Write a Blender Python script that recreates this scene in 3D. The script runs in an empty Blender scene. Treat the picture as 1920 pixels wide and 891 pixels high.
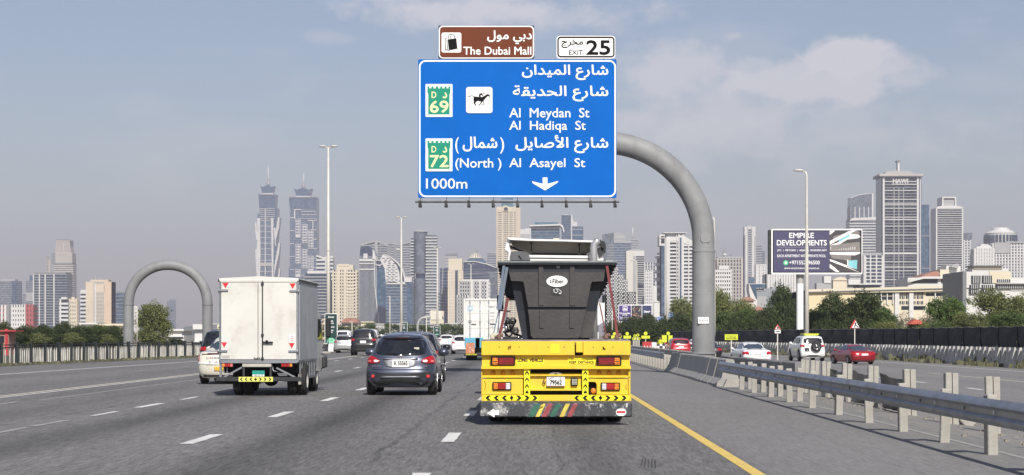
import bpy, bmesh, math, random
from mathutils import Vector, Matrix

sc = bpy.context.scene
COL = sc.collection
rad = math.radians

# ---------------------------------------------------------------- camera, sky, sun, exposure
F, CX, HY, H = 3800.0, 1002.0, 629.0, 1.5      # focal length in photo pixels, vanishing point, camera height
cam = bpy.data.objects.new('camera', bpy.data.cameras.new('camera'))
COL.objects.link(cam)
cam.location = (0, 0, H)
cam.rotation_euler = (rad(90), 0, 0)
cam.data.sensor_width = 36.0
cam.data.lens = F / 1920.0 * 36.0
cam.data.shift_x = -(CX - 960.0) / 1920.0
cam.data.shift_y = (HY - 445.5) / 1920.0
cam.data.clip_start = 0.5
cam.data.clip_end = 60000.0
sc.camera = cam

SUN = Vector((0.24, -1.17, 1.0)).normalized()   # direction towards the sun
EL = math.asin(SUN.z)
world = bpy.data.worlds.new('World')
sc.world = world
world.use_nodes = True
nt = world.node_tree
nt.nodes.clear()
def WN(t, **kw):
    n = nt.nodes.new(t)
    for k, v in kw.items():
        setattr(n, k, v)
    return n
def L(a, b): nt.links.new(a, b)
sky = WN('ShaderNodeTexSky', sky_type='NISHITA', sun_disc=False)
sky.sun_elevation = EL
sky.sun_rotation = math.atan2(SUN.x, SUN.y)
sky.air_density = 1.0; sky.dust_density = 1.0; sky.ozone_density = 1.0
tc = WN('ShaderNodeTexCoord')
sepv = WN('ShaderNodeSeparateXYZ'); L(tc.outputs['Generated'], sepv.inputs[0])
def math_node(op, a, b=None, c=None, clamp=False):
    n = WN('ShaderNodeMath', operation=op); n.use_clamp = clamp
    for i, x in enumerate((a, b, c)):
        if x is None: continue
        if isinstance(x, (int, float)): n.inputs[i].default_value = x
        else: L(x, n.inputs[i])
    return n.outputs[0]
# clouds: a thin broken layer over the whole sky plus a bank of fair-weather cumulus
nz = WN('ShaderNodeTexNoise'); nz.inputs['Scale'].default_value = 5.0; nz.inputs['Detail'].default_value = 7; nz.inputs['Roughness'].default_value = .55
mp = WN('ShaderNodeMapping'); mp.inputs['Scale'].default_value = (1.0, 1.0, 3.2); L(tc.outputs['Generated'], mp.inputs[0]); L(mp.outputs[0], nz.inputs['Vector'])
fine = WN('ShaderNodeTexNoise'); fine.inputs['Scale'].default_value = 34; fine.inputs['Detail'].default_value = 8; fine.inputs['Roughness'].default_value = .6
mp2 = WN('ShaderNodeMapping'); mp2.inputs['Scale'].default_value = (1.0, 1.0, 1.6); L(tc.outputs['Generated'], mp2.inputs[0]); L(mp2.outputs[0], fine.inputs['Vector'])
broad = WN('ShaderNodeTexNoise'); broad.inputs['Scale'].default_value = 22; broad.inputs['Detail'].default_value = 2
L(mp2.outputs[0], broad.inputs['Vector'])
fine.inputs['Scale'].default_value = 60
thin = math_node('MULTIPLY', math_node('SUBTRACT', nz.outputs[0], .52, clamp=True), 1.2, clamp=True)
def puff(px, py, wx, wz, amp, edge=1.0):
    u0, v0 = (px - CX) / F, (HY - py) / F
    ln = math.sqrt(1 + u0 * u0 + v0 * v0)
    dx = math_node('DIVIDE', math_node('SUBTRACT', sepv.outputs[0], u0 / ln), wx)
    dz = math_node('DIVIDE', math_node('SUBTRACT', sepv.outputs[2], v0 / ln), wz)
    dy = math_node('DIVIDE', math_node('SUBTRACT', sepv.outputs[1], 1 / ln), .3)
    d2 = math_node('ADD', math_node('ADD', math_node('MULTIPLY', dx, dx), math_node('MULTIPLY', dz, dz)), math_node('MULTIPLY', dy, dy))
    d2 = math_node('ADD', math_node('SQRT', d2), math_node('MULTIPLY', math_node('SUBTRACT', fine.outputs[0], .5), 1.5))
    d2 = math_node('ADD', d2, math_node('MULTIPLY', math_node('SUBTRACT', broad.outputs[0], .5), 1.6))
    r = WN('ShaderNodeMapRange', interpolation_type='SMOOTHSTEP')
    L(d2, r.inputs[0]); r.inputs[1].default_value = 1.0; r.inputs[2].default_value = 1.0 - edge
    r.inputs[3].default_value = 0; r.inputs[4].default_value = amp
    return r.outputs[0]
cl = thin
for a in ((1575, 112, .030, .012, .52, .55), (1625, 128, .030, .010, .42, .65), (1510, 132, .030, .009, .42, .65), (1545, 158, .062, .0125, .46, .6), (1420, 128, .02, .009, .3, .7), (1690, 150, .028, .010, .3, .8), (1235, 140, .045, .018, .42, .8), (1370, 230, .075, .03, .38, 1.0),
          (900, 18, .095, .014, .5, .9), (610, 68, .022, .006, .25, .9), (1377, 68, .010, .005, .3, .9), (1600, 250, .12, .03, .22, 1.0)):
    cl = math_node('MAXIMUM', cl, puff(*a))
mixs = WN('ShaderNodeMixRGB'); L(cl, mixs.inputs[0]); L(sky.outputs[0], mixs.inputs[1]); mixs.inputs[2].default_value = (11.4, 10.9, 10.0, 1)
gray = WN('ShaderNodeHueSaturation'); gray.inputs['Saturation'].default_value = .98; L(mixs.outputs[0], gray.inputs['Color'])
bg = WN('ShaderNodeBackground'); bg.inputs['Strength'].default_value = .080
wo = WN('ShaderNodeOutputWorld')
tint = WN('ShaderNodeMixRGB', blend_type='MULTIPLY'); tint.inputs[0].default_value = 1; tint.inputs[2].default_value = (1.035, .985, 1.04, 1); L(gray.outputs[0], tint.inputs[1])
L(tint.outputs[0], bg.inputs[0]); L(bg.outputs[0], wo.inputs[0])

sun = bpy.data.objects.new('sun', bpy.data.lights.new('sun', 'SUN'))
COL.objects.link(sun)
sun.data.energy = 5.0
sun.data.angle = rad(.53)
sun.data.color = (1.0, .955, .88)
sun.rotation_euler = (-SUN).to_track_quat('-Z', 'Y').to_euler()
sc.view_settings.view_transform = 'Standard'
sc.view_settings.look = 'None'
sc.view_settings.exposure = 0.12
sc.view_settings.gamma = 1.0
sc.view_settings.use_curve_mapping = False
sc.cycles.max_bounces = 6
sc.cycles.volume_bounces = 1
sc.cycles.transparent_max_bounces = 8

# ---------------------------------------------------------------- measuring helpers (photo pixel at a known depth -> world)
def wx(px, Y): return (px - CX) * Y / F
def wz(py, Y): return H - (py - HY) * Y / F

# ---------------------------------------------------------------- mesh helpers
class MB:
    def __init__(s):
        s.v = []; s.f = []; s.m = []; s.s = []
    def add(s, vs, fs, m=0, smooth=False):
        o = len(s.v)
        s.v.extend([tuple(p) for p in vs])
        for f in fs:
            s.f.append(tuple(i + o for i in f)); s.m.append(m); s.s.append(smooth)
        return s
    def box(s, x0, x1, y0, y1, z0, z1, m=0, b=0.0):
        if b <= 0:
            vs = [(x0,y0,z0),(x1,y0,z0),(x1,y1,z0),(x0,y1,z0),(x0,y0,z1),(x1,y0,z1),(x1,y1,z1),(x0,y1,z1)]
            return s.add(vs, [(3,2,1,0),(4,5,6,7),(0,1,5,4),(1,2,6,5),(2,3,7,6),(3,0,4,7)], m)
        c = ((x0+x1)/2, (y0+y1)/2, (z0+z1)/2); h = ((x1-x0)/2, (y1-y0)/2, (z1-z0)/2)
        b = min(b, h[0]*.9, h[1]*.9, h[2]*.9)
        vs = []; idx = {}
        for sx in (-1,1):
            for sy in (-1,1):
                for sz in (-1,1):
                    for k in range(3):
                        p = [sx*(h[0]-b), sy*(h[1]-b), sz*(h[2]-b)]
                        p[k] = (sx,sy,sz)[k]*h[k]
                        idx[(sx,sy,sz,k)] = len(vs); vs.append((c[0]+p[0], c[1]+p[1], c[2]+p[2]))
        fs = []
        def q(*a): fs.append([idx[i] for i in a])
        for k in range(3):
            u, w = [(1,2),(2,0),(0,1)][k]
            for sg in (-1,1):
                ring = []
                for (a, bb) in ((-1,-1),(1,-1),(1,1),(-1,1)):
                    t = [0,0,0]; t[k]=sg; t[u]=a; t[w]=bb; ring.append((t[0],t[1],t[2],k))
                if sg < 0: ring = ring[::-1]
                q(*ring)
        for k in range(3):
            u, w = (k+1)%3, (k+2)%3
            for a in (-1,1):
                for bb in (-1,1):
                    t0=[0,0,0]; t1=[0,0,0]; t0[k]=-1; t1[k]=1
                    for t in (t0,t1): t[u]=a; t[w]=bb
                    r = [(*t0,u),(*t1,u),(*t1,w),(*t0,w)]
                    if a*bb < 0: r = r[::-1]
                    q(*r)
        for sx in (-1,1):
            for sy in (-1,1):
                for sz in (-1,1):
                    r = [(sx,sy,sz,0),(sx,sy,sz,1),(sx,sy,sz,2)]
                    if sx*sy*sz < 0: r = r[::-1]
                    q(*r)
        return s.add(vs, fs, m)
    def prism(s, poly, y0, y1, m=0, ax='y'):
        """poly in (x,z), extruded along y (ax='y'); or (y,z) extruded along x (ax='x'); or (x,y) along z"""
        n = len(poly)
        area = sum(poly[i][0]*poly[(i+1)%n][1]-poly[(i+1)%n][0]*poly[i][1] for i in range(n))
        if area < 0: poly = poly[::-1]
        f = {'y': lambda a,b,t:(a,t,b), 'x': lambda a,b,t:(t,a,b), 'z': lambda a,b,t:(a,b,t)}[ax]
        vs = [f(a,b,y0) for a,b in poly] + [f(a,b,y1) for a,b in poly]
        fr = list(range(n)); bk = list(range(n, 2*n))[::-1]
        sd = [(i, n+i, n+(i+1)%n, (i+1)%n) for i in range(n)]
        if ax != 'y':
            fr = fr[::-1]; bk = bk[::-1]; sd = [t[::-1] for t in sd]
        return s.add(vs, [fr, bk] + sd, m)
    def tube(s, pts, r, m=0, n=12, caps=True, smooth=True):
        pts = [Vector(p) for p in pts]; k = len(pts)
        rs = r if isinstance(r, (list, tuple)) else [r]*k
        vs = []; up = None
        for i, p in enumerate(pts):
            t = (pts[min(i+1,k-1)] - pts[max(i-1,0)]).normalized()
            if up is None:
                up = Vector((0,0,1)) if abs(t.z) < .9 else Vector((1,0,0))
            a = t.cross(up).normalized(); up = a.cross(t).normalized()
            for j in range(n):
                an = 2*math.pi*j/n
                vs.append(p + (a*math.cos(an) + up*math.sin(an))*rs[i])
        fs = [(i*n+j, i*n+(j+1)%n, (i+1)*n+(j+1)%n, (i+1)*n+j) for i in range(k-1) for j in range(n)]
        s.add(vs, fs, m, smooth)
        if caps:
            o = len(s.v) - k*n
            s.f.append(tuple(o+j for j in range(n))[::-1]); s.m.append(m); s.s.append(False)
            s.f.append(tuple(o+(k-1)*n+j for j in range(n))); s.m.append(m); s.s.append(False)
        return s
    def lathe(s, prof, c, axis='z', n=24, m=0, smooth=True):
        """prof list of (r, h)"""
        vs = []
        for r, h in prof:
            for j in range(n):
                a = 2*math.pi*j/n; ca, sa = math.cos(a)*r, math.sin(a)*r
                p = {'z':(ca,sa,h),'x':(h,ca,sa),'y':(sa,h,ca)}[axis]
                vs.append((p[0]+c[0],p[1]+c[1],p[2]+c[2]))
        k = len(prof)
        fs = [(i*n+j, i*n+(j+1)%n, (i+1)*n+(j+1)%n, (i+1)*n+j) for i in range(k-1) for j in range(n)]
        return s.add(vs, fs, m, smooth)
    def quad(s, a, b, c, d, m=0): return s.add([a,b,c,d], [(0,1,2,3)], m)
    def bar(s, a, b, w, h, m=0):
        a = Vector(a); b = Vector(b); t = (b-a).normalized()
        up = Vector((0,1,0)) if abs(t.y) < .9 else Vector((0,0,1))
        u = t.cross(up).normalized()*w/2; v = u.normalized().cross(t)*h/2
        vs = [a-u-v, a+u-v, a+u+v, a-u+v, b-u-v, b+u-v, b+u+v, b-u+v]
        return s.add(vs, [(0,1,2,3),(7,6,5,4),(0,4,5,1),(1,5,6,2),(2,6,7,3),(3,7,4,0)], m)
    def build(s, name, mats, parent=None, loc=None, rot=None, sharp=None):
        me = bpy.data.meshes.new(name)
        me.from_pydata(s.v, [], s.f)
        if not isinstance(mats, (list, tuple)): mats = [mats]
        for mt in mats: me.materials.append(mt)
        me.polygons.foreach_set('material_index', s.m)
        me.polygons.foreach_set('use_smooth', s.s)
        me.update()
        if sharp: me.set_sharp_from_angle(angle=rad(sharp))
        return link(name, me, parent, loc, rot)

def link(name, me, parent=None, loc=None, rot=None):
    o = bpy.data.objects.new(name, me); COL.objects.link(o)
    if parent is not None: o.parent = parent
    if loc is not None: o.location = loc
    if rot is not None: o.rotation_euler = rot
    return o
def thing(name, label, cat, loc=(0,0,0), rot=(0,0,0), group=None):
    o = bpy.data.objects.new(name, None); COL.objects.link(o)
    o.location = loc; o.rotation_euler = rot if isinstance(rot, tuple) else (0,0,rot)
    o.empty_display_size = .3
    return tag(o, label, cat, group)
def tag(o, label, cat, group=None):
    o['label'] = label; o['category'] = cat
    if group: o['group'] = group
    return o
def struct(o): o['kind'] = 'structure'; return o
def stuff(o): o['kind'] = 'stuff'; return o
def copy_tree(o, parent=None):
    c = o.copy(); COL.objects.link(c); c.parent = parent
    for ch in list(o.children): copy_tree(ch, c)
    return c
def rrect(x0, x1, z0, z1, r, n=4):
    pts = []
    for cx, cz, a0 in ((x1-r, z0+r, -90), (x1-r, z1-r, 0), (x0+r, z1-r, 90), (x0+r, z0+r, 180)):
        for i in range(n+1):
            a = rad(a0 + 90*i/n); pts.append((cx+r*math.cos(a), cz+r*math.sin(a)))
    return pts
def disc(cx, cz, r, n=16): return [(cx+r*math.cos(2*math.pi*i/n), cz+r*math.sin(2*math.pi*i/n)) for i in range(n)]

# ---------------------------------------------------------------- materials
class N:
    def __init__(s, name):
        s.mat = bpy.data.materials.new(name); s.mat.use_nodes = True
        s.t = s.mat.node_tree; s.t.nodes.clear()
        s.out = s.new('ShaderNodeOutputMaterial')
    def new(s, t, **kw):
        n = s.t.nodes.new(t)
        for k, v in kw.items(): setattr(n, k, v)
        return n
    def l(s, a, b): s.t.links.new(a, b)
    def val(s, n, i, x):
        if isinstance(x, (int, float, tuple)): n.inputs[i].default_value = x
        elif x is not None: s.l(x, n.inputs[i])
    def math(s, op, a, b=None, c=None, clamp=False):
        n = s.new('ShaderNodeMath', operation=op); n.use_clamp = clamp
        for i, x in enumerate((a,b,c)): s.val(n, i, x)
        return n.outputs[0]
    def noise(s, vec, scale, detail=4, rough=.55, dist=0):
        n = s.new('ShaderNodeTexNoise'); n.inputs['Scale'].default_value = scale
        n.inputs['Detail'].default_value = detail; n.inputs['Roughness'].default_value = rough; n.inputs['Distortion'].default_value = dist
        if vec is not None: s.l(vec, n.inputs['Vector'])
        return n.outputs[0]
    def coord(s, kind='Object', scale=None):
        c = s.new('ShaderNodeTexCoord').outputs[kind]
        if scale:
            m = s.new('ShaderNodeMapping'); m.inputs['Scale'].default_value = scale; s.l(c, m.inputs[0]); c = m.outputs[0]
        return c
    def mix(s, f, a, b, mode='MIX'):
        n = s.new('ShaderNodeMixRGB', blend_type=mode)
        s.val(n, 0, f)
        for i, x in ((1,a),(2,b)):
            s.val(n, i, (*x, 1) if isinstance(x, tuple) and len(x) == 3 else x)
        return n.outputs[0]
    def remap(s, x, a, b, c=0., d=1., smooth=True):
        n = s.new('ShaderNodeMapRange', interpolation_type='SMOOTHSTEP' if smooth else 'LINEAR')
        s.l(x, n.inputs[0])
        for i, v in enumerate((a,b,c,d)): n.inputs[i+1].default_value = v
        return n.outputs[0]
    def bsdf(s, col, rough=.6, metal=0., coat=0., spec=.5, bump=None, bstr=.3, bdist=.01, **kw):
        p = s.new('ShaderNodeBsdfPrincipled')
        s.val(p, 'Base Color', (*col, 1) if isinstance(col, tuple) and len(col) == 3 else col)
        s.val(p, 'Roughness', rough); s.val(p, 'Metallic', metal); s.val(p, 'Coat Weight', coat); s.val(p, 'Specular IOR Level', spec)
        if coat: p.inputs['Coat Roughness'].default_value = .04
        if bump is not None:
            b = s.new('ShaderNodeBump'); b.inputs['Strength'].default_value = bstr; b.inputs['Distance'].default_value = bdist
            s.l(bump, b.inputs['Height']); s.l(b.outputs[0], p.inputs['Normal'])
        s.l(p.outputs[0], s.out.inputs[0])
        return s.mat
MATS = {}
def mat(name, col, rough=.6, metal=0., var=.12, scale=3., coat=0., spec=.5, bump=0., bscale=40., dirt=0., dcol=(.25,.22,.19), dscale=1.2, streak=False):
    if name in MATS: return MATS[name]
    n = N(name); c = n.coord()
    f = n.noise(c, scale, 5)
    k = n.remap(f, .3, .7, 0, 1)
    colr = n.mix(k, tuple(x*(1-var) for x in col), tuple(min(1, x*(1+var*.7)) for x in col))
    r = rough
    if dirt:
        cs = n.coord(scale=(1,1,.18)) if streak else c
        d = n.remap(n.noise(cs, dscale, 8, .65), .48, .72, 0, dirt)
        colr = n.mix(d, colr, dcol)
        r = n.math('ADD', n.math('MULTIPLY', d, .3), rough, clamp=True)
    b = n.noise(c, bscale, 4) if bump else None
    MATS[name] = n.bsdf(colr, r, metal, coat, spec, b, bump, .02)
    return MATS[name]
def glass_grid(name, dark, light, cx, cz, rough=.22, amt=.55):
    """curtain-wall glass: each pane a slightly different tone"""
    if name in MATS: return MATS[name]
    n = N(name); c = n.coord()
    m = n.new('ShaderNodeVectorMath', operation='DIVIDE'); n.l(c, m.inputs[0]); m.inputs[1].default_value = (cx, cx, cz)
    fl = n.new('ShaderNodeVectorMath', operation='FLOOR'); n.l(m.outputs[0], fl.inputs[0])
    w = n.new('ShaderNodeTexWhiteNoise'); n.l(fl.outputs[0], w.inputs['Vector'])
    f = n.math('MULTIPLY', n.math('POWER', w.outputs['Value'], 1.8), amt)
    MATS[name] = n.bsdf(n.mix(f, dark, light), rough, 0, 0, .45)
    return MATS[name]

# ---------------------------------------------------------------- lettering
FORMS = {'ا':(0xFE8D,0xFE8E),'أ':(0xFE83,0xFE84),'ب':(0xFE8F,0xFE90,0xFE91,0xFE92),'ة':(0xFE93,0xFE94),'ج':(0xFE9D,0xFE9E,0xFE9F,0xFEA0),
 'ح':(0xFEA1,0xFEA2,0xFEA3,0xFEA4),'خ':(0xFEA5,0xFEA6,0xFEA7,0xFEA8),'د':(0xFEA9,0xFEAA),'ر':(0xFEAD,0xFEAE),'ش':(0xFEB5,0xFEB6,0xFEB7,0xFEB8),
 'ص':(0xFEB9,0xFEBA,0xFEBB,0xFEBC),'ع':(0xFEC9,0xFECA,0xFECB,0xFECC),'ق':(0xFED5,0xFED6,0xFED7,0xFED8),'ل':(0xFEDD,0xFEDE,0xFEDF,0xFEE0),
 'م':(0xFEE1,0xFEE2,0xFEE3,0xFEE4),'ن':(0xFEE5,0xFEE6,0xFEE7,0xFEE8),'و':(0xFEED,0xFEEE),'ي':(0xFEF1,0xFEF2,0xFEF3,0xFEF4)}
def arabic(s):
    out = []; i = 0; prev = False            # prev: the letter before joins forward
    while i < len(s):
        ch = s[i]
        if ch not in FORMS: out.append(ch); prev = False; i += 1; continue
        if ch == 'ل' and i+1 < len(s) and s[i+1] in 'اأ':
            base = {'ا':0xFEFB,'أ':0xFEF7}[s[i+1]]
            out.append(chr(base + (1 if prev else 0))); prev = False; i += 2; continue
        nxt = i+1 < len(s) and s[i+1] in FORMS
        f = FORMS[ch]; dual = len(f) == 4
        k = (3 if nxt else 1) if (prev and dual) else (1 if prev else (2 if (dual and nxt) else 0))
        out.append(chr(f[k])); prev = dual and nxt; i += 1
    return ''.join(out)[::-1]
def text_geo(s, bold=0.0):
    cu = bpy.data.curves.new('t', 'FONT'); cu.body = s; cu.size = 1; cu.offset = bold; cu.resolution_u = 3
    ob = bpy.data.objects.new('t', cu)
    me = bpy.data.meshes.new_from_object(ob)
    v = [tuple(p.co) for p in me.vertices]; f = [tuple(p.vertices) for p in me.polygons]
    bpy.data.objects.remove(ob); bpy.data.meshes.remove(me); bpy.data.curves.remove(cu)
    return v, f
def lettering(mb, s, x0, x1, z0, z1, y, m=0, bold=0.0, keep=False, flip=False):
    """text filling the box x0..x1, z0..z1 in a plane facing -Y at depth y"""
    v, f = text_geo(s, 0)
    if not v: return
    ax = min(p[0] for p in v); bx = max(p[0] for p in v); ay = min(p[1] for p in v); by = max(p[1] for p in v)
    sx = (x1-x0)/max(1e-6, bx-ax); sy = (z1-z0)/max(1e-6, by-ay)
    if keep: sx = sy = min(sx, sy)
    b = bold*.8*sy
    offs = [(0,0)] if bold < .004 else [(0,0),(b,0),(-b,0),(0,b),(0,-b),(b*.7,b*.7),(-b*.7,-b*.7),(b*.7,-b*.7),(-b*.7,b*.7)]
    for i, (ox, oz) in enumerate(offs):
        mb.add([(x0+(p[0]-ax)*sx+ox, y+i*.0004, z0+(p[1]-ay)*sy+oz) for p in v], f, m)
# ---------------------------------------------------------------- shared materials
WHITE = mat('white_paint', (.74,.74,.71), .5, var=.05, dirt=.35, dcol=(.42,.40,.36), dscale=1.5)
CONC = mat('concrete', (.34,.33,.31), .85, var=.12, scale=2, bump=.4, bscale=25, dirt=.5, dcol=(.20,.19,.18), dscale=1.5, streak=True)
CONC_PALE = mat('pale_concrete', (.36,.34,.305), .85, var=.12, scale=3, bump=.4, bscale=25, dirt=.55, dcol=(.28,.26,.23), dscale=2.5, streak=True)
CONC_DARK = mat('grimy_concrete', (.22,.22,.22), .85, var=.15, scale=2, bump=.4, bscale=25, dirt=.6, dcol=(.11,.11,.11), dscale=1.6, streak=True)
GALV = mat('galvanised_steel', (.33,.35,.38), .42, .75, var=.12, scale=3, dirt=.5, dcol=(.20,.19,.18), dscale=2)
STEEL = mat('painted_grey_steel', (.42,.42,.40), .55, .2, var=.08, scale=2, dirt=.4, dcol=(.30,.29,.26), dscale=.8, streak=True)
POLE = mat('lamp_pole_paint', (.62,.59,.53), .55, .1, var=.06, dirt=.3, dcol=(.4,.37,.33), streak=True)
BLACK = mat('black_plastic', (.016,.016,.018), .5, var=.2)
RUBBER = mat('tyre_rubber', (.022,.021,.021), .85, var=.25, scale=6, bump=.3)
DARK = mat('dark_steel', (.04,.042,.045), .5, .3, var=.3, dirt=.4, dcol=(.12,.11,.10))
CHROME = mat('chrome', (.75,.75,.76), .15, 1.0, var=.03)
RED = mat('red_reflective', (.62,.03,.035), .4, var=.08)
YEL = mat('bright_yellow_sheet', (.88,.80,.02), .5, var=.05)
LIME = mat('fluorescent_yellow_sheet', (.60,.64,.03), .5, var=.05)
INK = mat('black_print', (.007,.007,.008), .6, var=.1, spec=.2)
WPRINT = mat('white_print', (.86,.86,.84), .45, var=.03)
CLOTH = mat('black_shade_cloth', (.028,.032,.034), .9, var=.35, scale=1.2, bump=.6, bscale=6, dirt=.35, dcol=(.085,.085,.08), dscale=.7)

# ---------------------------------------------------------------- asphalt
def asphalt(name, base, tracks=True):
    n = N(name); c = n.coord()
    sp = n.new('ShaderNodeSeparateXYZ'); n.l(c, sp.inputs[0])
    grain = n.noise(c, 22, 6, .85)
    fine = n.noise(c, 90, 2, .7)
    big = n.noise(n.coord(scale=(1,.12,1)), .5, 5)
    grain2 = n.noise(n.coord(scale=(1,.075,1)), 19, 4, .85)
    g = n.remap(grain, .35, .65, .80, 1.22, False)
    g = n.math('MULTIPLY', g, n.remap(grain2, .34, .66, .55, 1.45, False))
    grain3 = n.noise(n.coord(scale=(1,.10,1)), 5, 5, .8)
    g = n.math('MULTIPLY', g, n.remap(grain3, .35, .65, .86, 1.13, False))
    g = n.math('MULTIPLY', g, n.remap(fine, .3, .72, .8, 1.2, False))
    spk = n.remap(n.noise(n.coord(scale=(1,.2,1)), 60, 1, .5), .66, .74, 0, .9)
    g = n.math('ADD', g, spk)
    g = n.math('MULTIPLY', g, n.remap(big, .3, .7, .88, 1.10))
    if tracks:
        wob = n.math('MULTIPLY', n.math('SUBTRACT', n.noise(n.coord(scale=(1,.03,1)), 1.0, 3), .5), .7)
        x = n.math('ADD', sp.outputs[0], wob)
        tot = None
        for cx, w, a in ((-3.45,.62,.46),(-6.95,.55,.42),(-10.0,.4,.14),(-12.0,.35,.12),(.75,.5,.28),(-.35,.35,.14),(13.0,.8,.18),(17.0,.8,.18),(21.5,.8,.14)):
            d = n.math('DIVIDE', n.math('SUBTRACT', x, cx), w)
            e = n.math('MULTIPLY', n.math('EXPONENT', n.math('MULTIPLY', n.math('MULTIPLY', d, d), -1.0)), a)
            tot = e if tot is None else n.math('ADD', tot, e)
        tot = n.math('MULTIPLY', tot, n.remap(n.noise(n.coord(scale=(1,.05,1)), .8, 3), .2, .6, .6, 1.1))
        g = n.math('MULTIPLY', g, n.math('SUBTRACT', 1.0, tot))
        # sealed cracks / joints wandering along the lanes
        for cx, w in ((-1.97,.055), (-8.9,.045), (.3,.02), (4.2,.018)):
            d = n.math('ABSOLUTE', n.math('SUBTRACT', n.math('ADD', sp.outputs[0], n.math('MULTIPLY', n.math('SUBTRACT', n.noise(n.coord(scale=(.2,.25,1)), 1.4, 6, .7), .5), .5)), cx))
            ln = n.math('MULTIPLY', n.remap(d, w*.4, w, 1, 0), n.remap(n.noise(n.coord(scale=(1,.4,1)), .5, 3), .40, .55, .05, .42))
            g = n.math('MULTIPLY', g, n.math('SUBTRACT', 1.0, ln))
    col = n.mix(1.0, tuple(base), g, 'MULTIPLY')
    # dust blown onto the verge and gore
    dusty = n.remap(n.math('ADD', sp.outputs[0], n.math('MULTIPLY', n.math('SUBTRACT', n.noise(n.coord(scale=(1,.15,1)), 1.0, 6), .5), 2.2)), 5.5, 7.2, 0, 1)
    dusty2 = n.remap(sp.outputs[0], 8.6, 10.2, 1, 0)
    dd = n.math('MULTIPLY', n.math('MULTIPLY', dusty, dusty2), n.remap(n.noise(n.coord(scale=(1,.3,1)), 1.6, 7, .7), .42, .62, .05, .75))
    col = n.mix(dd, col, (.27,.235,.185))
    col = n.mix(n.remap(sp.outputs[0], 2.45, 2.62, 0, .42), col, (.245,.238,.232))
    dust3 = n.math('MULTIPLY', n.remap(sp.outputs[0], 2.7, 5.8, 0, .16), n.remap(n.noise(n.coord(scale=(1,.2,1)), 1.0, 6), .4, .7))
    col = n.mix(dust3, col, (.30,.28,.25))
    n.bsdf(col, .82, bump=grain, bstr=.5, bdist=.006, spec=.35)
    return n.mat
ASPH = asphalt('asphalt', (.165,.160,.158))
def ground_mat():
    n = N('sandy_ground'); c = n.coord()
    k = n.noise(c, .15, 8, .6)
    col = n.mix(n.remap(k,.35,.65), (.26,.225,.17), (.19,.175,.13))
    col = n.mix(n.remap(n.noise(c, .9, 8, .7), .55,.68), col, (.12,.14,.06))
    return n.bsdf(col, .95, bump=n.noise(c, 8, 6), bstr=.6, bdist=.05)
SAND = ground_mat()
def paint_mat(name, col, wear=.45):
    n = N(name); c = n.coord('Object')
    geo = n.new('ShaderNodeNewGeometry').outputs['Position']
    w = n.remap(n.noise(geo, 9, 8, .75), .52, .66, 0, wear)
    w2 = n.remap(n.noise(geo, 1.3, 5, .6), .5, .7, 0, wear*.6)
    f = n.math('ADD', w, w2, clamp=True)
    return n.bsdf(n.mix(f, col, (.15,.145,.14)), .65)
LINE_W = paint_mat('white_road_paint', (.72,.71,.68))
LINE_F = paint_mat('faded_road_paint', (.34,.33,.31), .9)
LINE_C = paint_mat('cream_road_paint', (.60,.55,.42), .5)
LINE_Y = paint_mat('yellow_road_paint', (.72,.52,.13), .35)

def gz(X):                                   # ground height across the carriageways
    if X <= 6.3: return 0.0
    if X >= 9.5: return -.35
    t = (X-6.3)/3.2
    return -.35*t
def sheet(name, xs, ys, m, dz=0.0, zf=gz):
    mb = MB(); nx = len(xs)
    for y in ys:
        for x in xs: mb.v.append((x, y, zf(x)+dz))
    for j in range(len(ys)-1):
        for i in range(nx-1):
            a = j*nx+i; mb.f.append((a, a+1, a+nx+1, a+nx)); mb.m.append(0); mb.s.append(False)
    return mb.build(name, m)
struct(sheet('ground', [-30000,-3000,-300,-60,6.3,7.1,7.9,8.7,9.5,60,300,3000,30000], [-300,0,60,120,400,1500,6000,45000], SAND, -.03))
ROAD = struct(sheet('road', [-60,-40,-24,-12,0,6.3,7.1,7.9,8.7,9.5,18,27.0], [-60,0,20,60,120,300,900,2600], ASPH))

# sandy verge along the left fence: its edge follows the fence line
def fence_x(Y): return -26.4 + (Y-100)*.0795
mb = MB()
for Y in list(range(40, 190, 5)) + [200, 240, 300]:
    x = fence_x(min(Y, 190)); j = random.Random(Y).uniform(-.12,.12)
    mb.v += [(-90, Y, .03), (x+.75+j, Y, .03), (x+.95+j, Y, .004)]
for i in range(len(mb.v)//3-1):
    a = i*3; mb.f += [(a,a+1,a+4,a+3),(a+1,a+2,a+5,a+4)]; mb.m += [0,0]; mb.s += [False,False]
struct(mb.build('verge', mat('dark_verge_soil', (.085,.082,.06), .95, var=.3, scale=.8, bump=.4, bscale=6, dirt=.5, dcol=(.16,.15,.09), dscale=.5)))

# ---------------------------------------------------------------- painted markings
def strip(name, pts, w, m, z=.004, y_list=None):
    mb = MB()
    for (X, Y) in pts: mb.v += [(X-w/2, Y, gz(X)+z), (X+w/2, Y, gz(X+w/2)+z)]
    for i in range(len(pts)-1):
        a = 2*i; mb.f.append((a,a+1,a+3,a+2)); mb.m.append(0); mb.s.append(False)
    return struct(mb.build(name, m))
strip('yellow_edge_line', [(2.41, y) for y in (5,30,80,200,600,2000)], .15, LINE_Y)
strip('white_edge_line', [(5.98, y) for y in (8,30,59)], .09, LINE_F, .004)
strip('median_edge_line', [(-13.15, y) for y in (40,100,165)], .16, LINE_C)
strip('median_edge_line', [(-12.85, y) for y in (40,100,700,1800)], .12, LINE_W)
strip('far_left_edge_line', [(-20.6, 70),(-20.2,90),(-19.5,115),(-18.9,150)], .2, LINE_W)
strip('far_left_edge_line', [(-21.0, 60),(-20.55,90),(-19.85,115),(-19.3,150)], .13, LINE_F)
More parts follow.
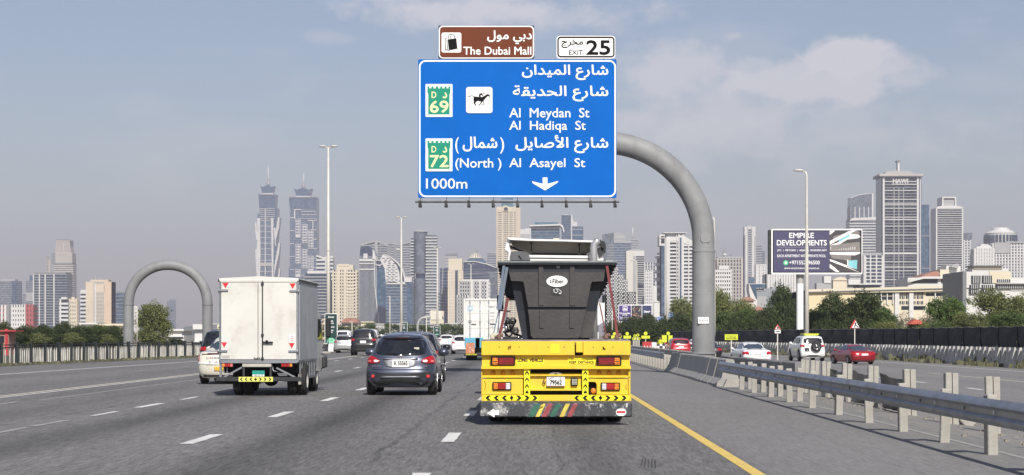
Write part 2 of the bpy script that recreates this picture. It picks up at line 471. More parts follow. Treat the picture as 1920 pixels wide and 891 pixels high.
strip('worn_lane_line', [(-11.45, y) for y in (47,60,75,95)], .10, LINE_F)
strip('slip_road_edge_line', [(25.1, 60),(24.9,103),(24.3,143),(20,200),(17,300)], .18, LINE_W)
strip('slip_road_edge_line', [(10.2, 40),(10.1,100),(10.0,200),(10.0,300)], .15, LINE_W)
strip('slip_road_lane_line', [(19.5, 60),(19.4,100)], .14, LINE_C)
def dash_mesh(w, l, m):
    mb = MB(); rr = random.Random(3); n = 6
    for i in range(n+1):
        t = -l/2 + l*i/n; mb.v += [(-w/2+rr.uniform(-.008,.008), t+rr.uniform(-.02,.02), 0), (w/2+rr.uniform(-.008,.008), t+rr.uniform(-.02,.02), 0)]
    for i in range(n):
        a = 2*i; mb.f.append((a,a+1,a+3,a+2)); mb.m.append(0); mb.s.append(False)
    me = bpy.data.meshes.new('lane_dash'); me.from_pydata(mb.v, [], mb.f); me.materials.append(m); return me
D1 = dash_mesh(.19, 2.7, LINE_W); D2 = dash_mesh(.15, 2.4, LINE_F)
def dash(X, Y, me=D1): struct(link('lane_dash', me, loc=(X, Y, gz(X)+.006)))
for k in range(30):
    Y = 20.9 + 9.1*k
    if Y < 290: dash(-1.22, Y-.2)
    dash(-4.8, Y+8.4-9.1)
D3 = dash_mesh(.11, 2.2, LINE_W)
for Y in (38.8, 43.3, 48.3, 57.4): dash(-8.22, Y, D3 if Y != 43.3 else D1)
for Y in (31.9, 34.5): dash(-8.25, Y, D2)
for k in range(26): dash(-8.2, 66.5+9.1*k)
for k in range(24): dash(-11.65, (44.5 if k == 0 else 92+9.1*k) if k else 44.5, D2 if k == 0 else D1)
for Y in (52, 86, 97, 108): dash(-16.7, Y, D2)
for k in range(14): dash(15.2, 60+10*k)
# scuffed remains of hatching in the gore
mb = MB(); rr = random.Random(11)
for i in range(70):
    X = rr.uniform(6.6, 14); Y = rr.uniform(22, 50); l = rr.uniform(.2, 1.6)
    w = rr.uniform(.015,.05); dx = rr.uniform(-.1,.5)*l
    mb.v += [(X,Y,gz(X)+.005),(X+w+.04,Y,gz(X+w)+.005),(X+w+dx,Y+l,gz(X+w+dx)+.005),(X+dx,Y+l,gz(X+dx)+.005)]
    mb.f.append((4*i,4*i+1,4*i+2,4*i+3)); mb.m.append(0); mb.s.append(False)
stuff(tag(mb.build('paint_scuffs', LINE_F), 'scuffed remains of white hatching on the asphalt behind the guard rail', 'road marking'))
# tyre skid marks on the shoulder
SKID = mat('skid_rubber', (.055,.055,.057), .8, var=.2)
mb = MB()
for k in range(5):
    x = 1.22+.035*k
    mb.v += [(x,23.3-.1*k,.006),(x+.018,23.3-.1*k,.006),(x+.10,24.6-.05*k,.006),(x+.085,24.6-.05*k,.006)]
    mb.f.append((4*k,4*k+1,4*k+2,4*k+3)); mb.m.append(0); mb.s.append(False)
struct(mb.build('skid_mark', SKID))

# ---------------------------------------------------------------- near guard rail: beams, posts, reflectors
rr = random.Random(5)
rail = thing('guard_rail', 'grey corrugated guard rail on pale concrete posts along the right shoulder', 'guard rail', (5.45, 0, 0))
def beam_geo(mb, y0, y1, x=0, z0=.43, z1=.745, m=0, sag=0):
    h = z1-z0
    prof = [(-.02,0),(-.080,.05),(-.085,.27*h),(-.035,.40*h),(-.035,.60*h),(-.085,.73*h),(-.075,h-.05),(-.015,h),(.03,h+.004),(.03,h-.008),(-.012,h-.012)]
    back = [(.0,.02)]
    P = prof[:8]
    n = 6; vs = []
    for i in range(n+1):
        Y = y0+(y1-y0)*i/n; s_ = math.sin(math.pi*i/n)*sag
        for (a, b) in P: vs.append((x+a, Y, z0+b+s_))
        for (a, b) in P[::-1]: vs.append((x+a+.008, Y, z0+b+s_-(.004 if b > h*.5 else -.004)))
    k = 16; fs = []
    for i in range(n):
        for j in range(k): fs.append((i*k+j, i*k+(j+1)%k, (i+1)*k+(j+1)%k, (i+1)*k+j))
    fs.append(tuple(range(k))[::-1]); fs.append(tuple(n*k+j for j in range(k)))
    mb.add(vs, fs, m)
zs = [18.4, 22.0, 25.5, 28.4, 31.6, 34.8, 38.3, 41.9, 45.6, 49.3, 53.0, 56.2]
def post_mesh():
    mb = MB()
    mb.box(-.07,.065,-.08,.08,-.1,.755,0,.012)
    return mb
pm = None
for i, Y in enumerate(zs):
    if pm is None:
        o = post_mesh().build('post', CONC_PALE, rail, (.30, Y, 0)); pm = o.data
    else: o = link('post', pm, rail, (.30, Y, 0))
    o.rotation_euler = (rr.uniform(-.03,.03), rr.uniform(-.035,.035), rr.uniform(-.15,.15))
    mb = MB(); mb.box(.0,.20,-.08,.08,.46,.72,0,.01); mb.build('spacer_block', DARK, rail, (0, Y, 0))
    if Y > 44:
        p2 = link('post', pm, rail, (.62, Y+.75, .0)); p2.rotation_euler = (0, rr.uniform(-.02,.02), rr.uniform(-.1,.1)); p2.scale = (1,1,1.0)
bm_ = None; Y = 14.0
while Y < 57:
    mb = MB(); beam_geo(mb, Y, min(Y+4.02, 58.5), 0 if int(Y) % 8 else -.004)
    o = mb.build('beam', GALV, rail, sharp=35); Y += 4.0
mb = MB()   # curled end piece
for i in range(7):
    a = i/6*math.pi*.5
beam_geo(mb, 58.3, 59.5, .02); mb.build('end_terminal', GALV, rail)
mb = MB(); mb.lathe([(0,-.012),(.022,-.01),(.026,.0),(0,.004)], (0,0,0), 'x', 8); bolt = None
for Y in [z for z in zs] + [y+1.9 for y in zs[:-1]]:
    if bolt is None: o = mb.build('reflector', WPRINT, rail, (-.03, Y, .59)); bolt = o.data
    else: link('reflector', bolt, rail, (-.03, Y, .59))
    mbb = MB()
mb = MB()
for Y in zs: mb.box(-.05,-.033,Y-.02,Y+.02,.57,.61,0,.004)
stuff(mb.build('bolt_plates', DARK, rail))

# ---------------------------------------------------------------- concrete safety barrier in front of the gantry column
def jersey(name, label, x0, y0, x1, y1, n, h, m, foot=.62, top=.2, zb=0.0, cat='barrier', hook=True):
    t = thing(name, label, cat, (x0, y0, zb))
    rr = random.Random(int(x0*100)+n)
    first = None
    dx, dy = x1-x0, y1-y0; l = math.hypot(dx, dy)/n; ang = math.atan2(dx, dy)
    mb = MB()
    prof = [(-foot/2,0),(-foot/2,.07),(-foot*.30,.24*h/.8),(-top/2-.01,h*.96),(-top/2+.02,h),(top/2-.02,h),(top/2+.01,h*.96),(foot*.30,.24*h/.8),(foot/2,.07),(foot/2,0)]
    mb.prism(prof, .012, l-.012, 0)
    for i in range(n):
        if first is None: o = mb.build('barrier_segment', m, t); first = o.data
        else: o = link('barrier_segment', first, t)
        o.location = (dx*i/n+rr.uniform(-.02,.02), dy*i/n, rr.uniform(-.008,.008)); o.rotation_euler = (0, 0, -ang+rr.uniform(-.004,.004))
    return t
jersey('concrete_barrier', 'grey concrete safety barrier curving round the foot of the gantry column', 5.75, 59.6, 5.85, 84.5, 9, .80, CONC, .85, .22)
mb = MB(); mb.prism([(-.45,0),(-.35,.22),(-.02,.24),(-.02,0)], 0, .35, 0)
tag(mb.build('concrete_block', CONC_PALE, None, (5.95, 58.9, 0)), 'small pale sloping concrete block at the near foot of the grey barrier', 'block')
jersey('concrete_barrier', 'dark grey jointed barrier on the far side of the gore, before the white sedan', 7.9, 60.5, 7.55, 81, 7, .84, CONC_DARK, .4, .26, -.15)
jersey('concrete_barrier', 'long row of small pale concrete blocks behind the far guard rail', 7.4, 84, 7.2, 170, 72, .86, CONC_PALE, .34, .28, -.12)

# far guard rail with pale blocks beneath
rail2 = thing('guard_rail', 'distant guard rail beyond the column, running on behind the yellow truck', 'guard rail', (5.45, 84.6, 0))
Y = 0
while Y < 120:
    mb = MB(); beam_geo(mb, Y, Y+8.02, 0, .50, .80); mb.build('beam', GALV, rail2, sharp=35); Y += 8
mb = MB(); mb.box(-.30,.30,-.1,.1,0,.62,0,.012); pmx = None
for i in range(56):
    if pmx is None: o = mb.build('post', CONC_PALE, rail2, (.42, .6+2.1*i, 0)); pmx = o.data
    else: o = link('post', pmx, rail2, (.42, .6+2.1*i, 0))

# back row of stub posts with leaning slabs
backrow = [34.8, 38.3, 42.5, 47.1, 51.2, 54.7, 57.0, 59.2]
for i, Y in enumerate(backrow):
    lab = ['nearest pale concrete stub post behind the guard rail, at the right edge of the photo',
           'pale stub post second from the right, a slab leaning at its foot',
           'pale stub post behind the guard rail, third from the right',
           'pale stub post behind the guard rail, between a leaning slab and black plastic sheet',
           'pale stub post between two pieces of black plastic sheet behind the rail',
           'pale stub post left of the black plastic sheets, below the white four wheel drive',
           'pale stub post second from the end of the dark grey jointed barrier',
           'pale stub post standing against the end of the dark grey jointed barrier'][i]
    t = thing('stub_post', lab, 'post', (7.88, Y, gz(7.88)), (0, rr.uniform(-.03,.03), rr.uniform(-.12,.12)), 'stub posts behind the guard rail')
    mb = MB(); mb.box(-.12,.0,-.1,.1,-.1,.97,0,.012); mb.build('post_half', CONC_PALE, t)
    mb = MB(); mb.prism([(.012,-.1),(.012,.96),(.12,.96),(.09 if i > 2 else .115,-.1)], -.1, .1); mb.build('post_half', CONC_PALE, t)
for i, (X, Y, a, l, lab) in enumerate(((8.25,38.6,.75,.6,'pale broken slab leaning against the second stub post from the right'), (8.15,40.2,-.75,.5,'squarish pale broken concrete slab lying propped in the gore behind the guard rail'),
                                (8.2,46.7,.8,.45,'short pale slab leaning on the stub post beside the black sheet'))):
    mb = MB(); mb.box(-.16,.16,-.09,.09,-.02,l,0,.02)
    tag(mb.build('concrete_slab', CONC_PALE, None, (X+.1, Y, gz(X)+.02), (0,-a,rr.uniform(-.3,.3))), lab, 'slab')
for (Y0, Y1, lab) in ((42.4,46.2,'black plastic sheet sagging between stub posts, nearer one'),(47,50.6,'black plastic sheet sagging between stub posts, middle one'),(51.4,54.3,'black plastic sheet between stub posts, farthest one')):
    mb = MB(); n = 8; rr2 = random.Random(int(Y0))
    for i in range(n+1):
        for j in range(5):
            s_ = math.sin(math.pi*i/n)
            mb.v.append((7.93+rr2.uniform(-.07,.07), Y0+(Y1-Y0)*i/n, gz(7.9)+ (.80-.10*s_)*j/4+.02))
    for i in range(n):
        for j in range(4):
            a = i*5+j; mb.f.append((a,a+5,a+6,a+1)); mb.m.append(0); mb.s.append(True)
    tag(mb.build('plastic_sheet', mat('black_plastic_sheet',(.02,.021,.024),.35,var=.3)), lab, 'sheet')

# ---------------------------------------------------------------- left railing
rail_dark = mat('dark_green_railing', (.018,.024,.026), .5, var=.2)
fence = thing('railing', 'long roadside railing of pale pickets between dark posts on the far left', 'fence', (0,0,.03))
PICK = mat('pale_picket', (.50,.48,.43), .6, var=.25, scale=1.5, dirt=.4, dcol=(.3,.28,.25), dscale=1)
rr = random.Random(21)
Y = 62.0; pts = []
while Y < 196: pts.append(Y); Y += 2.25
for i, Y in enumerate(pts):
    x = fence_x(Y); mb = MB(); w = .085 if i % 3 else .11
    mb.box(-w,w,-.05,.05,0,1.06+rr.uniform(-.02,.03),0,.015); mb.box(-w-.02,w+.02,-.07,.07,1.06,1.10,0)
    mb.build('post', rail_dark, fence, (x, Y, 0))
    if i+1 < len(pts):
        x2 = fence_x(pts[i+1]); mb = MB()
        for z in (.86,.99): mb.bar((x,Y,z),(x2,pts[i+1],z),.05,.05,0)
        mb.build('top_rail', rail_dark, fence)
        mb = MB(); n = 7
        for k in range(1, n):
            t = k/n; px_, py_ = x+(x2-x)*t, Y+(pts[i+1]-Y)*t
            ww = rr.uniform(.018,.036); l = rr.uniform(-.02,.02)
            if rr.random() < .10: continue
            mb.v += [(px_-ww,py_-.02,.04),(px_+ww,py_-.02,.04),(px_+ww+l,py_-.02,.84),(px_-ww+l,py_-.02,.84),
                     (px_-ww,py_+.02,.04),(px_+ww,py_+.02,.04),(px_+ww+l,py_+.02,.84),(px_-ww+l,py_+.02,.84)]
            o = len(mb.v)-8
            for f in ((0,1,2,3),(5,4,7,6),(4,0,3,7),(1,5,6,2),(3,2,6,7)):
                mb.f.append(tuple(o+q for q in f)); mb.m.append(0); mb.s.append(False)
        stuff(mb.build('pickets', PICK, fence))
# ---------------------------------------------------------------- haze: one closed box of thin air
mb = MB(); mb.box(-9000, 9000, -400, 9500, -1.6, 420)
hz = N('haze_air'); pv = hz.new('ShaderNodeVolumePrincipled')
pv.inputs['Color'].default_value = (.575, .567, .68, 1); pv.inputs['Density'].default_value = 1.45e-4; pv.inputs['Anisotropy'].default_value = 0.0
hz.l(pv.outputs[0], hz.out.inputs['Volume'])
stuff(mb.build('haze', hz.mat))

# ---------------------------------------------------------------- cantilever gantry
GY = 78.0
gm = mat('gantry_grey_paint', (.235,.24,.245), .6, .0, var=.12, scale=1.2, dirt=.7, dcol=(.165,.165,.168), dscale=.9, streak=True)
gx = wx(1319, GY); R0 = .435
g = thing('sign_gantry', 'large grey tubular column curving over to carry the blue motorway sign', 'sign gantry', (gx, GY, 0))
def PX(px): return wx(px, GY) - gx
def PZ(py): return wz(py, GY)
zsp = PZ(452); ztop = PZ(268); rr_x = PX(1319)-PX(1133); rr_z = ztop - zsp
pts = [(0,0,0),(0,0,2.0),(0,0,PZ(470))]
mb = MB(); mb.tube(pts, [R0*1.03,R0*1.0,R0], 0, 40, True)
mb.lathe([(R0*1.12,0),(R0*1.12,.06),(R0*1.04,.08)], (0,0,.78), 'z', 40)
mb.build('column', gm, g, sharp=40)
pts = [(0,0,PZ(470))]
for i in range(0, 26):
    a = i/25*math.pi/2
    pts.append((-rr_x*(1-math.cos(a)), 0, zsp + rr_z*math.sin(a)))
pts.append((PX(1000), 0, ztop+.02)); pts.append((PX(800), 0, ztop+.04))
mb = MB(); mb.tube(pts, R0*.985, 0, 40, True); mb.build('curved_arm', gm, g, sharp=40)
mb = MB(); mb.lathe([(R0*.99,-.05),(R0*1.035,-.04),(R0*1.035,.04),(R0*.99,.05)], (0,0,PZ(471)), 'z', 40); mb.build('joint_ring', gm, g, sharp=40)
for z_ in (3.1,):
    mb = MB(); mb.lathe([(R0*1.0,-.02),(R0*1.012,-.01),(R0*1.012,.01),(R0*1.0,.02)], (0,0,z_), 'z', 40); mb.build('weld_seam', gm, g)
for i_ in (6, 12, 18):
    a_ = i_/25*math.pi/2; mb = MB(); cx0, cz0 = -rr_x*(1-math.cos(a_)), zsp + rr_z*math.sin(a_); tx_, tz_ = -rr_x*math.sin(a_), rr_z*math.cos(a_); tl_ = math.hypot(tx_, tz_); mb.tube([(cx0-tx_/tl_*.02,0,cz0-tz_/tl_*.02),(cx0+tx_/tl_*.02,0,cz0+tz_/tl_*.02)], R0*.998, 0, 40, False); mb.build('weld_seam', gm, g)
mb = MB(); mb.prism(rrect(PX(1307),PX(1327),PZ(607),PZ(595),.02), -R0-.03, -R0-.005); o = mb.build('number_plate', WPRINT, g)
mb = MB()
for i,(a,b) in enumerate(((1309,1313),(1314,1318),(1319,1322),(1323,1326))): mb.box(PX(a),PX(b)-.015,-R0-.034,-R0-.031,PZ(603),PZ(599))
mb.build('plate_print', mat('grey_print',(.35,.35,.36)), g)
mb = MB(); mb.prism(rrect(PX(1312),PX(1330),PZ(456),PZ(438),.12), -R0-.012, -R0+.06); mb.build('access_hatch', gm, g)
# brackets to the sign + lighting bar below it
mb = MB()
for px in (840, 960, 1080): mb.box(PX(px)-.05,PX(px)+.05,-.62,-.30,PZ(300),PZ(240)); 
stuff(mb.build('brackets', GALV, g))
mb = MB(); mb.box(PX(783), PX(1158), -1.5, -1.44, PZ(382), PZ(379.5)); mb.build('catwalk_rail', GALV, g)
mb = MB(); mb.box(PX(783), PX(1158), -1.62, -1.52, PZ(385.5), PZ(383)); mb.build('lighting_bar', DARK, g)
for i in range(9):
    px = 792 + i*44.7 + (3 if i == 1 else 0)
    mb = MB(); mb.box(PX(px)-.045,PX(px)+.045,-1.85,-1.45,PZ(389),PZ(382)); mb.prism([(-1.85,PZ(389)),(-1.5,PZ(389)),(-1.62,PZ(394.5)),(-1.85,PZ(393))],PX(px)-.05,PX(px)+.07,0,'x')
    mb.bar((PX(px),-.72,PZ(372)),(PX(px),-1.5,PZ(381)),.025,.025)
    mb.build('sign_lamp', DARK, g)

# ---------------------------------------------------------------- sign faces
def sheet_mat(name, col, v=.06): return mat(name, col, .5, var=v, scale=.8, spec=.12, dirt=.12, dcol=tuple(min(1,x*1.1+.012) for x in col), dscale=2.5)
BLUE = sheet_mat('blue_sign_sheet', (.0,.115,.47))
BROWN = sheet_mat('brown_sign_sheet', (.15,.042,.020))
GREEN = sheet_mat('green_route_sheet', (.02,.26,.17))
SIGNW = mat('white_sign_sheet', (.85,.85,.83), .4, var=.03)
CREAM = mat('cream_sign_letters', (.90,.83,.42), .4, var=.03)
SBLK = mat('black_sign_sheet', (.006,.006,.007), .6, var=.1, spec=.1)
TILT = .002
class Sign:
    """flat sign whose drawing is laid out from photo measurements at its real distance"""
    def __init__(s, name, label, Y, x0, x1, y0, y1, cat='road sign', yaw=0.0):
        s.Y = Y; s.cx = wx((x0+x1)/2, Y); s.t = thing(name, label, cat, (s.cx, Y, 0), yaw)
        s.yaw = yaw; s.k = 0
    def X(s, px): return wx(px, s.Y) - s.cx
    def Z(s, py): return wz(py, s.Y)
    def d(s): s.k += 1; return -.03 - .0035*s.k
    def plate(s, name, x0, x1, y0, y1, r, m, th=.05, back=0.0):
        mb = MB(); mb.prism(rrect(s.X(x0), s.X(x1), s.Z(y1), s.Z(y0), r), back-th/2, back+th/2); return mb.build(name, m, s.t)
    def flat(s, name, polys, m, parent=None):
        y = s.d(); mb = MB()
        for p in polys:
            q = [(s.X(a), s.Z(b)) for a, b in p]; mb.prism(q, y, y+.003)
        return mb.build(name, m, s.t)
    def rr(s, name, x0, x1, y0, y1, r, m): return s.flatp(name, rrect(s.X(x0), s.X(x1), s.Z(y1), s.Z(y0), r), m)
    def flatp(s, name, q, m):
        y = s.d(); mb = MB(); mb.prism(q, y, y+.003); return mb.build(name, m, s.t)
    def ring(s, name, x0, x1, y0, y1, r, w, m):
        y = s.d(); a = rrect(s.X(x0), s.X(x1), s.Z(y1), s.Z(y0), r, 6); b = rrect(s.X(x0)+w, s.X(x1)-w, s.Z(y1)+w, s.Z(y0)-w, max(.01, r-w), 6)
        mb = MB(); n = len(a)
        for p in a: mb.v.append((p[0], y, p[1]))
        for p in b: mb.v.append((p[0], y, p[1]))
        for i in range(n): mb.f.append((i,(i+1)%n,n+(i+1)%n,n+i)); mb.m.append(0); mb.s.append(False)
        return mb.build(name, m, s.t)
    def text(s, st, x0, x1, y0, y1, m, bold=.018, ar=False, name='lettering', keep=False):
        mb = MB(); lettering(mb, arabic(st) if ar else st, s.X(x0), s.X(x1), s.Z(y1), s.Z(y0), -.03-.0035*(s.k+1), 0, bold, keep); s.k += .02
        return mb.build(name, m, s.t)

SY = GY - .72
S = Sign('direction_sign', 'big blue motorway sign listing Al Meydan, Al Hadiqa and Al Asayel streets', SY, 784, 1156, 112, 371)
S.plate('panel', 784, 1156, 111.5, 371.5, .05, BLUE, .05)
S.ring('border', 785.5, 1155, 113, 370, .26, .062, SIGNW)
S.text('شارع الميدان', 979, 1140, 122, 150, SIGNW, .026, True)
S.text('شارع الحديقة', 962, 1140, 161, 190, SIGNW, .026, True)
S.text('Al  Meydan  St', 955, 1105, 203, 226, SIGNW, .011)
S.text('Al  Hadiqa  St', 955, 1098, 227, 249, SIGNW, .011)
S.text('شارع الأصايل', 967, 1140, 254, 287, SIGNW, .026, True)
S.text('شمال', 868, 932, 257, 284, SIGNW, .024, True)
S.text('(', 854, 860, 258, 288, SIGNW, .01); S.text(')', 938, 945, 258, 288, SIGNW, .01)
S.text('(North )', 854, 940, 297, 320, SIGNW, .010)
S.text('Al  Asayel  St', 955, 1097, 297, 319, SIGNW, .011)
S.text('1000m', 799, 876, 335, 354, SIGNW, .009)
S.flat('arrow', [[(1017.5,333),(1026.5,333),(1026.5,345),(1047,339.5),(1045,343),(1022,357.5),(999,344),(997.5,340),(1017.5,345)]], SIGNW)
for (y0, num) in ((158, '69'), (260, '72')):
    S.rr('route_plate', 798, 848.5, y0, y0+61.5, .03, SIGNW)
    yb = y0
    pol = [(803,yb+57),(803,yb+20),(801.5,yb+16),(801.5,yb+5)]
    for k in range(5):
        a = 801.5+k*9.1; pol += [(a+4.4,yb+5),(a+4.4,yb+8.5),(a+9.1,yb+8.5),(a+9.1,yb+5)] if k < 4 else [(a+4.4,yb+5),(a+4.4,yb+8.5),(a+6,yb+8.5)]
    pol = [(803,yb+57),(803,yb+20),(801.5,yb+16),(801.5,yb+4.5),(805,yb+4.5),(805,yb+8),(809,yb+8),(809,yb+4.5),(813,yb+4.5),(813,yb+8),(817,yb+8),(817,yb+4.5),(821.5,yb+4.5),(821.5,yb+8),(825.5,yb+8),(825.5,yb+4.5),(829.5,yb+4.5),(829.5,yb+8),(833.5,yb+8),(833.5,yb+4.5),(837.5,yb+4.5),(837.5,yb+8),(841,yb+8),(841,yb+4.5),(844.5,yb+4.5),(844.5,yb+16),(843,yb+20),(843,yb+57)]
    S.flat('route_shield', [pol], GREEN)
    S.text('D', 809.5, 818, yb+14.5, yb+26, CREAM, .012); S.text('د', 830.5, 838, yb+16, yb+26, CREAM, .03, True)
    S.text(num, 806.5, 840.5, yb+31.5, yb+53.5, CREAM, .022)
S.rr('pictogram_plate', 874, 923.5, 163.5, 212.5, .1, SIGNW)
def zz(pts, ox=790, oy=40, k=4.691): return [(ox+a/k, oy+b/k) for a, b in pts]
S.flat('horse_pictogram', [zz([(412,666),(425,656),(455,655),(460,662),(480,664),(515,668),(535,668),(560,655),(575,645),(590,642),(608,662),(600,666),(585,660),(572,672),(556,690),(545,705),(520,708),(500,702),(485,708),(478,715),(462,712),(458,690),(462,670),(450,660),(430,662),(416,670)])]
    + [zz([(478,705),(490,700),(474,722),(484,742),(478,746),(464,724)]), zz([(462,705),(474,710),(468,722),(478,736),(473,739),(460,722)]), zz([(530,702),(545,700),(528,725),(512,742),(504,746),(502,740),(518,724)]), zz([(545,700),(552,705),(553,730),(536,742),(533,737),(547,727)]),
       zz([(508,668),(506,650),(514,638),(530,634),(540,640),(538,646),(548,655),(544,660),(530,652),(520,652),(524,668)]), zz([(545,636),(551,632),(557,636),(556,644),(548,645)])], SBLK)
mb = MB()
for x in (820, 905, 1020, 1120): mb.box(S.X(x)-.04,S.X(x)+.04,.03,.12,S.Z(368),S.Z(116))
stuff(mb.build('rear_stiffeners', GALV, S.t))

S = Sign('tourist_sign', 'brown sign with a white shopping bag symbol above the blue sign', SY, 822, 1002, 48, 111)
S.plate('panel', 822, 1002, 48, 110.5, .03, mat('dark_blue_backing',(.02,.03,.07)), .04)
S.plate('brown_face', 822.7, 1001.5, 48.7, 110, .16, SIGNW, .012, -.03)
S.k = 3
S.rr('brown_field', 825, 999, 51, 108, .12, BROWN)
S.rr('pictogram_plate', 828, 865, 61.5, 99, .07, SIGNW)
S.flat('bag_pictogram', [zz([(232,163),(308,150),(318,240),(242,252)])], SBLK)
S.flat('bag_outline', [zz([(208,152),(229,155),(230,158),(212,158)]), zz([(208,152),(213,152),(216,258),(210,258)]), zz([(222,165),(227,165),(236,256),(231,258)]), zz([(210,254),(240,260),(322,242),(321,237),(240,254),(212,249)]),
   zz([(240,162),(238,130),(246,118),(262,114),(280,118),(294,130),(298,150),(293,150),(288,132),(276,121),(262,118),(248,123),(243,134),(245,162)]), zz([(258,158),(255,135),(262,118),(266,119),(260,136),(263,158)])], SBLK)
S.text('دبي مول', 914, 997, 58, 83, SIGNW, .03, True)
S.text('The Dubai Mall', 869, 996, 88.5, 103, SIGNW, .02)

S = Sign('exit_sign', 'small white sign with black border reading EXIT 25', SY, 1044, 1153, 68, 109)
S.plate('panel', 1043.5, 1153.5, 67.5, 110, .12, SIGNW, .05)
S.ring('border', 1045, 1152.3, 69, 108, .13, .055, SBLK)
S.text('مخرج', 1053, 1093, 75, 90, SBLK, .022, True)
S.text('EXIT', 1067, 1092.5, 94.5, 103, SBLK, .006)
S.text('25', 1100, 1143.5, 76.5, 102.5, SBLK, .032)
mb = MB(); mb.box(S.X(1060),S.X(1064),.02,.10,S.Z(130),S.Z(75)); mb.box(S.X(1130),S.X(1134),.02,.10,S.Z(130),S.Z(75)); stuff(mb.build('rear_stiffeners', GALV, S.t))

# ---------------------------------------------------------------- grey arch on the left
AY = 172.0; a0 = wx(241, AY); a1 = wx(389, AY)
t = thing('pipe_arch', 'grey tubular arch standing alone behind the left railing', 'arch', ((a0+a1)/2, AY, 0))
hw = (a1-a0)/2; zc = wz(571, AY); zr = wz(497, AY)-zc
pts = []
for i in range(33):
    a = math.pi*i/32; pts.append((-hw*math.cos(a), 0, zc+zr*math.sin(a)**.94 if 0 < i < 32 else zc))
mb = MB(); mb.tube(pts, .43, 0, 32, False); mb.build('curved_tube', gm, t, sharp=60)
for sx in (-1, 1):
    mb = MB(); mb.tube([(sx*hw,0,0),(sx*hw,0,zc)], [.44,.43], 0, 32); mb.lathe([(.44,zc-.06),(.47,zc-.05),(.47,zc+.03),(.44,zc+.04)],(sx*hw,0,0),'z',32); mb.build('leg', gm, t, sharp=50)

# ---------------------------------------------------------------- lamp posts
def lamp_double(X, Y, Ht, label):
    t = thing('street_lamp', label, 'street lamp', (X, Y, 0), 0, 'double armed lamp posts on the median')
    s = .5
    mb = MB(); mb.tube([(0,0,0),(0,0,Ht*.45),(0,0,Ht)], [.21,.15,.075], 0, 12); mb.lathe([(.24,0),(.24,.5),(.19,.55)], (0,0,0), 'z', 12); mb.lathe([(.2,-.05),(.2,.05)],(0,0,Ht*.5),'z',12); mb.build('pole', POLE, t)
    for sx in (-1, 1):
        mb = MB(); mb.tube([(0,0,Ht-.05),(sx*.2,0,Ht+.03),(sx*.3,0,Ht+.05)], .045, 0, 8); a = mb.build('arm', POLE, t)
        mb = MB(); lx = sx*.50
        mb.lathe([(0,-.02),(.2,-.0),(.34,.05),(.38,.10),(.3,.17),(0,.2)], (0,0,0), 'z', 12)
        mb.v = [(p[0]*.85+lx, p[1]*.6, p[2]*.8+Ht+.04) for p in mb.v]; mb.build('lantern', POLE, a)
def lamp_single(X, Y, Ht, label, sx=-1, zb=-.35):
    t = thing('street_lamp', label, 'street lamp', (X, Y, zb), 0, 'single armed lamp posts along the slip road')
    Ht -= zb
    mb = MB(); mb.tube([(0,0,0),(0,0,Ht*.5),(0,0,Ht-.3),(sx*.08,0,Ht)], [.21,.15,.08,.07], 0, 12); mb.lathe([(.24,0),(.24,.5),(.19,.55)], (0,0,0), 'z', 12); mb.build('pole', POLE, t)
    mb = MB(); mb.tube([(sx*.06,0,Ht-.03),(sx*.5,0,Ht+.08)], .05, 0, 8); a = mb.build('arm', POLE, t)
    mb = MB(); mb.lathe([(0,-.02),(.2,-.0),(.34,.05),(.38,.10),(.3,.17),(0,.2)], (0,0,0), 'z', 12)
    mb.v = [(p[0]*1.15+sx*.66, p[1]*.6, p[2]*.9+Ht+.02) for p in mb.v]; mb.build('lantern', POLE, a)
lamp_double(wx(615.5,146+30), 176, wz(277,176), 'tallest double armed lamp post, beside the white box truck')
lamp_double(wx(752.5,281), 281, wz(409,281), 'double armed lamp post rising above the grey crossover')
lamp_double(wx(820,380), 380, wz(466,380), 'double armed lamp post in front of the round grey glass tower')
lamp_double(wx(883,480), 480, wz(496,480), 'smallest double armed lamp post, left of the shipping container')
lamp_single(wx(1512.5,165), 165, wz(322,165), 'tall lamp post in front of the large purple billboard')
lamp_single(wx(1339,228), 228, wz(408,228), 'lamp post standing just right of the grey gantry column')
lamp_single(wx(1251,290), 290, wz(448,290), 'lamp post between the gantry column and the low three panel billboard')
lamp_single(wx(1194,365), 365, wz(490,365), 'lamp post in front of the low three panel billboard')
def thin_pole(px, Y, ytop, label, r=.06):
    t = thing('thin_pole', label, 'pole', (wx(px,Y),Y,0)); mb = MB(); mb.tube([(0,0,0),(0,0,wz(ytop,Y))],[r,r*.7],0,8); mb.build('pole', POLE, t)
    mb = MB(); mb.box(-.35,.05,-.06,.06,wz(ytop,Y),wz(ytop,Y)+.06); mb.build('lantern', POLE, t)
thin_pole(731, 330, 556, 'thin pale pole left of the second green board', .09)
thin_pole(799.5, 300, 596, 'thin pale pole under the small far gantry', .08)
thin_pole(660, 260, 604, 'thin pale pole behind the silver SUV', .07)
thin_pole(1148, 290, 560, 'thin pale pole just right of the black bin', .09)
thin_pole(257, 200, 575, 'thin pale pole in front of the round green tree', .06)

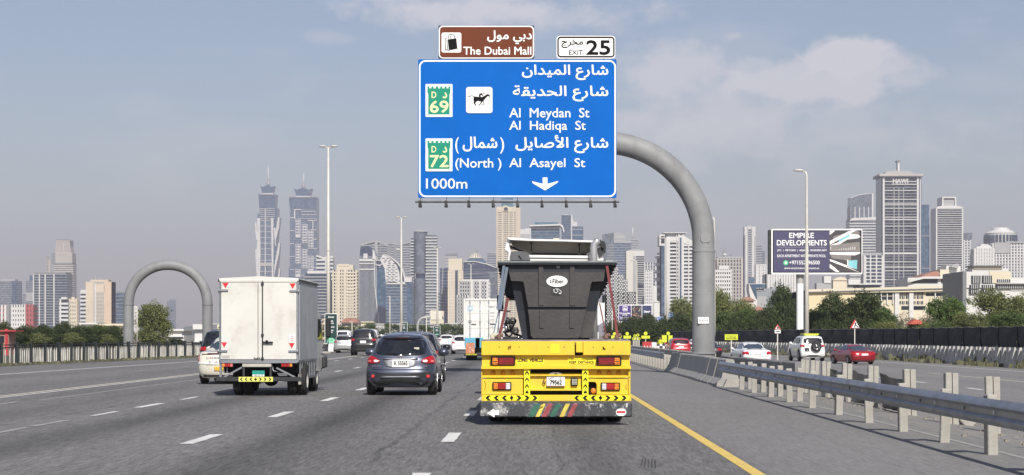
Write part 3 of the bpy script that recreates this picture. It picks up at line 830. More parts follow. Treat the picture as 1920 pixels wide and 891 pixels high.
# green advertising boards on the median
GB = mat('dark_green_board', (.010,.045,.040), .4, var=.1)
for i, (x0,x1,y0,y1,Y,lab) in enumerate(((609,633,588,649,173,'tall dark green advertising board, the nearest, right of the box truck'),(750,764,605,630,281,'dark green advertising board, the middle one, above the grey crossover roof'),(813,825.5,611,634,378,'small dark green advertising board, the farthest, beside the white car'))):
    S = Sign('advertising_board', lab, Y, x0, x1, y0, y1, 'board'); S.t['group'] = 'green boards on the median'
    k = (x1-x0)/24
    S.plate('panel', x0, x1, y0, y1-4*k, .03, SIGNW, .25)
    S.k = 28
    S.flat('green_face', [[(x0+1*k,y0+1*k),(x1-1*k,y0+1*k),(x1-1*k,y1-5*k),(x0+1*k,y1-5*k)]], GB)
    S.text('Emaar', x0+7*k, x1-6*k, y0+5*k, y0+8*k, WPRINT, .03)
    for (a,b,c,dd,st) in ((8,16,13,15.5,'2BR'),(7,17,17,19.5,'VILLAS'),(6,18,24,26.5,'THE OASIS'),(7,17,30,32.5,'Summer'),(9,15,33.5,36,'Plan')):
        if i == 0 or a != 6: S.text(st, x0+a*k, x0+b*k, y0+c*k, y0+dd*k, WPRINT, .03)
    S.flat('green_badge', [[(x0+4*k,y1-6*k),(x1-4*k,y1-6*k),(x1-5*k,y1-12*k),(x1-9*k,y1-15*k),(x0+9*k,y1-15*k),(x0+5*k,y1-12*k)]], mat('mint_print',(.25,.65,.42)))
    S.text('19', x0+10*k, x0+14.5*k, y1-13*k, y1-9*k, GB, .02)
    mb = MB(); mb.box(S.X(x0+7*k),S.X(x1-7*k),-.1,.1,0,S.Z(y1-4*k)); mb.build('pedestal', SIGNW, S.t)
# ---------------------------------------------------------------- low median beyond
mb = MB(); mb.box(-.9,.9,0,700,0,.14,0,.02)
struct(mb.build('median', CONC_PALE, None, (-17.8, 168, 0)))
jersey('concrete_barrier', 'low pale barrier at the head of the distant median, under the first green board', -18.6, 166, -18.4, 250, 24, .62, CONC_PALE, .4, .3, .13)

# ---------------------------------------------------------------- small far gantry with the back of a sign
Y = 400
t = thing('far_gantry', 'small distant gantry arch carrying the back of a cream sign', 'sign gantry', (wx(783,Y),Y,0))
q = lambda px: wx(px,Y)-wx(783,Y)
pts = [(0,0,0),(0,0,wz(612,Y))] + [(q(783+14*(1-math.cos(a))),0,wz(612-17*math.sin(a),Y)) for a in [math.pi/2*i/6 for i in range(1,7)]] + [(q(830),0,wz(594,Y))]
mb = MB(); mb.tube(pts, .22, 0, 10); mb.build('arch_pole', STEEL, t)
mb = MB(); mb.box(q(807),q(829),-.4,-.3,wz(600,Y),wz(583,Y),0,.05); mb.build('sign_back', mat('cream_sign_back',(.62,.58,.5)), t)
mb = MB(); mb.box(q(798),q(830),.2,.5,wz(597,Y),wz(592,Y)); mb.build('lighting_bar', DARK, t)

# ---------------------------------------------------------------- billboards
Y = 215
S = Sign('billboard', 'large purple property billboard on a thick white pole', Y, 1442, 1617, 430, 514, 'billboard')
S.plate('frame', 1446, 1616.5, 429.5, 514.5, .12, SIGNW, .3)
mb = MB(); mb.box(S.X(1442),S.X(1447),.0,1.3,S.Z(514),S.Z(431)); mb.box(S.X(1447),S.X(1616),.16,1.3,S.Z(513),S.Z(431)); mb.build('backing_box', DARK, S.t)
S.k = 36
PUR = mat('purple_print', (.062,.058,.125), .45, var=.05)
S.flat('dark_border', [[(1448.5,432),(1615,432),(1615,511.5),(1448.5,511.5)]], INK)
S.flat('purple_field', [[(1450,433.5),(1555,433.5),(1555,510),(1450,510)]], PUR)
def bz(pts): return [(1430+a/5.567, 400+b/5.567) for a, b in pts]
S.text('EMPIRE', 1479.5, 1525.5, 437, 446.5, WPRINT, .02)
S.text('DEVELOPMENTS', 1456.5, 1549.5, 450.5, 460.5, WPRINT, .02)
S.flat('rule', [[(1458,463.4),(1549,463.4),(1549,464),(1458,464)]], mat('lilac_print',(.35,.33,.42)))
S.text('JVC  |  MEYDAN  |  ARJAN  |  BUSINESS BAY', 1457, 1550, 467.5, 472.5, WPRINT, .01)
S.text('EACH APARTMENT WITH PRIVATE POOL', 1457, 1548, 477.5, 482.5, WPRINT, .01)
S.flatp('phone_badge', disc(S.X(1473), S.Z(493), .27), mat('badge_green',(.1,.5,.22)))
S.flatp('phone_glyph', disc(S.X(1473), S.Z(493), .12), WPRINT)
S.text('+971552896500', 1479.5, 1536.5, 489, 496, WPRINT, .012)
S.text('www.empiredevelopments.ae', 1470, 1535.5, 501, 506, WPRINT, .006)
S.flat('villa_dark', [[(1555,433.5),(1613,433.5),(1613,510),(1555,510)]], mat('render_dark',(.06,.055,.06)))
S.flat('villa_grey', [bz([(700,330),(1010,300),(1015,400),(700,400)]), bz([(700,425),(920,440),(920,500),(720,470)]), bz([(740,240),(860,210),(880,190),(990,180),(1010,210),(830,290),(720,300)])], mat('render_grey',(.22,.20,.19)))
S.flat('villa_slabs', [bz([(697,182),(755,182),(697,228)]), bz([(697,292),(890,192),(970,170),(985,172),(900,220),(775,285),(700,330)]), bz([(785,305),(900,215),(1000,225),(1018,248),(990,262),(880,275),(800,325),(700,335)]),
    bz([(697,408),(1015,405),(1015,420),(960,440),(820,436),(700,430)]), bz([(697,480),(760,500),(990,590),(1000,612),(960,600),(700,500)]), bz([(697,530),(740,560),(800,612),(760,612),(697,570)]), bz([(880,485),(892,490),(892,560),(990,590),(1000,610),(880,560)])], WPRINT)
S.flat('villa_pool', [bz([(895,495),(985,488),(980,585),(893,552)]), bz([(790,280),(900,222),(910,240),(800,300)])], mat('pool_print',(.22,.55,.60)))
S.flat('villa_bits', [bz([(700+i*23,345+(i*37)%40),(712+i*23,345+(i*37)%40),(712+i*23,385),(700+i*23,385)]) for i in range(12)], mat('render_pale',(.5,.48,.44)))
mb = MB(); px0 = S.X(1501.5); mb.tube([(px0,.7,0),(px0,.7,S.Z(517))], .38, 0, 20); mb.build('pole', SIGNW, S.t, sharp=40)
mb = MB(); mb.tube([(px0,.7,S.Z(531)),(px0,.7,S.Z(513))], .40, 0, 20); mb.build('pole_collar', STEEL, S.t, sharp=40)

Y = 330
S = Sign('billboard', 'low three panel purple billboard beyond the trees, right of the bin', Y, 1160, 1222, 572, 603, 'billboard')
S.plate('frame', 1159.5, 1222, 571.5, 603.5, .1, SIGNW, .3); S.k = 36
DU = mat('du_purple', (.07,.035,.20), .45, var=.06)
S.flat('left_panel', [[(1160.5,573),(1183,573),(1183,602.5),(1160.5,602.5)]], DU)
S.flat('middle_panel', [[(1184,573),(1203,573),(1203,602.5),(1184,602.5)]], mat('poster_dark',(.035,.03,.04)))
S.flat('right_panel', [[(1204,573),(1221.5,573),(1221.5,597),(1204,602.5)]], mat('navy_print',(.04,.045,.13)))
S.ring('logo_frame', 1167.5, 1176.5, 574.5, 583.5, .1, .08, WPRINT)
S.text('du', 1169, 1175, 576.5, 581.5, WPRINT, .04)
S.text('12 months', 1162, 1181, 586, 589, WPRINT, .05); S.text('on us.', 1167, 1176, 590, 592, WPRINT, .05)
S.text('Movies and series', 1163, 1180, 594, 596.3, WPRINT, .03); S.text('entertainment', 1163, 1180, 597, 599, WPRINT, .03)
S.text('Disney+', 1207.5, 1219, 582.5, 587.5, WPRINT, .04); S.text('Streaming', 1209, 1219, 591, 593, WPRINT, .03)
rr = random.Random(8)
for nm, m_ in (('poster_patch', mat('poster_tan',(.35,.28,.18))), ('poster_patch', mat('poster_grey',(.30,.28,.28))), ('poster_patch', mat('poster_red',(.25,.07,.05)))):
    ps = []
    for i in range(9):
        x = rr.uniform(1185,1200); y = rr.uniform(575,598); ps.append([(x,y),(x+rr.uniform(1,3),y+rr.uniform(-.5,.5)),(x+rr.uniform(1,3),y+rr.uniform(1,4)),(x,y+rr.uniform(1,3))])
    stuff(S.flat(nm, ps, m_))
mb = MB()
for px in (1168, 1192, 1214): mb.box(S.X(px)-.12,S.X(px)+.12,.1,.3,0,S.Z(603))
mb.build('legs', STEEL, S.t)
for (x0,x1,y0,y1,Yq,lab,ls) in ((1254,1271,585.5,600,300,'blue direction sign half hidden by the trees left of the column',(('Financial Centre',588,590.5),('Business Bay',592.5,595),('Exit',596.5,598.5))),(1232,1251,594,600.5,310,'small blue sign low behind the trees beside the lamp post',(('Al Safa',596,598.5),))):
    S = Sign('direction_sign', lab, Yq, x0, x1, y0, y1); S.plate('panel', x0, x1, y0, y1, .05, BLUE, .1); S.k = 8
    S.ring('border', x0+.3, x1-.3, y0+.3, y1-.3, .08, .05, SIGNW)
    for st, a, b in ls: S.text(st, x0+2, x1-2.5, a, b, SIGNW, .02)
    mb = MB()
    for px in (x0+3, x1-3): mb.box(S.X(px)-.08,S.X(px)+.08,.06,.2,-.4,S.Z(y1))
    mb.build('legs', STEEL, S.t)
# ---------------------------------------------------------------- skyline
G_BLUE = glass_grid('blue_tower_glass', (.03,.07,.12), (.12,.20,.28), 3.2, 3.6)
G_DARK = glass_grid('dark_tower_glass', (.012,.018,.03), (.07,.09,.12), 3.2, 3.6)
G_NAVY = glass_grid('navy_tower_glass', (.014,.030,.06), (.075,.11,.16), 3.0, 3.6)
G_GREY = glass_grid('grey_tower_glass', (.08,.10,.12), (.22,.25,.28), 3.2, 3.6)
G_TEAL = glass_grid('teal_tower_glass', (.05,.13,.17), (.16,.28,.33), 4, 4)
WWHT = mat('tower_white_cladding', (.60,.59,.57), .6, var=.06, scale=.05)
WGRY = mat('tower_grey_cladding', (.36,.36,.36), .6, var=.08, scale=.05)
WDGR = mat('tower_dark_grey_cladding', (.20,.21,.22), .6, var=.08, scale=.05)
WCRM = mat('tower_cream_cladding', (.62,.55,.42), .7, var=.06, scale=.05)
WBEI = mat('tower_beige_cladding', (.58,.49,.38), .7, var=.06, scale=.05)
WSTO = mat('tower_stone_cladding', (.46,.42,.36), .7, var=.08, scale=.05)
WRED = mat('tower_red_cladding', (.36,.09,.085), .6, var=.1, scale=.1)
TILE = mat('terracotta_roof', (.34,.17,.13), .8, var=.15, scale=.4)
HALO = 2.0
class Tower:
    def __init__(s, label, x0, x1, ytop, Z, core=G_BLUE, depth=None, yaw=0.0, name='tower', cat='tower', group=None, body=True, zb=-1.0):
        s.Z = Z; s.w = (x1-x0)*Z/F; s.h = wz(ytop, Z); s.d = depth or s.w*.8; s.zb = zb
        s.cx = wx((x0+x1)/2, Z)
        if yaw:            # keep the seen width when turned
            s.w = s.w/(abs(math.cos(yaw)) + (s.d/s.w)*abs(math.sin(yaw))) if not depth else (s.w - s.d*abs(math.sin(yaw)))/abs(math.cos(yaw))
        s.t = thing(name, label, cat, (s.cx, Z+s.d/2, 0), yaw, group)
        s.core = core
        if body: s.box('core', -s.w/2, s.w/2, zb, s.h, core)
    def X(s, px): return wx(px, s.Z) - s.cx
    def Zp(s, py): return wz(py, s.Z)
    def box(s, name, x0, x1, z0, z1, m, pro=0., y0=None, y1=None):
        mb = MB(); mb.box(x0, x1, (-s.d/2-pro) if y0 is None else y0, (s.d/2+pro) if y1 is None else y1, z0, z1); return mb.build(name, m, s.t)
    def pbox(s, name, px0, px1, py0, py1, m, pro=.4, y1=None):
        return s.box(name, s.X(px0), s.X(px1), s.Zp(py1), s.Zp(py0), m, pro, None, y1)
    def bands(s, m, sp=3.6, th=1.2, pro=.6, x0=None, x1=None, z0=0, z1=None, name='floor_slabs', skip=0, ring=True):
        mb = MB(); x0 = -s.w/2-pro if x0 is None else x0; x1 = s.w/2+pro if x1 is None else x1; z1 = s.h if z1 is None else z1
        z = max(z0, 3.5); k = 0
        while z + th < z1 + .1:
            k += 1
            if not (skip and k % skip == 0):
                if ring: mb.box(x0, x1, -s.d/2-pro, s.d/2+pro, z, z+th)
                else: mb.box(x0, x1, -s.d/2-pro, -s.d/2+.5, z, z+th)
            z += sp
        return stuff(mb.build(name, m, s.t)) if k else None
    def piers(s, m, n, wd=1.0, pro=.8, x0=None, x1=None, z0=None, z1=None, name='piers', sides=True):
        mb = MB(); a = -s.w/2 if x0 is None else x0; b = s.w/2 if x1 is None else x1
        z0 = s.zb if z0 is None else z0; z1 = s.h if z1 is None else z1
        for i in range(n):
            x = a + (b-a)*(i/(n-1) if n > 1 else .5)
            mb.box(x-wd/2, x+wd/2, -s.d/2-pro, -s.d/2+.3, z0, z1)
        if sides:
            k = max(2, int(n*s.d/s.w))
            for i in range(k):
                y = -s.d/2 + s.d*(i/(k-1))
                mb.box(-s.w/2-pro, -s.w/2+.2, y-wd/2, y+wd/2, z0, z1); mb.box(s.w/2-.2, s.w/2+pro, y-wd/2, y+wd/2, z0, z1)
        return stuff(mb.build(name, m, s.t))
    def roof(s, m, hh=3, inset=.15, name='roof_plant'):
        w = s.w*(.5-inset); return s.box(name, -w, w, s.h, s.h+hh, m, -s.d*inset)
    def mast(s, px, py, r=.5, m=None, ybase=None):
        mb = MB(); x = s.X(px); z0 = s.h-1 if ybase is None else s.Zp(ybase)
        mb.tube([(x,0,z0),(x,0,s.Zp(py))], [r, r*.35], 0, 8); return mb.build('mast', m or WGRY, s.t)
    def poly(s, name, pts, m, y0=None, y1=None, pro=.3):
        mb = MB(); mb.prism([(s.X(a), s.Zp(b)) for a, b in pts], (-s.d/2-pro) if y0 is None else y0, (s.d/2) if y1 is None else y1); return mb.build(name, m, s.t)
    def balconies(s, px0, px1, m, sp=3.6, pro=1.6, z0=4, z1=None, th=1.1):
        mb = MB(); z = z0; z1 = z1 or s.h-3
        while z < z1: mb.box(s.X(px0), s.X(px1), -s.d/2-pro, -s.d/2+.2, z, z+th); z += sp
        return stuff(mb.build('balconies', m, s.t))
def zt(ox, oy, k): return lambda pts: [(ox+a/k, oy+b/k) for a, b in pts]

# ---- far left group
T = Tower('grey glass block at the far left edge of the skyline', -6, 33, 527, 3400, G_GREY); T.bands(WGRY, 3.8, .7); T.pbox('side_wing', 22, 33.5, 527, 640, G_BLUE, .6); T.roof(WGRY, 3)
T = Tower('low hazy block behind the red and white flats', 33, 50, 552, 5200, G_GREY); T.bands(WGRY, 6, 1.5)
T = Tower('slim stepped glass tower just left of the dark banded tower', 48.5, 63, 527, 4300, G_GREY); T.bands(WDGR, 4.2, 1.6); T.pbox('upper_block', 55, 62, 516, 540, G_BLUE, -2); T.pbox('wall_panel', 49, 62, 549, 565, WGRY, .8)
T = Tower('white flats with a red end, left of the dark banded tower', 22, 62, 571, 1500, G_DARK, name='apartment_block', cat='building')
T.bands(WWHT, 3.4, 1.7, .5, x1=T.X(48)); T.bands(WRED, 3.4, 1.7, .5, x0=T.X(48.2), name='red_floor_slabs'); T.piers(WWHT, 6, 1.2, .9, T.X(23), T.X(47), sides=False); T.piers(WRED, 3, 1.5, .9, T.X(50), T.X(61), sides=False, name='red_piers'); T.pbox('podium', 20, 54, 612, 634, WWHT, 4)
T = Tower('red and white striped flats cut by the left edge of the photo', -14, 10, 572, 1500, G_DARK, name='apartment_block', cat='building'); T.bands(WRED, 3.4, 1.8, .5); T.piers(WWHT, 5, 1.6, .9)
T = Tower('broad dark banded tower with two white vertical lines', 62.5, 125, 514, 2500, G_NAVY, yaw=.0)
T.bands(WGRY, 3.3, .8, .5, x1=T.X(101)); T.bands(WGRY, 3.3, .6, .5, x0=T.X(101.3), name='right_floor_slabs')
T.piers(WWHT, 2, 1.4, 1.0, T.X(85), T.X(101.5), sides=False); T.piers(WWHT, 2, 1.2, .9, T.X(63), T.X(74), sides=False, name='edge_piers'); T.roof(WDGR, 2, .03)
T = Tower('tall pale grey tower in three tapering tiers at the left', 102.5, 137, 495, 3700, G_GREY); T.bands(WSTO, 3.9, 2.2, .6)
T.pbox('middle_tier', 98, 136, 474.5, 494.5, WSTO, 1.5); T.pbox('middle_tier_side', 97.5, 104, 474, 495, WDGR, 2); T.pbox('dark_gap', 99, 136, 493, 495.5, WDGR, 1.8)
T.poly('top_tier', [(104,474.5),(133,474.5),(130.5,449.5),(105,449)], WSTO); T.poly('top_frame', [(105,448.6),(130.5,449.3),(130.5,450.3),(105,449.8)], WDGR, pro=1)
for k in range(9): T.pbox('tier_band', 104.5, 132, 452+k*2.5, 452.5+k*2.5, WGRY, .7)
for k in range(6): T.pbox('tier_band', 104.5, 136, 477+k*2.8, 477.6+k*2.8, WGRY, 1.8)
T.pbox('logo_spire', 119, 120, 456, 470, WWHT, 1)
T = Tower('two thin pale spikes of a tower beside the tall grey tiered tower', 87, 91, 481, 4400, G_GREY); T.bands(WSTO, 5, 2.5); T.pbox('second_spike', 91, 95, 487, 560, WSTO, 1)
T = Tower('small white banded flats in front of the dark banded tower', 112, 127, 561.5, 1800, G_DARK, name='apartment_block', cat='building'); T.bands(WWHT, 3.6, 1.9, .5); T.pbox('white_wall', 112, 115, 561, 640, WWHT, .8); T.roof(WWHT, 2)
T = Tower('stepped cream flats right beside the small white banded flats', 127.5, 143, 560, 1850, G_GREY, name='apartment_block', cat='building'); T.bands(WCRM, 3.6, 1.8, .5); T.pbox('crown', 134, 140, 557, 562, WCRM, .5); T.piers(WCRM, 5, 1.1, .8)
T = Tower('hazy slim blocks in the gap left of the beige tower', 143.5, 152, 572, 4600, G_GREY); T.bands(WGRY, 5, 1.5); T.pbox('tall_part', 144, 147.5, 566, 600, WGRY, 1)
T = Tower('narrow white tower with black window bands attached left of the beige one', 151.5, 163, 543.5, 1900, G_DARK); T.bands(WWHT, 3.7, 2.0, .5); T.pbox('blank_top', 151.5, 163, 543.5, 549, WWHT, .6)
T = Tower('beige slab tower with a central strip of dark windows', 161, 209, 528.5, 1850, G_DARK)
T.pbox('left_wall', 161, 175, 528.5, 640, WBEI, .6); T.pbox('right_wall', 195.5, 209, 528.5, 640, mat('tower_tan_cladding', (.58,.45,.33), .7, var=.05, scale=.05), .6); T.pbox('head_wall', 180, 196, 533, 548, WBEI, .6)
T.bands(WSTO, 3.3, 1.5, .3, x0=T.X(175), x1=T.X(195.5), z1=T.Zp(532), ring=False); T.piers(WSTO, 8, 1.1, .5, T.X(175.5), T.X(195), sides=False); T.mast(175, 517, .6); T.roof(WBEI, 2)
T.pbox('white_strip', 177.5, 180, 531, 640, WWHT, .9)
T = Tower('blue glass office block between the beige tower and the arch', 210, 236, 549.5, 2200, G_BLUE); T.bands(WDGR, 4, .9); T.pbox('white_edge', 209, 213, 550, 640, WWHT, .8); T.roof(WDGR, 2, .02)
T = Tower('white flats seen through the arch behind the green tree', 249, 258, 575, 2000, G_GREY, name='apartment_block', cat='building'); T.bands(WWHT, 3.5, 1.9); T.piers(WWHT, 4, 1.2)
T = Tower('bluish block seen through the arch behind the green tree', 258, 276, 582, 2600, G_BLUE); T.bands(WGRY, 4, 1)
T = Tower('slender hazy blue tower seen alone through the arch', 317.5, 328, 562, 5600, G_BLUE); T.bands(WDGR, 5, 1.6); T.pbox('crown', 319, 326, 560.5, 562.5, WDGR, -3)
T = Tower('thinner hazy twin left of the slender tower inside the arch', 312.8, 317, 565, 5700, G_BLUE); T.bands(WDGR, 5, 1.6)

# ---- twin crowned towers
def twin_crown(T, xc, y_spire, pet, y_body):
    T.pbox('neck', xc-pet*.78, xc+pet*.78, y_body-4.5, y_body, WWHT, -T.d*.18)
    mb = MB()
    for sx in (-1, 1):
        mb.prism([(T.X(xc)+sx*0.0, T.Zp(y_body-4)), (T.X(xc+sx*pet*.75), T.Zp(y_body-4)), (T.X(xc+sx*pet), T.Zp(y_body-17)), (T.X(xc+sx*pet*.62), T.Zp(y_body-14.5)), (T.X(xc+sx*pet*.30), T.Zp(y_body-17)), (T.X(xc), T.Zp(y_body-18))], -T.d*.35, T.d*.3)
    mb.build('crown_petals', G_BLUE, T.t)
    zc = T.Zp(y_body-22); r = 4.2*T.Z/F
    mb = MB(); mb.lathe([(r*.25,zc-r*1.2),(r*.5,zc-r*.6),(r*1.2,zc+r*.15),(r*.6,zc+r*.3),(r*.95,zc+r*.55),(r*.2,zc+r*.9)], (T.X(xc),0,0), 'z', 12); mb.build('crown_globe', WGRY, T.t)
    mb = MB(); mb.tube([(T.X(xc),0,zc),(T.X(xc),0,T.Zp(y_spire))], [2.2,.7], 0, 8); mb.build('spire', WWHT, T.t)
zz1 = zt(460, 300, 3.7125)
T = Tower('left twin skyscraper, slimmer, with a crown, spire and white zigzag fins', 486.5, 514.5, 372, 4700, G_BLUE, depth=45)
T.poly('upper_shaft', zz1([(98,335),(92,245),(212,240),(205,335)]), G_BLUE, pro=1.5); T.poly('top_ring', zz1([(88,244),(92,237),(210,240),(212,247)]), WDGR, pro=3); T.poly('belt', zz1([(95,262),(210,262),(210,266),(95,266)]), G_NAVY, pro=2)
T.bands(WWHT, 13.2, 1.2, .8, x0=T.X(488), x1=T.X(511), z1=T.Zp(388)); T.bands(WGRY, 4.4, .5, .4, name='thin_floor_slabs', z1=T.Zp(365))
T.piers(WWHT, 1, 2.0, 1.2, T.X(497.5), T.X(497.5), z1=T.Zp(392), sides=False)
for i, (p) in enumerate(([(85,405),(103,405),(107,640),(104,815),(90,815),(78,660),(84,560)], [(180,405),(197,405),(197,815),(186,815)], [(200,475),(212,470),(214,600),(208,600)], [(228,398),(240,402),(236,470),(212,560),(205,560),(218,470)], [(232,577),(243,580),(236,650),(212,760),(203,815),(203,740),(222,640)], [(236,755),(246,757),(240,815),(228,815)], [(70,435),(82,440),(84,520),(90,560),(80,560),(72,500)], [(72,620),(84,628),(90,700),(94,815),(82,815),(74,700)])):
    T.poly('white_fin', zz1(p), WWHT, -T.d/2-4-i*.3, -T.d/2+12)
T.poly('side_wing', zz1([(200,335),(222,335),(222,400),(235,400),(226,470),(212,600),(232,600),(222,700),(212,815),(195,815),(195,335)]), G_BLUE, pro=.9)
T.poly('side_wing', zz1([(84,375),(98,375),(98,815),(86,815),(80,640),(84,520)]), G_BLUE, pro=.7)
for k in range(6): T.poly('belt', zz1([(96,338+k*14),(205,338+k*14),(205,341+k*14),(96,341+k*14)]), WWHT, pro=2.2)
T.poly('warm_band', zz1([(106,716),(190,716),(190,738),(106,738)]), WSTO, pro=2)
twin_crown(T, 500.5, 311, 13, 365)
T = Tower('right twin skyscraper, broader, crowned, with checkered white window frames', 543.5, 594, 372, 4700, G_BLUE, depth=50)
T.poly('flared_top', zz1([(310,335),(303,262),(497,262),(492,335)]), G_BLUE, pro=1); T.poly('top_ring', zz1([(303,257),(497,257),(497,264),(303,264)]), WDGR, pro=3)
T.bands(WGRY, 4.4, .5, .4, name='thin_floor_slabs')
for (x0,x1,ys) in ((350,384,((408,540),(585,720),(760,815))), (394,432,((447,580),(622,755),(800,815))), (438,474,((485,618),(668,770)))):
    for (a,b) in ys:
        T.poly('window_frame', zz1([(x0,a),(x1,a),(x1,b),(x0,b)]), WWHT, -T.d/2-2, -T.d/2+2)
        n_ = max(1, int((b-a)/19))
        mb = MB()
        for k in range(n_):
            for j in range(3):
                xa = x0+3+j*(x1-x0-4)/3; xb = xa+(x1-x0-4)/3-4
                q = zz1([(xa, a+3+k*19),(xb, a+15+k*19)]); mb.box(T.X(q[0][0]),T.X(q[1][0]),-T.d/2-2.3,-T.d/2-1.9,T.Zp(q[1][1]),T.Zp(q[0][1]))
        stuff(mb.build('panes', G_NAVY, T.t))
T.poly('white_frame', zz1([(340,343),(390,343),(390,349),(348,349),(348,410),(340,410)]), WWHT, -T.d/2-3, -T.d/2+1); T.poly('white_frame', zz1([(435,419),(474,419),(474,485),(468,485),(468,425),(435,425)]), WWHT, -T.d/2-3, -T.d/2+1)
for (a,b,x0) in ((356,360,390),(380,384,390),(407,410,345)): T.poly('belt', zz1([(x0,a),(495,a),(495,b),(x0,b)]), WWHT, pro=2)
T.bands(WWHT, 22, 1.6, 1.2, x0=T.X(588), x1=T.X(594), name='edge_bands', z1=T.Zp(410)); T.bands(WWHT, 30, 1.4, 1.2, x0=T.X(543.5), x1=T.X(552), name='edge_bands', z1=T.Zp(400))
T.poly('low_wing', zz1([(302,750),(316,745),(316,815),(302,815)]), G_BLUE, pro=.5)
twin_crown(T, 567, 322, 17, 370)

# ---- centre left
T = Tower('white banded tower with an open roof, hidden behind the tallest lamp post', 594, 624, 481, 2900, G_NAVY); T.bands(WWHT, 5.5, 2.6, .8); T.poly('roof_wing', [(593,478),(606,482),(624,480),(625,484),(606,486),(593,481)], WWHT); T.poly('roof_mast', [(610,483),(613,479),(616,483),(616,530),(610,530)], WWHT, pro=3)
T = Tower('dark glass block with pale floor lines just right of the box truck', 572, 617, 513, 2400, G_NAVY); T.bands(WGRY, 3.7, 1.2, .6); T.pbox('crown', 576, 612, 508, 514, WWHT, -.5); T.pbox('white_edge', 613.5, 617, 513, 640, WWHT, 1)
T = Tower('cream and white residential tower with rows of balconies right of the lamp', 625, 667.5, 506, 2200, G_DARK, name='apartment_tower')
T.bands(WCRM, 3.45, 1.5, 1.2); T.piers(WCRM, 9, 1.4, 1.0); T.piers(WCRM, 2, 3.2, 1.6, T.X(635), T.X(647), name='cream_piers', sides=False)
T.pbox('crown', 631, 662, 496.5, 507, WCRM, -1); T.pbox('crown_cap', 634, 655, 495, 499, WCRM, -.5); T.balconies(649, 664, WCRM)
T = Tower('narrow dark tower strip left of the cream residential tower', 617.5, 625, 525, 2250, G_DARK); T.piers(WCRM, 2, 1.5, .8)
T = Tower('low dark block with pale floors right of the cream residential tower', 667.5, 674, 545, 3000, G_NAVY); T.bands(WGRY, 4, 1)
T = Tower('hazy pale tower with a peaked frame roof behind the curved glass tower', 676, 727, 459, 3300, G_GREY); T.bands(WGRY, 4, 1.3)
T.poly('roof_frame', [(676,459),(676,457.5),(705,451),(727,458),(727,461),(705,453.5),(678,460)], WGRY); T.pbox('corner_pier', 703, 708, 452, 640, WGRY, 1)
T = Tower('grey balcony tower behind the perforated white sail roof', 727, 773, 459, 3250, G_GREY); T.bands(WGRY, 4, 1.6); T.poly('roof_frame', [(727,455),(748,458),(773,453),(773,455),(748,460),(727,457)], WGRY); T.piers(WDGR, 3, 5, .8, T.X(731), T.X(752), sides=False); T.pbox('white_sign', 743, 750, 466, 469, WWHT, 2)
zc_ = zt(600, 420, 4.455)
T = Tower('blue glass tower with vertical fins and a curving white edge line', 674, 705, 480, 2500, G_NAVY, depth=30)
T.poly('glass_head', zc_([(332,270),(338,195),(400,185),(445,205),(465,260),(468,320),(332,320)]), G_NAVY, pro=.4)
T.piers(WGRY, 15, .55, .8); T.pbox('white_belt', 674, 703, 486, 490, WWHT, 1.6); T.pbox('white_belt', 674, 703, 493.5, 495.5, WWHT, 1.6); T.pbox('white_belt', 674, 703, 504, 506.5, WWHT, 1.6)
T.poly('white_square', zc_([(365,248),(398,248),(398,290),(363,290)]), WWHT, -T.d/2-2, -T.d/2)
T.poly('swept_wing', zc_([(440,212),(452,222),(462,255),(468,300),(440,300)]), WWHT, pro=1.6)
T.poly('curved_side', zc_([(455,370),(560,355),(560,860),(495,860),(478,700),(462,520)]), G_BLUE, -T.d/2-.2, T.d/2)
T.poly('curved_white_line', zc_([(452,300),(460,300),(462,520),(480,680),(497,830),(489,830),(472,680),(455,520)]), WWHT, -T.d/2-2.2, -T.d/2)
T.poly('top_gallery', zc_([(465,300),(530,305),(532,330),(500,352),(465,345)]), WWHT, -T.d/2-1.5, T.d/2-2); T.poly('gallery_glass', zc_([(470,306),(528,310),(525,322),(498,338),(472,334)]), G_DARK, -T.d/2-2.2, -T.d/2)
T = Tower('white perforated sail roof rising over a banded blue glass base', 724.5, 762, 533, 2400, G_BLUE, depth=30); T.bands(WGRY, 3.6, .6)
T.poly('sail_wall', zc_([(502,300),(530,250),(560,268),(600,300),(640,345),(662,400),(668,470),(640,492),(550,492),(540,370)]), WWHT, -T.d/2-1.5, -T.d/2+3)
T.poly('sail_glass', zc_([(560,262),(600,282),(650,325),(690,385),(706,450),(706,495),(660,495),(668,455),(650,390),(610,320)]), G_NAVY, -T.d/2-1, T.d/2)
T.poly('sail_edge', zc_([(530,250),(560,258),(605,283),(655,326),(695,386),(711,450),(711,480),(704,480),(702,450),(688,392),(648,332),(598,290),(560,266)]), WWHT, -T.d/2-2.2, T.d/2)
mb = MB(); rr = random.Random(4)
for r_ in range(14):
    y = 285+r_*15
    for k in range(3):
        x = 540+ (r_*6 if r_ < 5 else 15) + k*36 + (r_ % 2)*14 - (20 if r_ < 3 else 0)
        if x+22 < 560+r_*7+50 and x+22 < 655:
            q = zc_([(x,y),(x+22,y+5)]); mb.box(T.X(q[0][0]),T.X(q[1][0]),-T.d/2-1.8,-T.d/2-1.4,T.Zp(q[1][1]),T.Zp(q[0][1]))
stuff(mb.build('wall_slots', G_DARK, T.t)); T.pbox('white_annex', 759, 772, 520, 529, WWHT, 1.2); T.pbox('annex_glass', 762, 773, 529, 640, G_BLUE, .3); T.pbox('terrace', 724, 760, 528.5, 533, WWHT, 1.5)
T = Tower('tall round grey glass tower with flat white cap and banded wing', 799, 818, 441, 2500, G_GREY, depth=24); T.bands(WWHT, 3.7, 1.2, .8); 
mb = MB(); r_ = 13*2500/F; xc = T.X(787.5)
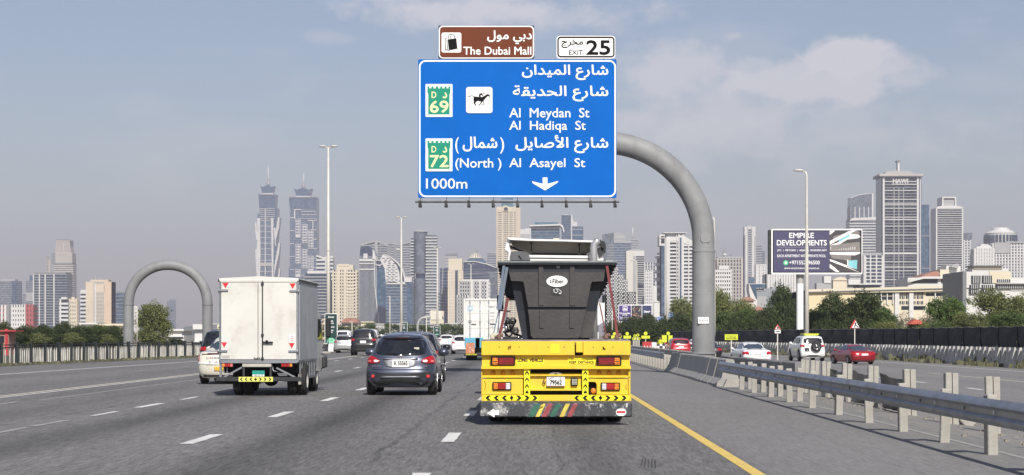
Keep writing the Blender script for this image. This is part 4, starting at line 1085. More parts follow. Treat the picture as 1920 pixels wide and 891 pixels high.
for (a, b) in ((434,513),(522,640)): mb.lathe([(0.1,T.Zp(b)),(r_,T.Zp(b)),(r_,T.Zp(a)),(0.1,T.Zp(a))], (xc,0,0), 'z', 32)
mb.build('round_shaft', glass_grid('silver_tower_glass', (.10,.12,.145), (.24,.27,.30), 3.0, 3.6), T.t, sharp=40)
mb = MB(); mb.lathe([(r_*.7,T.Zp(523)),(r_*.7,T.Zp(512))], (xc,0,0), 'z', 24); mb.build('neck', G_NAVY, T.t)
mb = MB(); mb.lathe([(0.1,T.Zp(434)),(r_*1.12,T.Zp(434)),(r_*1.12,T.Zp(433)),(0.1,T.Zp(432))], (xc+1,0,0), 'z', 32); mb.build('roof_cap', WWHT, T.t)
T.box('left_wing', T.X(770), T.X(776), 0, T.Zp(447), G_NAVY, 0); T.bands(WWHT, 3.7, 1.2, .8, x0=T.X(769.5), x1=T.X(776), z1=T.Zp(447), name='left_wing_slabs')
T = Tower('pale low building behind the small far gantry', 806, 832, 583, 1500, WCRM, name='building', cat='building'); T.bands(WDGR, 5, 1.5, .2); T.pbox('higher_block', 808, 818, 582, 600, WCRM, .4)
T = Tower('low grey block between the round tower and the dark blue wedge', 818, 828, 549, 2600, G_GREY, name='building', cat='building'); T.bands(WGRY, 4, 1.6)
T = Tower('dark blue wedge tower left of the cream slab tower', 825, 845, 503, 2350, G_NAVY); T.bands(WDGR, 3.6, .6); T.poly('pale_diagonal', [(830,503),(831.5,503),(829,552),(828,552)], WGRY, pro=1)
T = Tower('cream slab tower with two columns of punched windows', 841, 867, 485, 2300, G_DARK); T.pbox('head_wall', 841, 867, 485, 507, WCRM, 1)
T.bands(WCRM, 3.5, 1.7, .5, ring=False, z1=T.Zp(507)); T.piers(WCRM, 10, 1.5, .8, z1=T.Zp(507)); T.piers(G_NAVY, 1, 3.0, 1.4, T.X(856), T.X(856), z1=T.Zp(507), sides=False, name='glass_strip')
T = Tower('pale grey tower top behind the cream slab tower', 835, 857, 478, 2700, WGRY); T.pbox('cap', 836, 857, 475, 479, WDGR, .5); T.bands(WDGR, 4, 1, .2)
T = Tower('curved navy glass tower carrying a white pyramid roof', 869, 932, 500, 2600, G_NAVY)
T.poly('curved_head', [(869,501),(869,491),(890,490.5),(912,495),(932,503),(932,506)], G_NAVY); T.poly('white_curve', [(869,490),(890,489.5),(914,494.5),(932,502),(932,503.2),(912,496),(890,491),(869,491.5)], WWHT, pro=1.5)
for a, b in ((512,.8),(519,.5),(533,.7)): T.poly('white_curve', [(870,a+2),(900,a),(932,a-1),(932,a-1+b),(900,a+b),(870,a+2+b)], WGRY, pro=1.2)
T.poly('upper_block', [(872,491),(880,484),(905,484),(912,492)], G_BLUE, y0=-T.d*.3)
x0, x1, zt_, zb_ = T.X(879.5), T.X(903), T.Zp(465), T.Zp(483.5); xm = (x0+x1)/2; hw_ = (x1-x0)/2
mb = MB(); mb.add([(x0,-hw_,zb_),(x1,-hw_,zb_),(x1,hw_,zb_),(x0,hw_,zb_),(xm,0,zt_)], [(0,1,4),(1,2,4),(2,3,4),(3,0,4)]); mb.build('pyramid_roof', WCRM, T.t)
mb = MB()
for k in (-.8,-.45,0,.45,.8): mb.bar((xm+hw_*k,-hw_-.3,zb_),(xm,-.6,zt_),.9,.6)
stuff(mb.build('pyramid_ribs', WDGR, T.t)); T.pbox('right_wing', 916, 932, 512, 640, G_GREY, .8)
T.bands(WDGR, 3.6, .5, .3)
T = Tower('white gridded residential block above the shipping container', 862, 917, 527, 1950, G_DARK, name='apartment_block', cat='building'); T.bands(WWHT, 3.5, 1.4, .9); T.piers(WWHT, 13, .9, .9); T.piers(WWHT, 3, 2.2, 1.4, T.X(886), T.X(914), sides=False, name='white_piers'); T.pbox('roof_bar', 867, 917, 524, 528, WWHT, 1.2)
T = Tower('lower white gridded wing at the left of the white residential block', 858, 877, 553, 1900, G_DARK, name='apartment_block', cat='building'); T.bands(WWHT, 3.5, 1.5, .9); T.piers(WWHT, 5, 1.2, .9)
T = Tower('hazy banded tower just left of the tall beige tower', 913, 932, 475, 3700, G_GREY); T.bands(WGRY, 4.5, 1.6); T.poly('step', [(918,475),(932,470),(932,476)], WGRY)

# ---- centre: behind the sign and the bin
T = Tower('tall beige tower with rows of small windows under the blue sign', 931, 975, 390, 2800, G_DARK)
T.bands(WCRM, 3.0, 1.5, .6, ring=False, z1=T.Zp(392)); T.piers(WBEI, 15, .8, .5, sides=False)
for (a, b, m_) in ((931,933,WBEI),(941.5,943.5,WCRM),(953,955,WCRM),(961,963.5,WCRM),(967,975,WBEI)): T.pbox('pier', a, b, 388, 640, m_, 1.3)
T.pbox('head_wall', 933, 972, 388, 396, WCRM, .9); T.poly('arched_top', [(942,396),(942,388),(943,386.5),(946,385.8),(950,385.8),(953,387),(954,389),(954,396)], WCRM, pro=1.8); T.poly('arch_window', [(945,395),(945,390.5),(947,388.8),(950,388.8),(952,390.5),(952,395)], G_DARK, pro=2.1, y1=-T.d/2)
T.pbox('glass_box', 940, 962, 371, 388, G_TEAL, -3); T.pbox('penthouse', 967, 972.5, 386, 392, WCRM, 0)
T = Tower('pale block with faint windows right of the tall beige tower', 974, 996, 430, 3000, WWHT); T.pbox('step', 985, 996, 428.5, 431, WWHT, -1)
mb = MB()
for r_ in range(14):
    for k in range(8): mb.box(T.X(976+k*2.4),T.X(977.3+k*2.4),-T.d/2-.3,-T.d/2+.2,T.Zp(440+r_*3.6+1.6),T.Zp(440+r_*3.6))
stuff(mb.build('windows', G_DARK, T.t))
T = Tower('blue glass block with an overhanging white canopy roof above the bin', 996, 1049, 426, 2500, G_BLUE); T.bands(WDGR, 3.6, .5, .3); T.poly('canopy', [(993,425),(993,422.5),(1050,420.5),(1055,423),(1058,432),(1058,436),(1056,436),(1054.5,428),(1050,423.5)], WWHT, pro=6); T.pbox('teal_roof', 1002, 1046, 416.5, 421.5, G_TEAL, -3)
for k in range(5): T.pbox('canopy_strut', 1000+k*10, 1000.8+k*10, 423, 428, WWHT, 3)
T.pbox('window_band', 996, 1049, 427, 429, WWHT, 1)
T = Tower('slim blue slab tower with a white edge beyond the canopy roofed block', 1053, 1073, 403.5, 2900, G_BLUE); T.bands(WDGR, 3.6, .5, .3); T.pbox('white_edge', 1070.5, 1073, 403, 640, WWHT, 1); T.poly('roof_dish', [(1057,403),(1060,401.5),(1064,401.5),(1066,403)], WWHT, pro=-3)
T = Tower('small white tower head behind the blue slab tower', 1073, 1082, 416, 3600, WWHT); T.pbox('knob', 1073, 1075, 412, 417, WWHT, -3)
T = Tower('short blue glass block right of the slim blue slab tower', 1073, 1093.5, 425, 2800, G_BLUE); T.bands(WGRY, 8, 1); T.pbox('roof_line', 1073, 1093.5, 424, 426, WDGR, .5)

# ---- right of the bin
zd = zt(1130, 400, 4.244)
T = Tower('blue glass tower topped by a grey block with white lettering', 1139, 1183, 456, 3200, G_BLUE); T.bands(WGRY, 4, .8); T.poly('grey_head', zd([(88,222),(88,152),(135,150),(170,175),(180,178),(180,222)]), WGRY); T.poly('left_part', zd([(0,168),(55,160),(85,155),(88,225),(88,380),(0,380)]), G_GREY, pro=.5)
mb = MB(); lettering(mb, 'DAMAC', T.X(1153), T.X(1171), T.Zp(448), T.Zp(443.5), -T.d/2-1.2, 0, .03); mb.build('lettering', WWHT, T.t); T.pbox('roof_line', 1151, 1183, 452, 456, WGRY, .8)
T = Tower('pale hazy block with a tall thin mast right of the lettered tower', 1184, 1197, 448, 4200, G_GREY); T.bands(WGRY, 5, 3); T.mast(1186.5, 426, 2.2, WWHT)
T = Tower('white tower with a blank cream wall and dark banded right side', 1174, 1208, 471, 2000, WWHT, yaw=0); T.pbox('blank_wall', 1174, 1191, 472, 640, mat('tower_ivory_cladding', (.60,.57,.50), .6, var=.03, scale=.05), .8)
T.pbox('shaded_return', 1187, 1191.5, 480, 640, WGRY, 1.1); mb = MB()
for k in range(27): mb.box(T.X(1192.5),T.X(1207.8),-T.d/2-.5,-T.d/2+.3,T.Zp(480.5+k*4.1+2.1),T.Zp(480.5+k*4.1))
stuff(mb.build('window_bands', G_DARK, T.t)); T.pbox('roof_plant', 1178, 1207, 468, 472, WGRY, -2); T.pbox('dark_floor', 1194, 1207, 533, 538, G_DARK, .9)
T = Tower('stepped grey building of staggered boxes below the lettered tower', 1136, 1192, 547.5, 1700, WDGR, name='stepped_building', cat='building')
steps = ((1136,1149,487),(1149,1159,500),(1159,1169,515),(1169,1177,524),(1177,1192,547.5))
for a, b, y in steps: T.pbox('step_block', a, b, y, 640, WDGR, 0)
mb = MB()
for a, b, y in steps:
    yy = y+1.5; r_ = 0
    while yy < 612:
        xx = a+.4+(r_ % 2)*2.2
        while xx+2.4 < b+.6: mb.box(T.X(xx),T.X(xx+2.6),-T.d/2-1.4,-T.d/2+.1,T.Zp(yy+2.4),T.Zp(yy)); xx += 4.4
        yy += 3.4; r_ += 1
stuff(mb.build('staggered_boxes', WWHT, T.t))
T = Tower('grey slab tower with white piers left of the bright white high rise', 1209, 1229, 492, 2600, G_GREY); T.bands(WGRY, 3.8, 1.2); T.piers(WWHT, 5, 1.2, 1.0); T.pbox('right_part', 1219, 1229, 497, 640, G_NAVY, .4)
T = Tower('white gridded tower in front of the grey slab tower', 1209, 1222.5, 506, 2300, G_DARK); T.bands(WWHT, 3.6, 1.7, .6); T.piers(WWHT, 5, 1.4, .9)
T = Tower('bright white high rise with blue recess strips beside the gantry column', 1240, 1300, 450, 1900, G_DARK, depth=24)
T.bands(WWHT, 3.4, 1.6, 1.2, x0=T.X(1256), x1=T.X(1268)); T.bands(WWHT, 3.4, 1.8, 1.2, x0=T.X(1281), x1=T.X(1300), name='right_slabs'); T.bands(WWHT, 3.4, 1.5, .8, x0=T.X(1268), x1=T.X(1273), name='middle_slabs')
for a, b, y, m_ in ((1240,1245,459,G_BLUE),(1245.5,1248,448,WGRY),(1248,1256,447,WWHT),(1271.5,1274,440,WWHT),(1274,1277.5,446,G_BLUE),(1277.5,1282,441,WWHT),(1268,1269.5,441,WWHT),(1290,1292,452,WWHT)): T.pbox('pier', a, b, y, 640, m_, 2.2)
T.pbox('head_wall', 1249, 1272, 444, 452, WWHT, 1.5); T.poly('head_wall', [(1272,441),(1284,443),(1295,450),(1300,452),(1300,460),(1272,455)], WWHT, pro=1.4); T.pbox('roof_beam', 1244, 1288, 435.8, 437, WWHT, 1); T.pbox('roof_room', 1250, 1280, 437, 445, WGRY, -3)
T.poly('corner_frame', [(1236,461),(1236,442),(1238,440),(1246,440),(1246,443),(1239,443),(1239,457),(1246,457),(1246,461)], WWHT, pro=2.5); T.pbox('frame_window', 1239.5, 1245, 444, 455, G_DARK, 1)
T = Tower('white balcony stack standing left of the bright white high rise', 1232, 1241, 474, 1950, G_GREY, name='apartment_tower'); T.bands(WWHT, 7.2, 3.0, 1.5); T.pbox('white_edge', 1239, 1241, 480, 640, WWHT, 1)
T = Tower('slender plain white block in front of the balcony stack', 1225, 1231.5, 536, 1500, WWHT, name='building', cat='building'); T.pbox('step', 1226, 1229.5, 565, 640, WGRY, .5)
T = Tower('tall blank white low wing beside the low three panel billboard', 1226, 1237, 566, 900, WWHT, name='building', cat='building'); T.poly('slanted_top', [(1226,567),(1229,562),(1237,567)], WWHT)

# ---- right of the gantry column
T = Tower('white balcony flats right of the gantry column', 1337, 1370, 505, 1700, G_DARK, name='apartment_block', cat='building'); T.bands(WWHT, 3.4, 1.7, .9); T.piers(WWHT, 9, .9, .8); T.pbox('crown', 1348, 1367, 498, 506, WWHT, -1)
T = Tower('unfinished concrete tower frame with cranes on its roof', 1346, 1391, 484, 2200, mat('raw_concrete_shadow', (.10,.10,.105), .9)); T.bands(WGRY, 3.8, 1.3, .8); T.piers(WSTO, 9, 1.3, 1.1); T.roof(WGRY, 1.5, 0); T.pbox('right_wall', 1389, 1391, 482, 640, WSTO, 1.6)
mb = MB()
for (a, b, c_, d_) in ((1358,484,1358,468),(1358,476,1362,464),(1356,476,1366,473),(1366,479,1374,477),(1371,482,1373,476),(1346,482,1344,470)): mb.bar((T.X(a),0,T.Zp(b)),(T.X(c_),0,T.Zp(d_)),.8,.8)
mb.build('cranes', WDGR, T.t); mb = MB(); mb.box(T.X(1357),T.X(1363),-4,4,T.Zp(478),T.Zp(475)); mb.build('crane_cab', WWHT, T.t)
T = Tower('very tall slim white tower with a ladder of windows up its front', 1396, 1416.5, 425, 2900, WWHT, depth=18); mb = MB()
for k in range(40): mb.box(T.X(1403),T.X(1409),-T.d/2-.7,-T.d/2+.2,T.Zp(430+k*4.2+2.4),T.Zp(430+k*4.2))
stuff(mb.build('windows', G_GREY, T.t)); T.pbox('left_strip', 1396, 1398, 441, 640, WGRY, .7); T.pbox('right_strip', 1414.5, 1417.5, 443, 640, WGRY, .7); T.pbox('roof_room', 1401, 1410, 422.5, 426, WGRY, -2); T.piers(WGRY, 2, 1, .8, T.X(1402.3), T.X(1409.7), sides=False)
T.pbox('glass_foot', 1404, 1414, 520, 640, G_BLUE, .9)
T = Tower('hazy stepped grey tower right of the slim white tower', 1418, 1429, 459, 4000, G_GREY); T.bands(WGRY, 5, 2); T.pbox('step', 1429, 1434, 470, 640, G_GREY, .2); T.pbox('step', 1434, 1440, 486, 640, WGRY, .2)
T = Tower('short cream white tower in front of the hazy stepped one', 1418, 1436, 497, 2500, G_GREY); T.piers(WWHT, 3, 4, .9, T.X(1420), T.X(1434.5)); T.bands(WWHT, 3.6, 1.8, .6); T.pbox('roof', 1417.5, 1436.5, 495.5, 498, WWHT, 1.2)
T = Tower('wide block with blue and white vertical stripes under the large purple billboard', 1437, 1500, 514, 1500, G_BLUE); T.piers(WWHT, 14, 1.6, .8); T.bands(WGRY, 8, .8, .3)
T = Tower('grey mall building with a slanted glass prow and pale lettering', 1416, 1470, 541, 900, mat('mall_grey_panel', (.24,.26,.28), .5, var=.05, scale=.1), name='mall_building', cat='building')
T.poly('slanted_prow', [(1404,532),(1436,532),(1414,541),(1419,560),(1419,600),(1416,600),(1404,545)], WWHT, -T.d/2-1, T.d/2); T.poly('prow_glass', [(1406,533),(1434,533),(1433,540),(1417,540),(1419,560),(1417,558)], G_BLUE, -T.d/2-1.6, -T.d/2)
T.pbox('glass_bays', 1420, 1436, 556, 600, G_DARK, .2); T.piers(WGRY, 6, .7, .6, T.X(1420.5), T.X(1435.5), z1=T.Zp(556), sides=False); T.pbox('low_wing', 1448, 1470, 538, 545, WGRY, -.5)
mb = MB(); lettering(mb, 'MALL', T.X(1419), T.X(1431), T.Zp(546), T.Zp(543.5), -T.d/2-.4, 0, .02); mb.build('lettering', WWHT, T.t)
for i, (a, b, y, Yq, lab) in enumerate(((1391,1413,557,520,'small white house with a terracotta roof left of the grey mall'),(1416,1431,575,420,'villa with a pink tiled roof just above the trees below the mall'),(1640,1700,0,0,''))):
    if not lab: continue
    T = Tower(lab, a, b, y+7, Yq, WCRM, name='house', cat='house'); h = T.h; w = T.w/2+.6; d = T.d/2+.6
    mb = MB(); mb.add([(-w,-d,h),(w,-d,h),(w,d,h),(-w,d,h),(-w*.3,0,T.Zp(y)),(w*.3,0,T.Zp(y))],[(0,1,5,4),(1,2,5),(2,3,4,5),(3,0,4)]); mb.build('roof', TILE, T.t)
T = Tower('hazy pale curved top tower left of the big dark tower', 1594.5, 1637, 385, 3700, G_GREY); T.poly('curved_top', [(1594.5,386),(1594.5,371),(1610,365.5),(1634,362.5),(1637,363),(1637,386)], G_GREY); T.bands(WWHT, 4.5, 1.0, .6, z1=T.Zp(410)); T.piers(WWHT, 6, 1.6, .8, z1=T.Zp(388)); T.pbox('edge', 1634.5, 1637.5, 363, 410, WWHT, 1); T.poly('rim', [(1594.5,372.5),(1594.5,371),(1610,365),(1634,362),(1634,363.2),(1610,366.4)], WWHT, pro=1)
T = Tower('pale banded glass tower directly left of the big dark tower', 1594, 1653, 411, 2800, G_GREY); T.bands(WWHT, 3.8, 1.4, .8); T.poly('roof', [(1594,411),(1600,409),(1653,406.5),(1653,412),(1594,414)], WWHT, pro=2); T.pbox('corner', 1650, 1653, 410, 640, WGRY, 1.4)
T = Tower('lower banded tower with white balconies at the foot of the big dark tower', 1621, 1654, 479, 2000, G_NAVY); T.bands(WWHT, 3.5, 1.0, .9); T.piers(WWHT, 4, 1.3, 1.2); T.pbox('roof_deck', 1618, 1654, 474, 479, WGRY, -2); T.pbox('white_edge', 1621, 1624, 481, 640, WWHT, 1.3)

# ---- the big dark tower
T = Tower('big dark glass tower with white floor lines, overhanging roof and mast', 1652.5, 1727.5, 332, 2350, G_DARK, depth=38)
T.bands(WGRY, 3.45, .5, .6, x0=T.X(1658), x1=T.X(1721)); T.bands(WWHT, 10.35, .9, .9, x0=T.X(1658), x1=T.X(1721), name='wide_floor_slabs'); T.piers(WWHT, 2, 2.2, 1.6, T.X(1656.5), T.X(1720.5), sides=False); T.piers(WGRY, 3, .9, 1.2, T.X(1676), T.X(1694), z1=T.Zp(352), sides=False, name='centre_mullions')
T.pbox('side_face', 1722, 1727.5, 332, 640, G_GREY, .6); T.pbox('edge_pier', 1724.5, 1726, 332, 640, WWHT, 1.2)
T.pbox('overhanging_roof', 1648, 1729.5, 326.5, 331, WSTO, 4); T.pbox('roof_edge', 1648, 1729.5, 330, 331.6, WDGR, 4.4)
T.poly('roof_hood', [(1660,326.5),(1664,321),(1680,319),(1700,318.5),(1714,322),(1716,326.5)], WGRY, y0=-T.d*.3, y1=T.d*.3); T.pbox('mast_shaft', 1687.3, 1690.7, 301, 320, WWHT, -14); T.pbox('mast_cap', 1685.5, 1692.5, 299, 302, WDGR, -13); T.mast(1689, 296, .6, WDGR, 300)
mb = MB(); lettering(mb, 'HAWI', T.X(1674), T.X(1702), T.Zp(344), T.Zp(335), -T.d/2-1.4, 0, .05); mb.build('lettering', WWHT, T.t)
T.pbox('sign_band', 1672, 1719, 345, 346.5, WWHT, 1.2)
for y in (382, 411, 475, 500): T.pbox('wide_band', 1658, 1721, y, y+1.8, WWHT, 1.3)
T = Tower('narrow plain blue glass tower behind the big dark tower', 1727, 1742, 384, 2500, G_BLUE); T.bands(WDGR, 40, 1.4, .5); T.pbox('edge', 1740.5, 1742.5, 420, 640, G_NAVY, .3)
T = Tower('white tower with black horizontal bands and a framed rooftop box', 1755, 1806, 390, 2200, WWHT, depth=30)
mb = MB()
for k in range(29): mb.box(T.X(1757.5),T.X(1803.5),-T.d/2-.7,-T.d/2+.3,T.Zp(392.5+k*4.15+2.0),T.Zp(392.5+k*4.15))
stuff(mb.build('window_bands', G_DARK, T.t)); T.poly('roof_slope', [(1755,391),(1758,387.5),(1768,386),(1795,386),(1804,388),(1806,391)], WWHT); T.pbox('rooftop_box', 1770, 1791, 373, 387, WGRY, -4); T.poly('roof_frame', [(1767,387),(1767.5,369),(1793.5,369),(1794,387),(1791.5,387),(1791,371.5),(1770,371.5),(1769.5,387)], WWHT, pro=-2); T.mast(1779.5, 365, .5, WDGR, 370)
T = Tower('thin hazy tower right of the white and black banded tower', 1808, 1819, 450, 3000, G_GREY); T.bands(WWHT, 4, 1.6); T.piers(WWHT, 3, 1.5, 1); T.poly('glass_top', [(1808,452),(1808,437),(1823,436.5),(1823,448),(1815,452)], G_GREY)
T = Tower('small navy glass block right of the thin hazy tower', 1820, 1828.5, 477, 2700, G_NAVY); T.bands(WGRY, 4, .8); T.pbox('cap', 1821, 1828, 473, 478, WGRY, -1)
T = Tower('white residential tower with vertical bays near the right edge', 1828, 1862, 466, 2100, G_GREY, name='apartment_tower'); T.bands(WWHT, 3.5, 1.4, .8); T.piers(WWHT, 8, 2.2, 1.3); T.poly('crown', [(1829,467),(1833,462),(1838,462),(1840,458),(1852,458),(1858,461),(1862,467)], WWHT, pro=-.5)
T = Tower('tall white tower with a stepped round crown at the right edge', 1862, 1935, 456, 2500, G_GREY, name='apartment_tower'); T.bands(WWHT, 3.6, 1.2, .8); T.piers(WWHT, 14, 1.8, 1.3); T.pbox('blank_panel', 1864, 1893, 455, 475, WGRY, 2.2); T.pbox('roof_slab', 1886, 1935, 453, 456, WGRY, 2.5)
mb = MB(); k_ = 2500/F; xc = T.X(1882.5)
mb.lathe([(29*k_,T.Zp(458)),(29*k_,T.Zp(438)),(30*k_,T.Zp(436.5)),(26*k_,T.Zp(435)),(23*k_,T.Zp(431.5)),(17*k_,T.Zp(431)),(16*k_,T.Zp(427)),(13*k_,T.Zp(425.5)),(.1,T.Zp(425))], (xc,0,0), 'z', 28); mb.build('round_crown', WWHT, T.t, sharp=30)
mb = MB()
for k in range(28):
    a = 2*math.pi*k/28; mb.box(xc+29.2*k_*math.cos(a)-1.3, xc+29.2*k_*math.cos(a)+1.3, 29.2*k_*math.sin(a)-1.3, 29.2*k_*math.sin(a)+1.3, T.Zp(455), T.Zp(440))
stuff(mb.build('crown_windows', G_NAVY, T.t))

# ---- low rise behind the right-hand trees
T = Tower('long low cream building with rows of square windows behind the trees', 1515, 1806, 545, 480, WCRM, depth=40, name='office_building', cat='building')
T.poly('parapet', [(1515,547),(1515,543),(1806,535),(1806,545),(1700,548),(1515,550)], WCRM, pro=1.0); T.poly('cornice', [(1515,548.5),(1515,547.3),(1806,539.3),(1806,541)], WDGR, pro=1.3); T.pbox('blank_wall', 1515, 1612, 549, 600, mat('sunny_cream_wall', (.66,.56,.36), .8, var=.04), .4)
mb = MB(); mb2 = MB()
for r_, y in enumerate((546,554,564.5)):
    for x in (1684.5,1691,1698.5,1711.5,1719,1726): 
        w_ = 7.2 if x == 1698.5 else 5
        mbx = MB(); mbx.box(T.X(x),T.X(x+w_),-T.d/2-.06,-T.d/2+.2,T.Zp(y+6.3),T.Zp(y)); o = mbx.build('window', G_DARK, T.t)
        mbx = MB(); mbx.box(T.X(x+w_/2)-.05,T.X(x+w_/2)+.05,-T.d/2-.12,-T.d/2-.06,T.Zp(y+6.3),T.Zp(y)); mbx.build('mullion', WWHT, o)
for a, b, y0, y1 in ((1736,1804,550,555),(1612,1680,546,553),(1620,1680,556,562),(1690,1735,574,581)): T.pbox('strip_window', a, b, y0, y1, G_DARK, .08)
for a in (1640,1651,1662,1673,1752,1770,1786): T.pbox('pilaster', a, a+2, 545, 570, WWHT, .5)
T.piers(WWHT, 2, 1.0, .6, T.X(1708), T.X(1681), z1=T.Zp(545), sides=False)
T = Tower('white rooftop pavilions with dark glazing above the long cream building', 1702, 1805, 521, 620, WWHT, depth=20, name='rooftop_pavilion', cat='building'); T.poly('sloping_parapet', [(1702,530),(1706,524),(1730,519),(1805,518),(1805,523),(1730,523)], WWHT, pro=1.2)
for a, b in ((1709,1758),(1765,1773),(1775,1802)): T.pbox('glazing', a, b, 523, 531, G_DARK, .2)
T.poly('red_roof', [(1730,519),(1738,514),(1750,510),(1760,508),(1765,512),(1762,519)], TILE, pro=-2); T.pbox('white_block', 1778, 1805, 498, 519, WWHT, -3); T.pbox('white_block', 1765, 1782, 505, 519, WCRM, -2); T.poly('roof_dish', [(1783,500),(1790,495),(1797,494),(1800,498),(1797,503)], WGRY, pro=-1)
T = Tower('low domed cream hall under the large purple billboard', 1562, 1588, 525, 620, WCRM, name='hall', cat='building'); T.poly('domed_roof', [(1561,526),(1566,522),(1576,519),(1585,521),(1589,526)], WCRM)
T = Tower('low grey and white roofs between the dome and the big dark tower', 1588, 1652, 533, 640, WGRY, name='low_roofs', cat='building'); T.pbox('white_block', 1590, 1612, 524, 534, WWHT, 1); T.pbox('glazing', 1600, 1650, 536, 540, G_DARK, .3); T.pbox('white_edge', 1588, 1652, 532, 534, WWHT, .5)
T = Tower('small white buildings below the left half of the large purple billboard', 1531, 1562, 531, 700, WGRY, name='small_building', cat='building'); T.pbox('white_top', 1545, 1558, 518, 531, WWHT, .3); T.bands(WWHT, 4, 1.6, .4)
T = Tower('boxy white modern building with a dark frame at the right', 1811, 1960, 524, 430, WWHT, depth=20, name='office_building', cat='building')
T.pbox('dark_frame', 1804, 1811, 509, 576, mat('dark_frame_grey', (.17,.18,.19), .6, var=.05), .6); T.pbox('upper_block', 1811, 1894, 509.5, 540, WWHT, .3); T.pbox('cream_wall', 1854, 1894, 509, 531, WCRM, .5); T.pbox('wing', 1894, 1960, 521, 545, WWHT, .2)
for a, b, y0, y1 in ((1820.5,1837.5,517,532),(1840.5,1859,517,531),(1868,1893,524,530),(1817,1836,534.5,541.5),(1840,1861,534.5,541),(1817,1838,544,550.5),(1840,1850,543.5,548),(1867,1920,533,541)):
    mbx = MB(); mbx.box(T.X(a),T.X(b),-T.d/2-.55,-T.d/2+.2,T.Zp(y1),T.Zp(y0)); o = mbx.build('window', G_DARK, T.t)
    n_ = int((b-a)/3.4); mbx = MB()
    for k in range(1, n_): x = T.X(a+(b-a)*k/n_); mbx.box(x-.06,x+.06,-T.d/2-.62,-T.d/2-.5,T.Zp(y1),T.Zp(y0))
    stuff(mbx.build('mullions', WWHT, o))
T.pbox('canopy_line', 1866, 1960, 531, 533, WGRY, 1.2)
T = Tower('cream roofed white villa behind the cluster of right hand flats', 1823, 1890, 503, 800, WWHT, name='villa', cat='building'); T.pbox('dark_eave', 1822, 1880, 497.5, 499.5, WDGR, 1.5); T.pbox('upper_storey', 1826, 1878, 499, 505, WCRM, .4)
# ---- low rise at the centre and left, above the tree line
lows = [(640,672,596,605,900,TILE,'long low building with a terracotta tiled roof behind the silver SUV'),(671,700,603,609,950,WCRM,'low cream building right of the terracotta roof'),(604,625,598,606,850,mat('ochre_wall',(.55,.42,.24),.8),'low ochre building between the box truck and the first green board'),
        (700,760,607,612,1100,WWHT,'long white low wall of buildings right behind the second green board'),(835,930,606,612,1050,WWHT,'long white low building left of the shipping container'),(760,830,608,612,1150,WGRY,'low grey white sheds behind the round tower foot'),
        (148,182,605,616,700,WWHT,'white low block at the foot of the beige tower'),(182,233,607,620,650,WCRM,'cream low block right of the white low block on the left'),(313,345,617,629,420,WWHT,'small white building inside the arch'),(362,382,608,640,330,WWHT,'plain white box building at the right leg of the arch'),
        (338,364,612,632,700,mat('slate_shed',(.14,.16,.18),.6),'grey domed shed inside the arch'),(1140,1180,603,612,700,WWHT,'white low buildings left of the low three panel billboard foot'),(396,412,606,640,420,WGRY,'grey building strip between the arch and the box truck')]
for a, b, y0, y1, Yq, m_, lab in lows:
    T = Tower(lab, a, b, y1, Yq, WCRM if m_ is TILE else m_, name='low_building', cat='building', depth=14)
    if m_ is TILE: T.poly('roof', [(a-1,y1),(a+6,y0+2),(a+12,y0),(b-10,y0),(b-4,y0+3),(b+1,y1)], TILE, pro=1)
    elif 'domed' in lab: T.poly('roof', [(a,y1),(a+3,y0+5),(a+9,y0+1),(a+16,y0),(b-4,y0+3),(b,y1)], m_)
    else: T.pbox('parapet', a, b, y0, y0+(y1-y0)*.3, m_, .3); T.pbox('upper_storey', a+(b-a)*.1, b-(b-a)*.15, y0, y1, m_, -.5)
    if 'domed' not in lab and 'wall' not in lab:
        mb = MB(); n_ = max(3, int((b-a)/4))
        for k in range(n_): x = T.X(a+1+(b-a-2)*(k+.5)/n_); mb.box(x-.5*Yq/900,x+.5*Yq/900,-T.d/2-.12,-T.d/2+.1,T.Zp(y1+6),T.Zp(y1+3))
        stuff(mb.build('windows', G_DARK, T.t))
# ---------------------------------------------------------------- trees
def leaf_mat(name, a, b, c=None):
    n = N(name); geo = n.new('ShaderNodeNewGeometry')
    cc = n.coord()
    k = n.noise(cc, .9, 4, .6); r = n.new('ShaderNodeTexWhiteNoise'); m = n.new('ShaderNodeVectorMath', operation='SNAP'); n.l(cc, m.inputs[0]); m.inputs[1].default_value = (.35,.35,.35); n.l(m.outputs[0], r.inputs['Vector'])
    f = n.math('ADD', n.math('MULTIPLY', n.remap(k,.35,.65), .6), n.math('MULTIPLY', r.outputs['Value'], .4))
    col = n.mix(f, a, b)
    p = n.new('ShaderNodeBsdfPrincipled'); n.l(col, p.inputs['Base Color']); p.inputs['Roughness'].default_value = .6; p.inputs['Specular IOR Level'].default_value = .25
    t = n.new('ShaderNodeBsdfTranslucent'); n.l(col, t.inputs[0])
    mx = n.new('ShaderNodeMixShader'); mx.inputs[0].default_value = .22; n.l(p.outputs[0], mx.inputs[1]); n.l(t.outputs[0], mx.inputs[2]); n.l(mx.outputs[0], n.out.inputs[0])
    return n.mat
LEAF_D = leaf_mat('dark_leaves', (.028,.045,.017), (.090,.118,.042))
LEAF_M = leaf_mat('mid_green_leaves', (.045,.080,.020), (.12,.17,.050))
LEAF_B = leaf_mat('bright_green_leaves', (.060,.115,.022), (.15,.22,.055))
LEAF_O = leaf_mat('olive_leaves', (.095,.115,.035), (.23,.25,.095))
LEAF_G = leaf_mat('grey_green_leaves', (.10,.105,.06), (.24,.23,.14))
BARK = mat('bark', (.10,.075,.055), .9, var=.3, scale=4, bump=.5)
PALE_BARK = mat('pale_bark', (.20,.17,.13), .9, var=.3, scale=4, bump=.5)
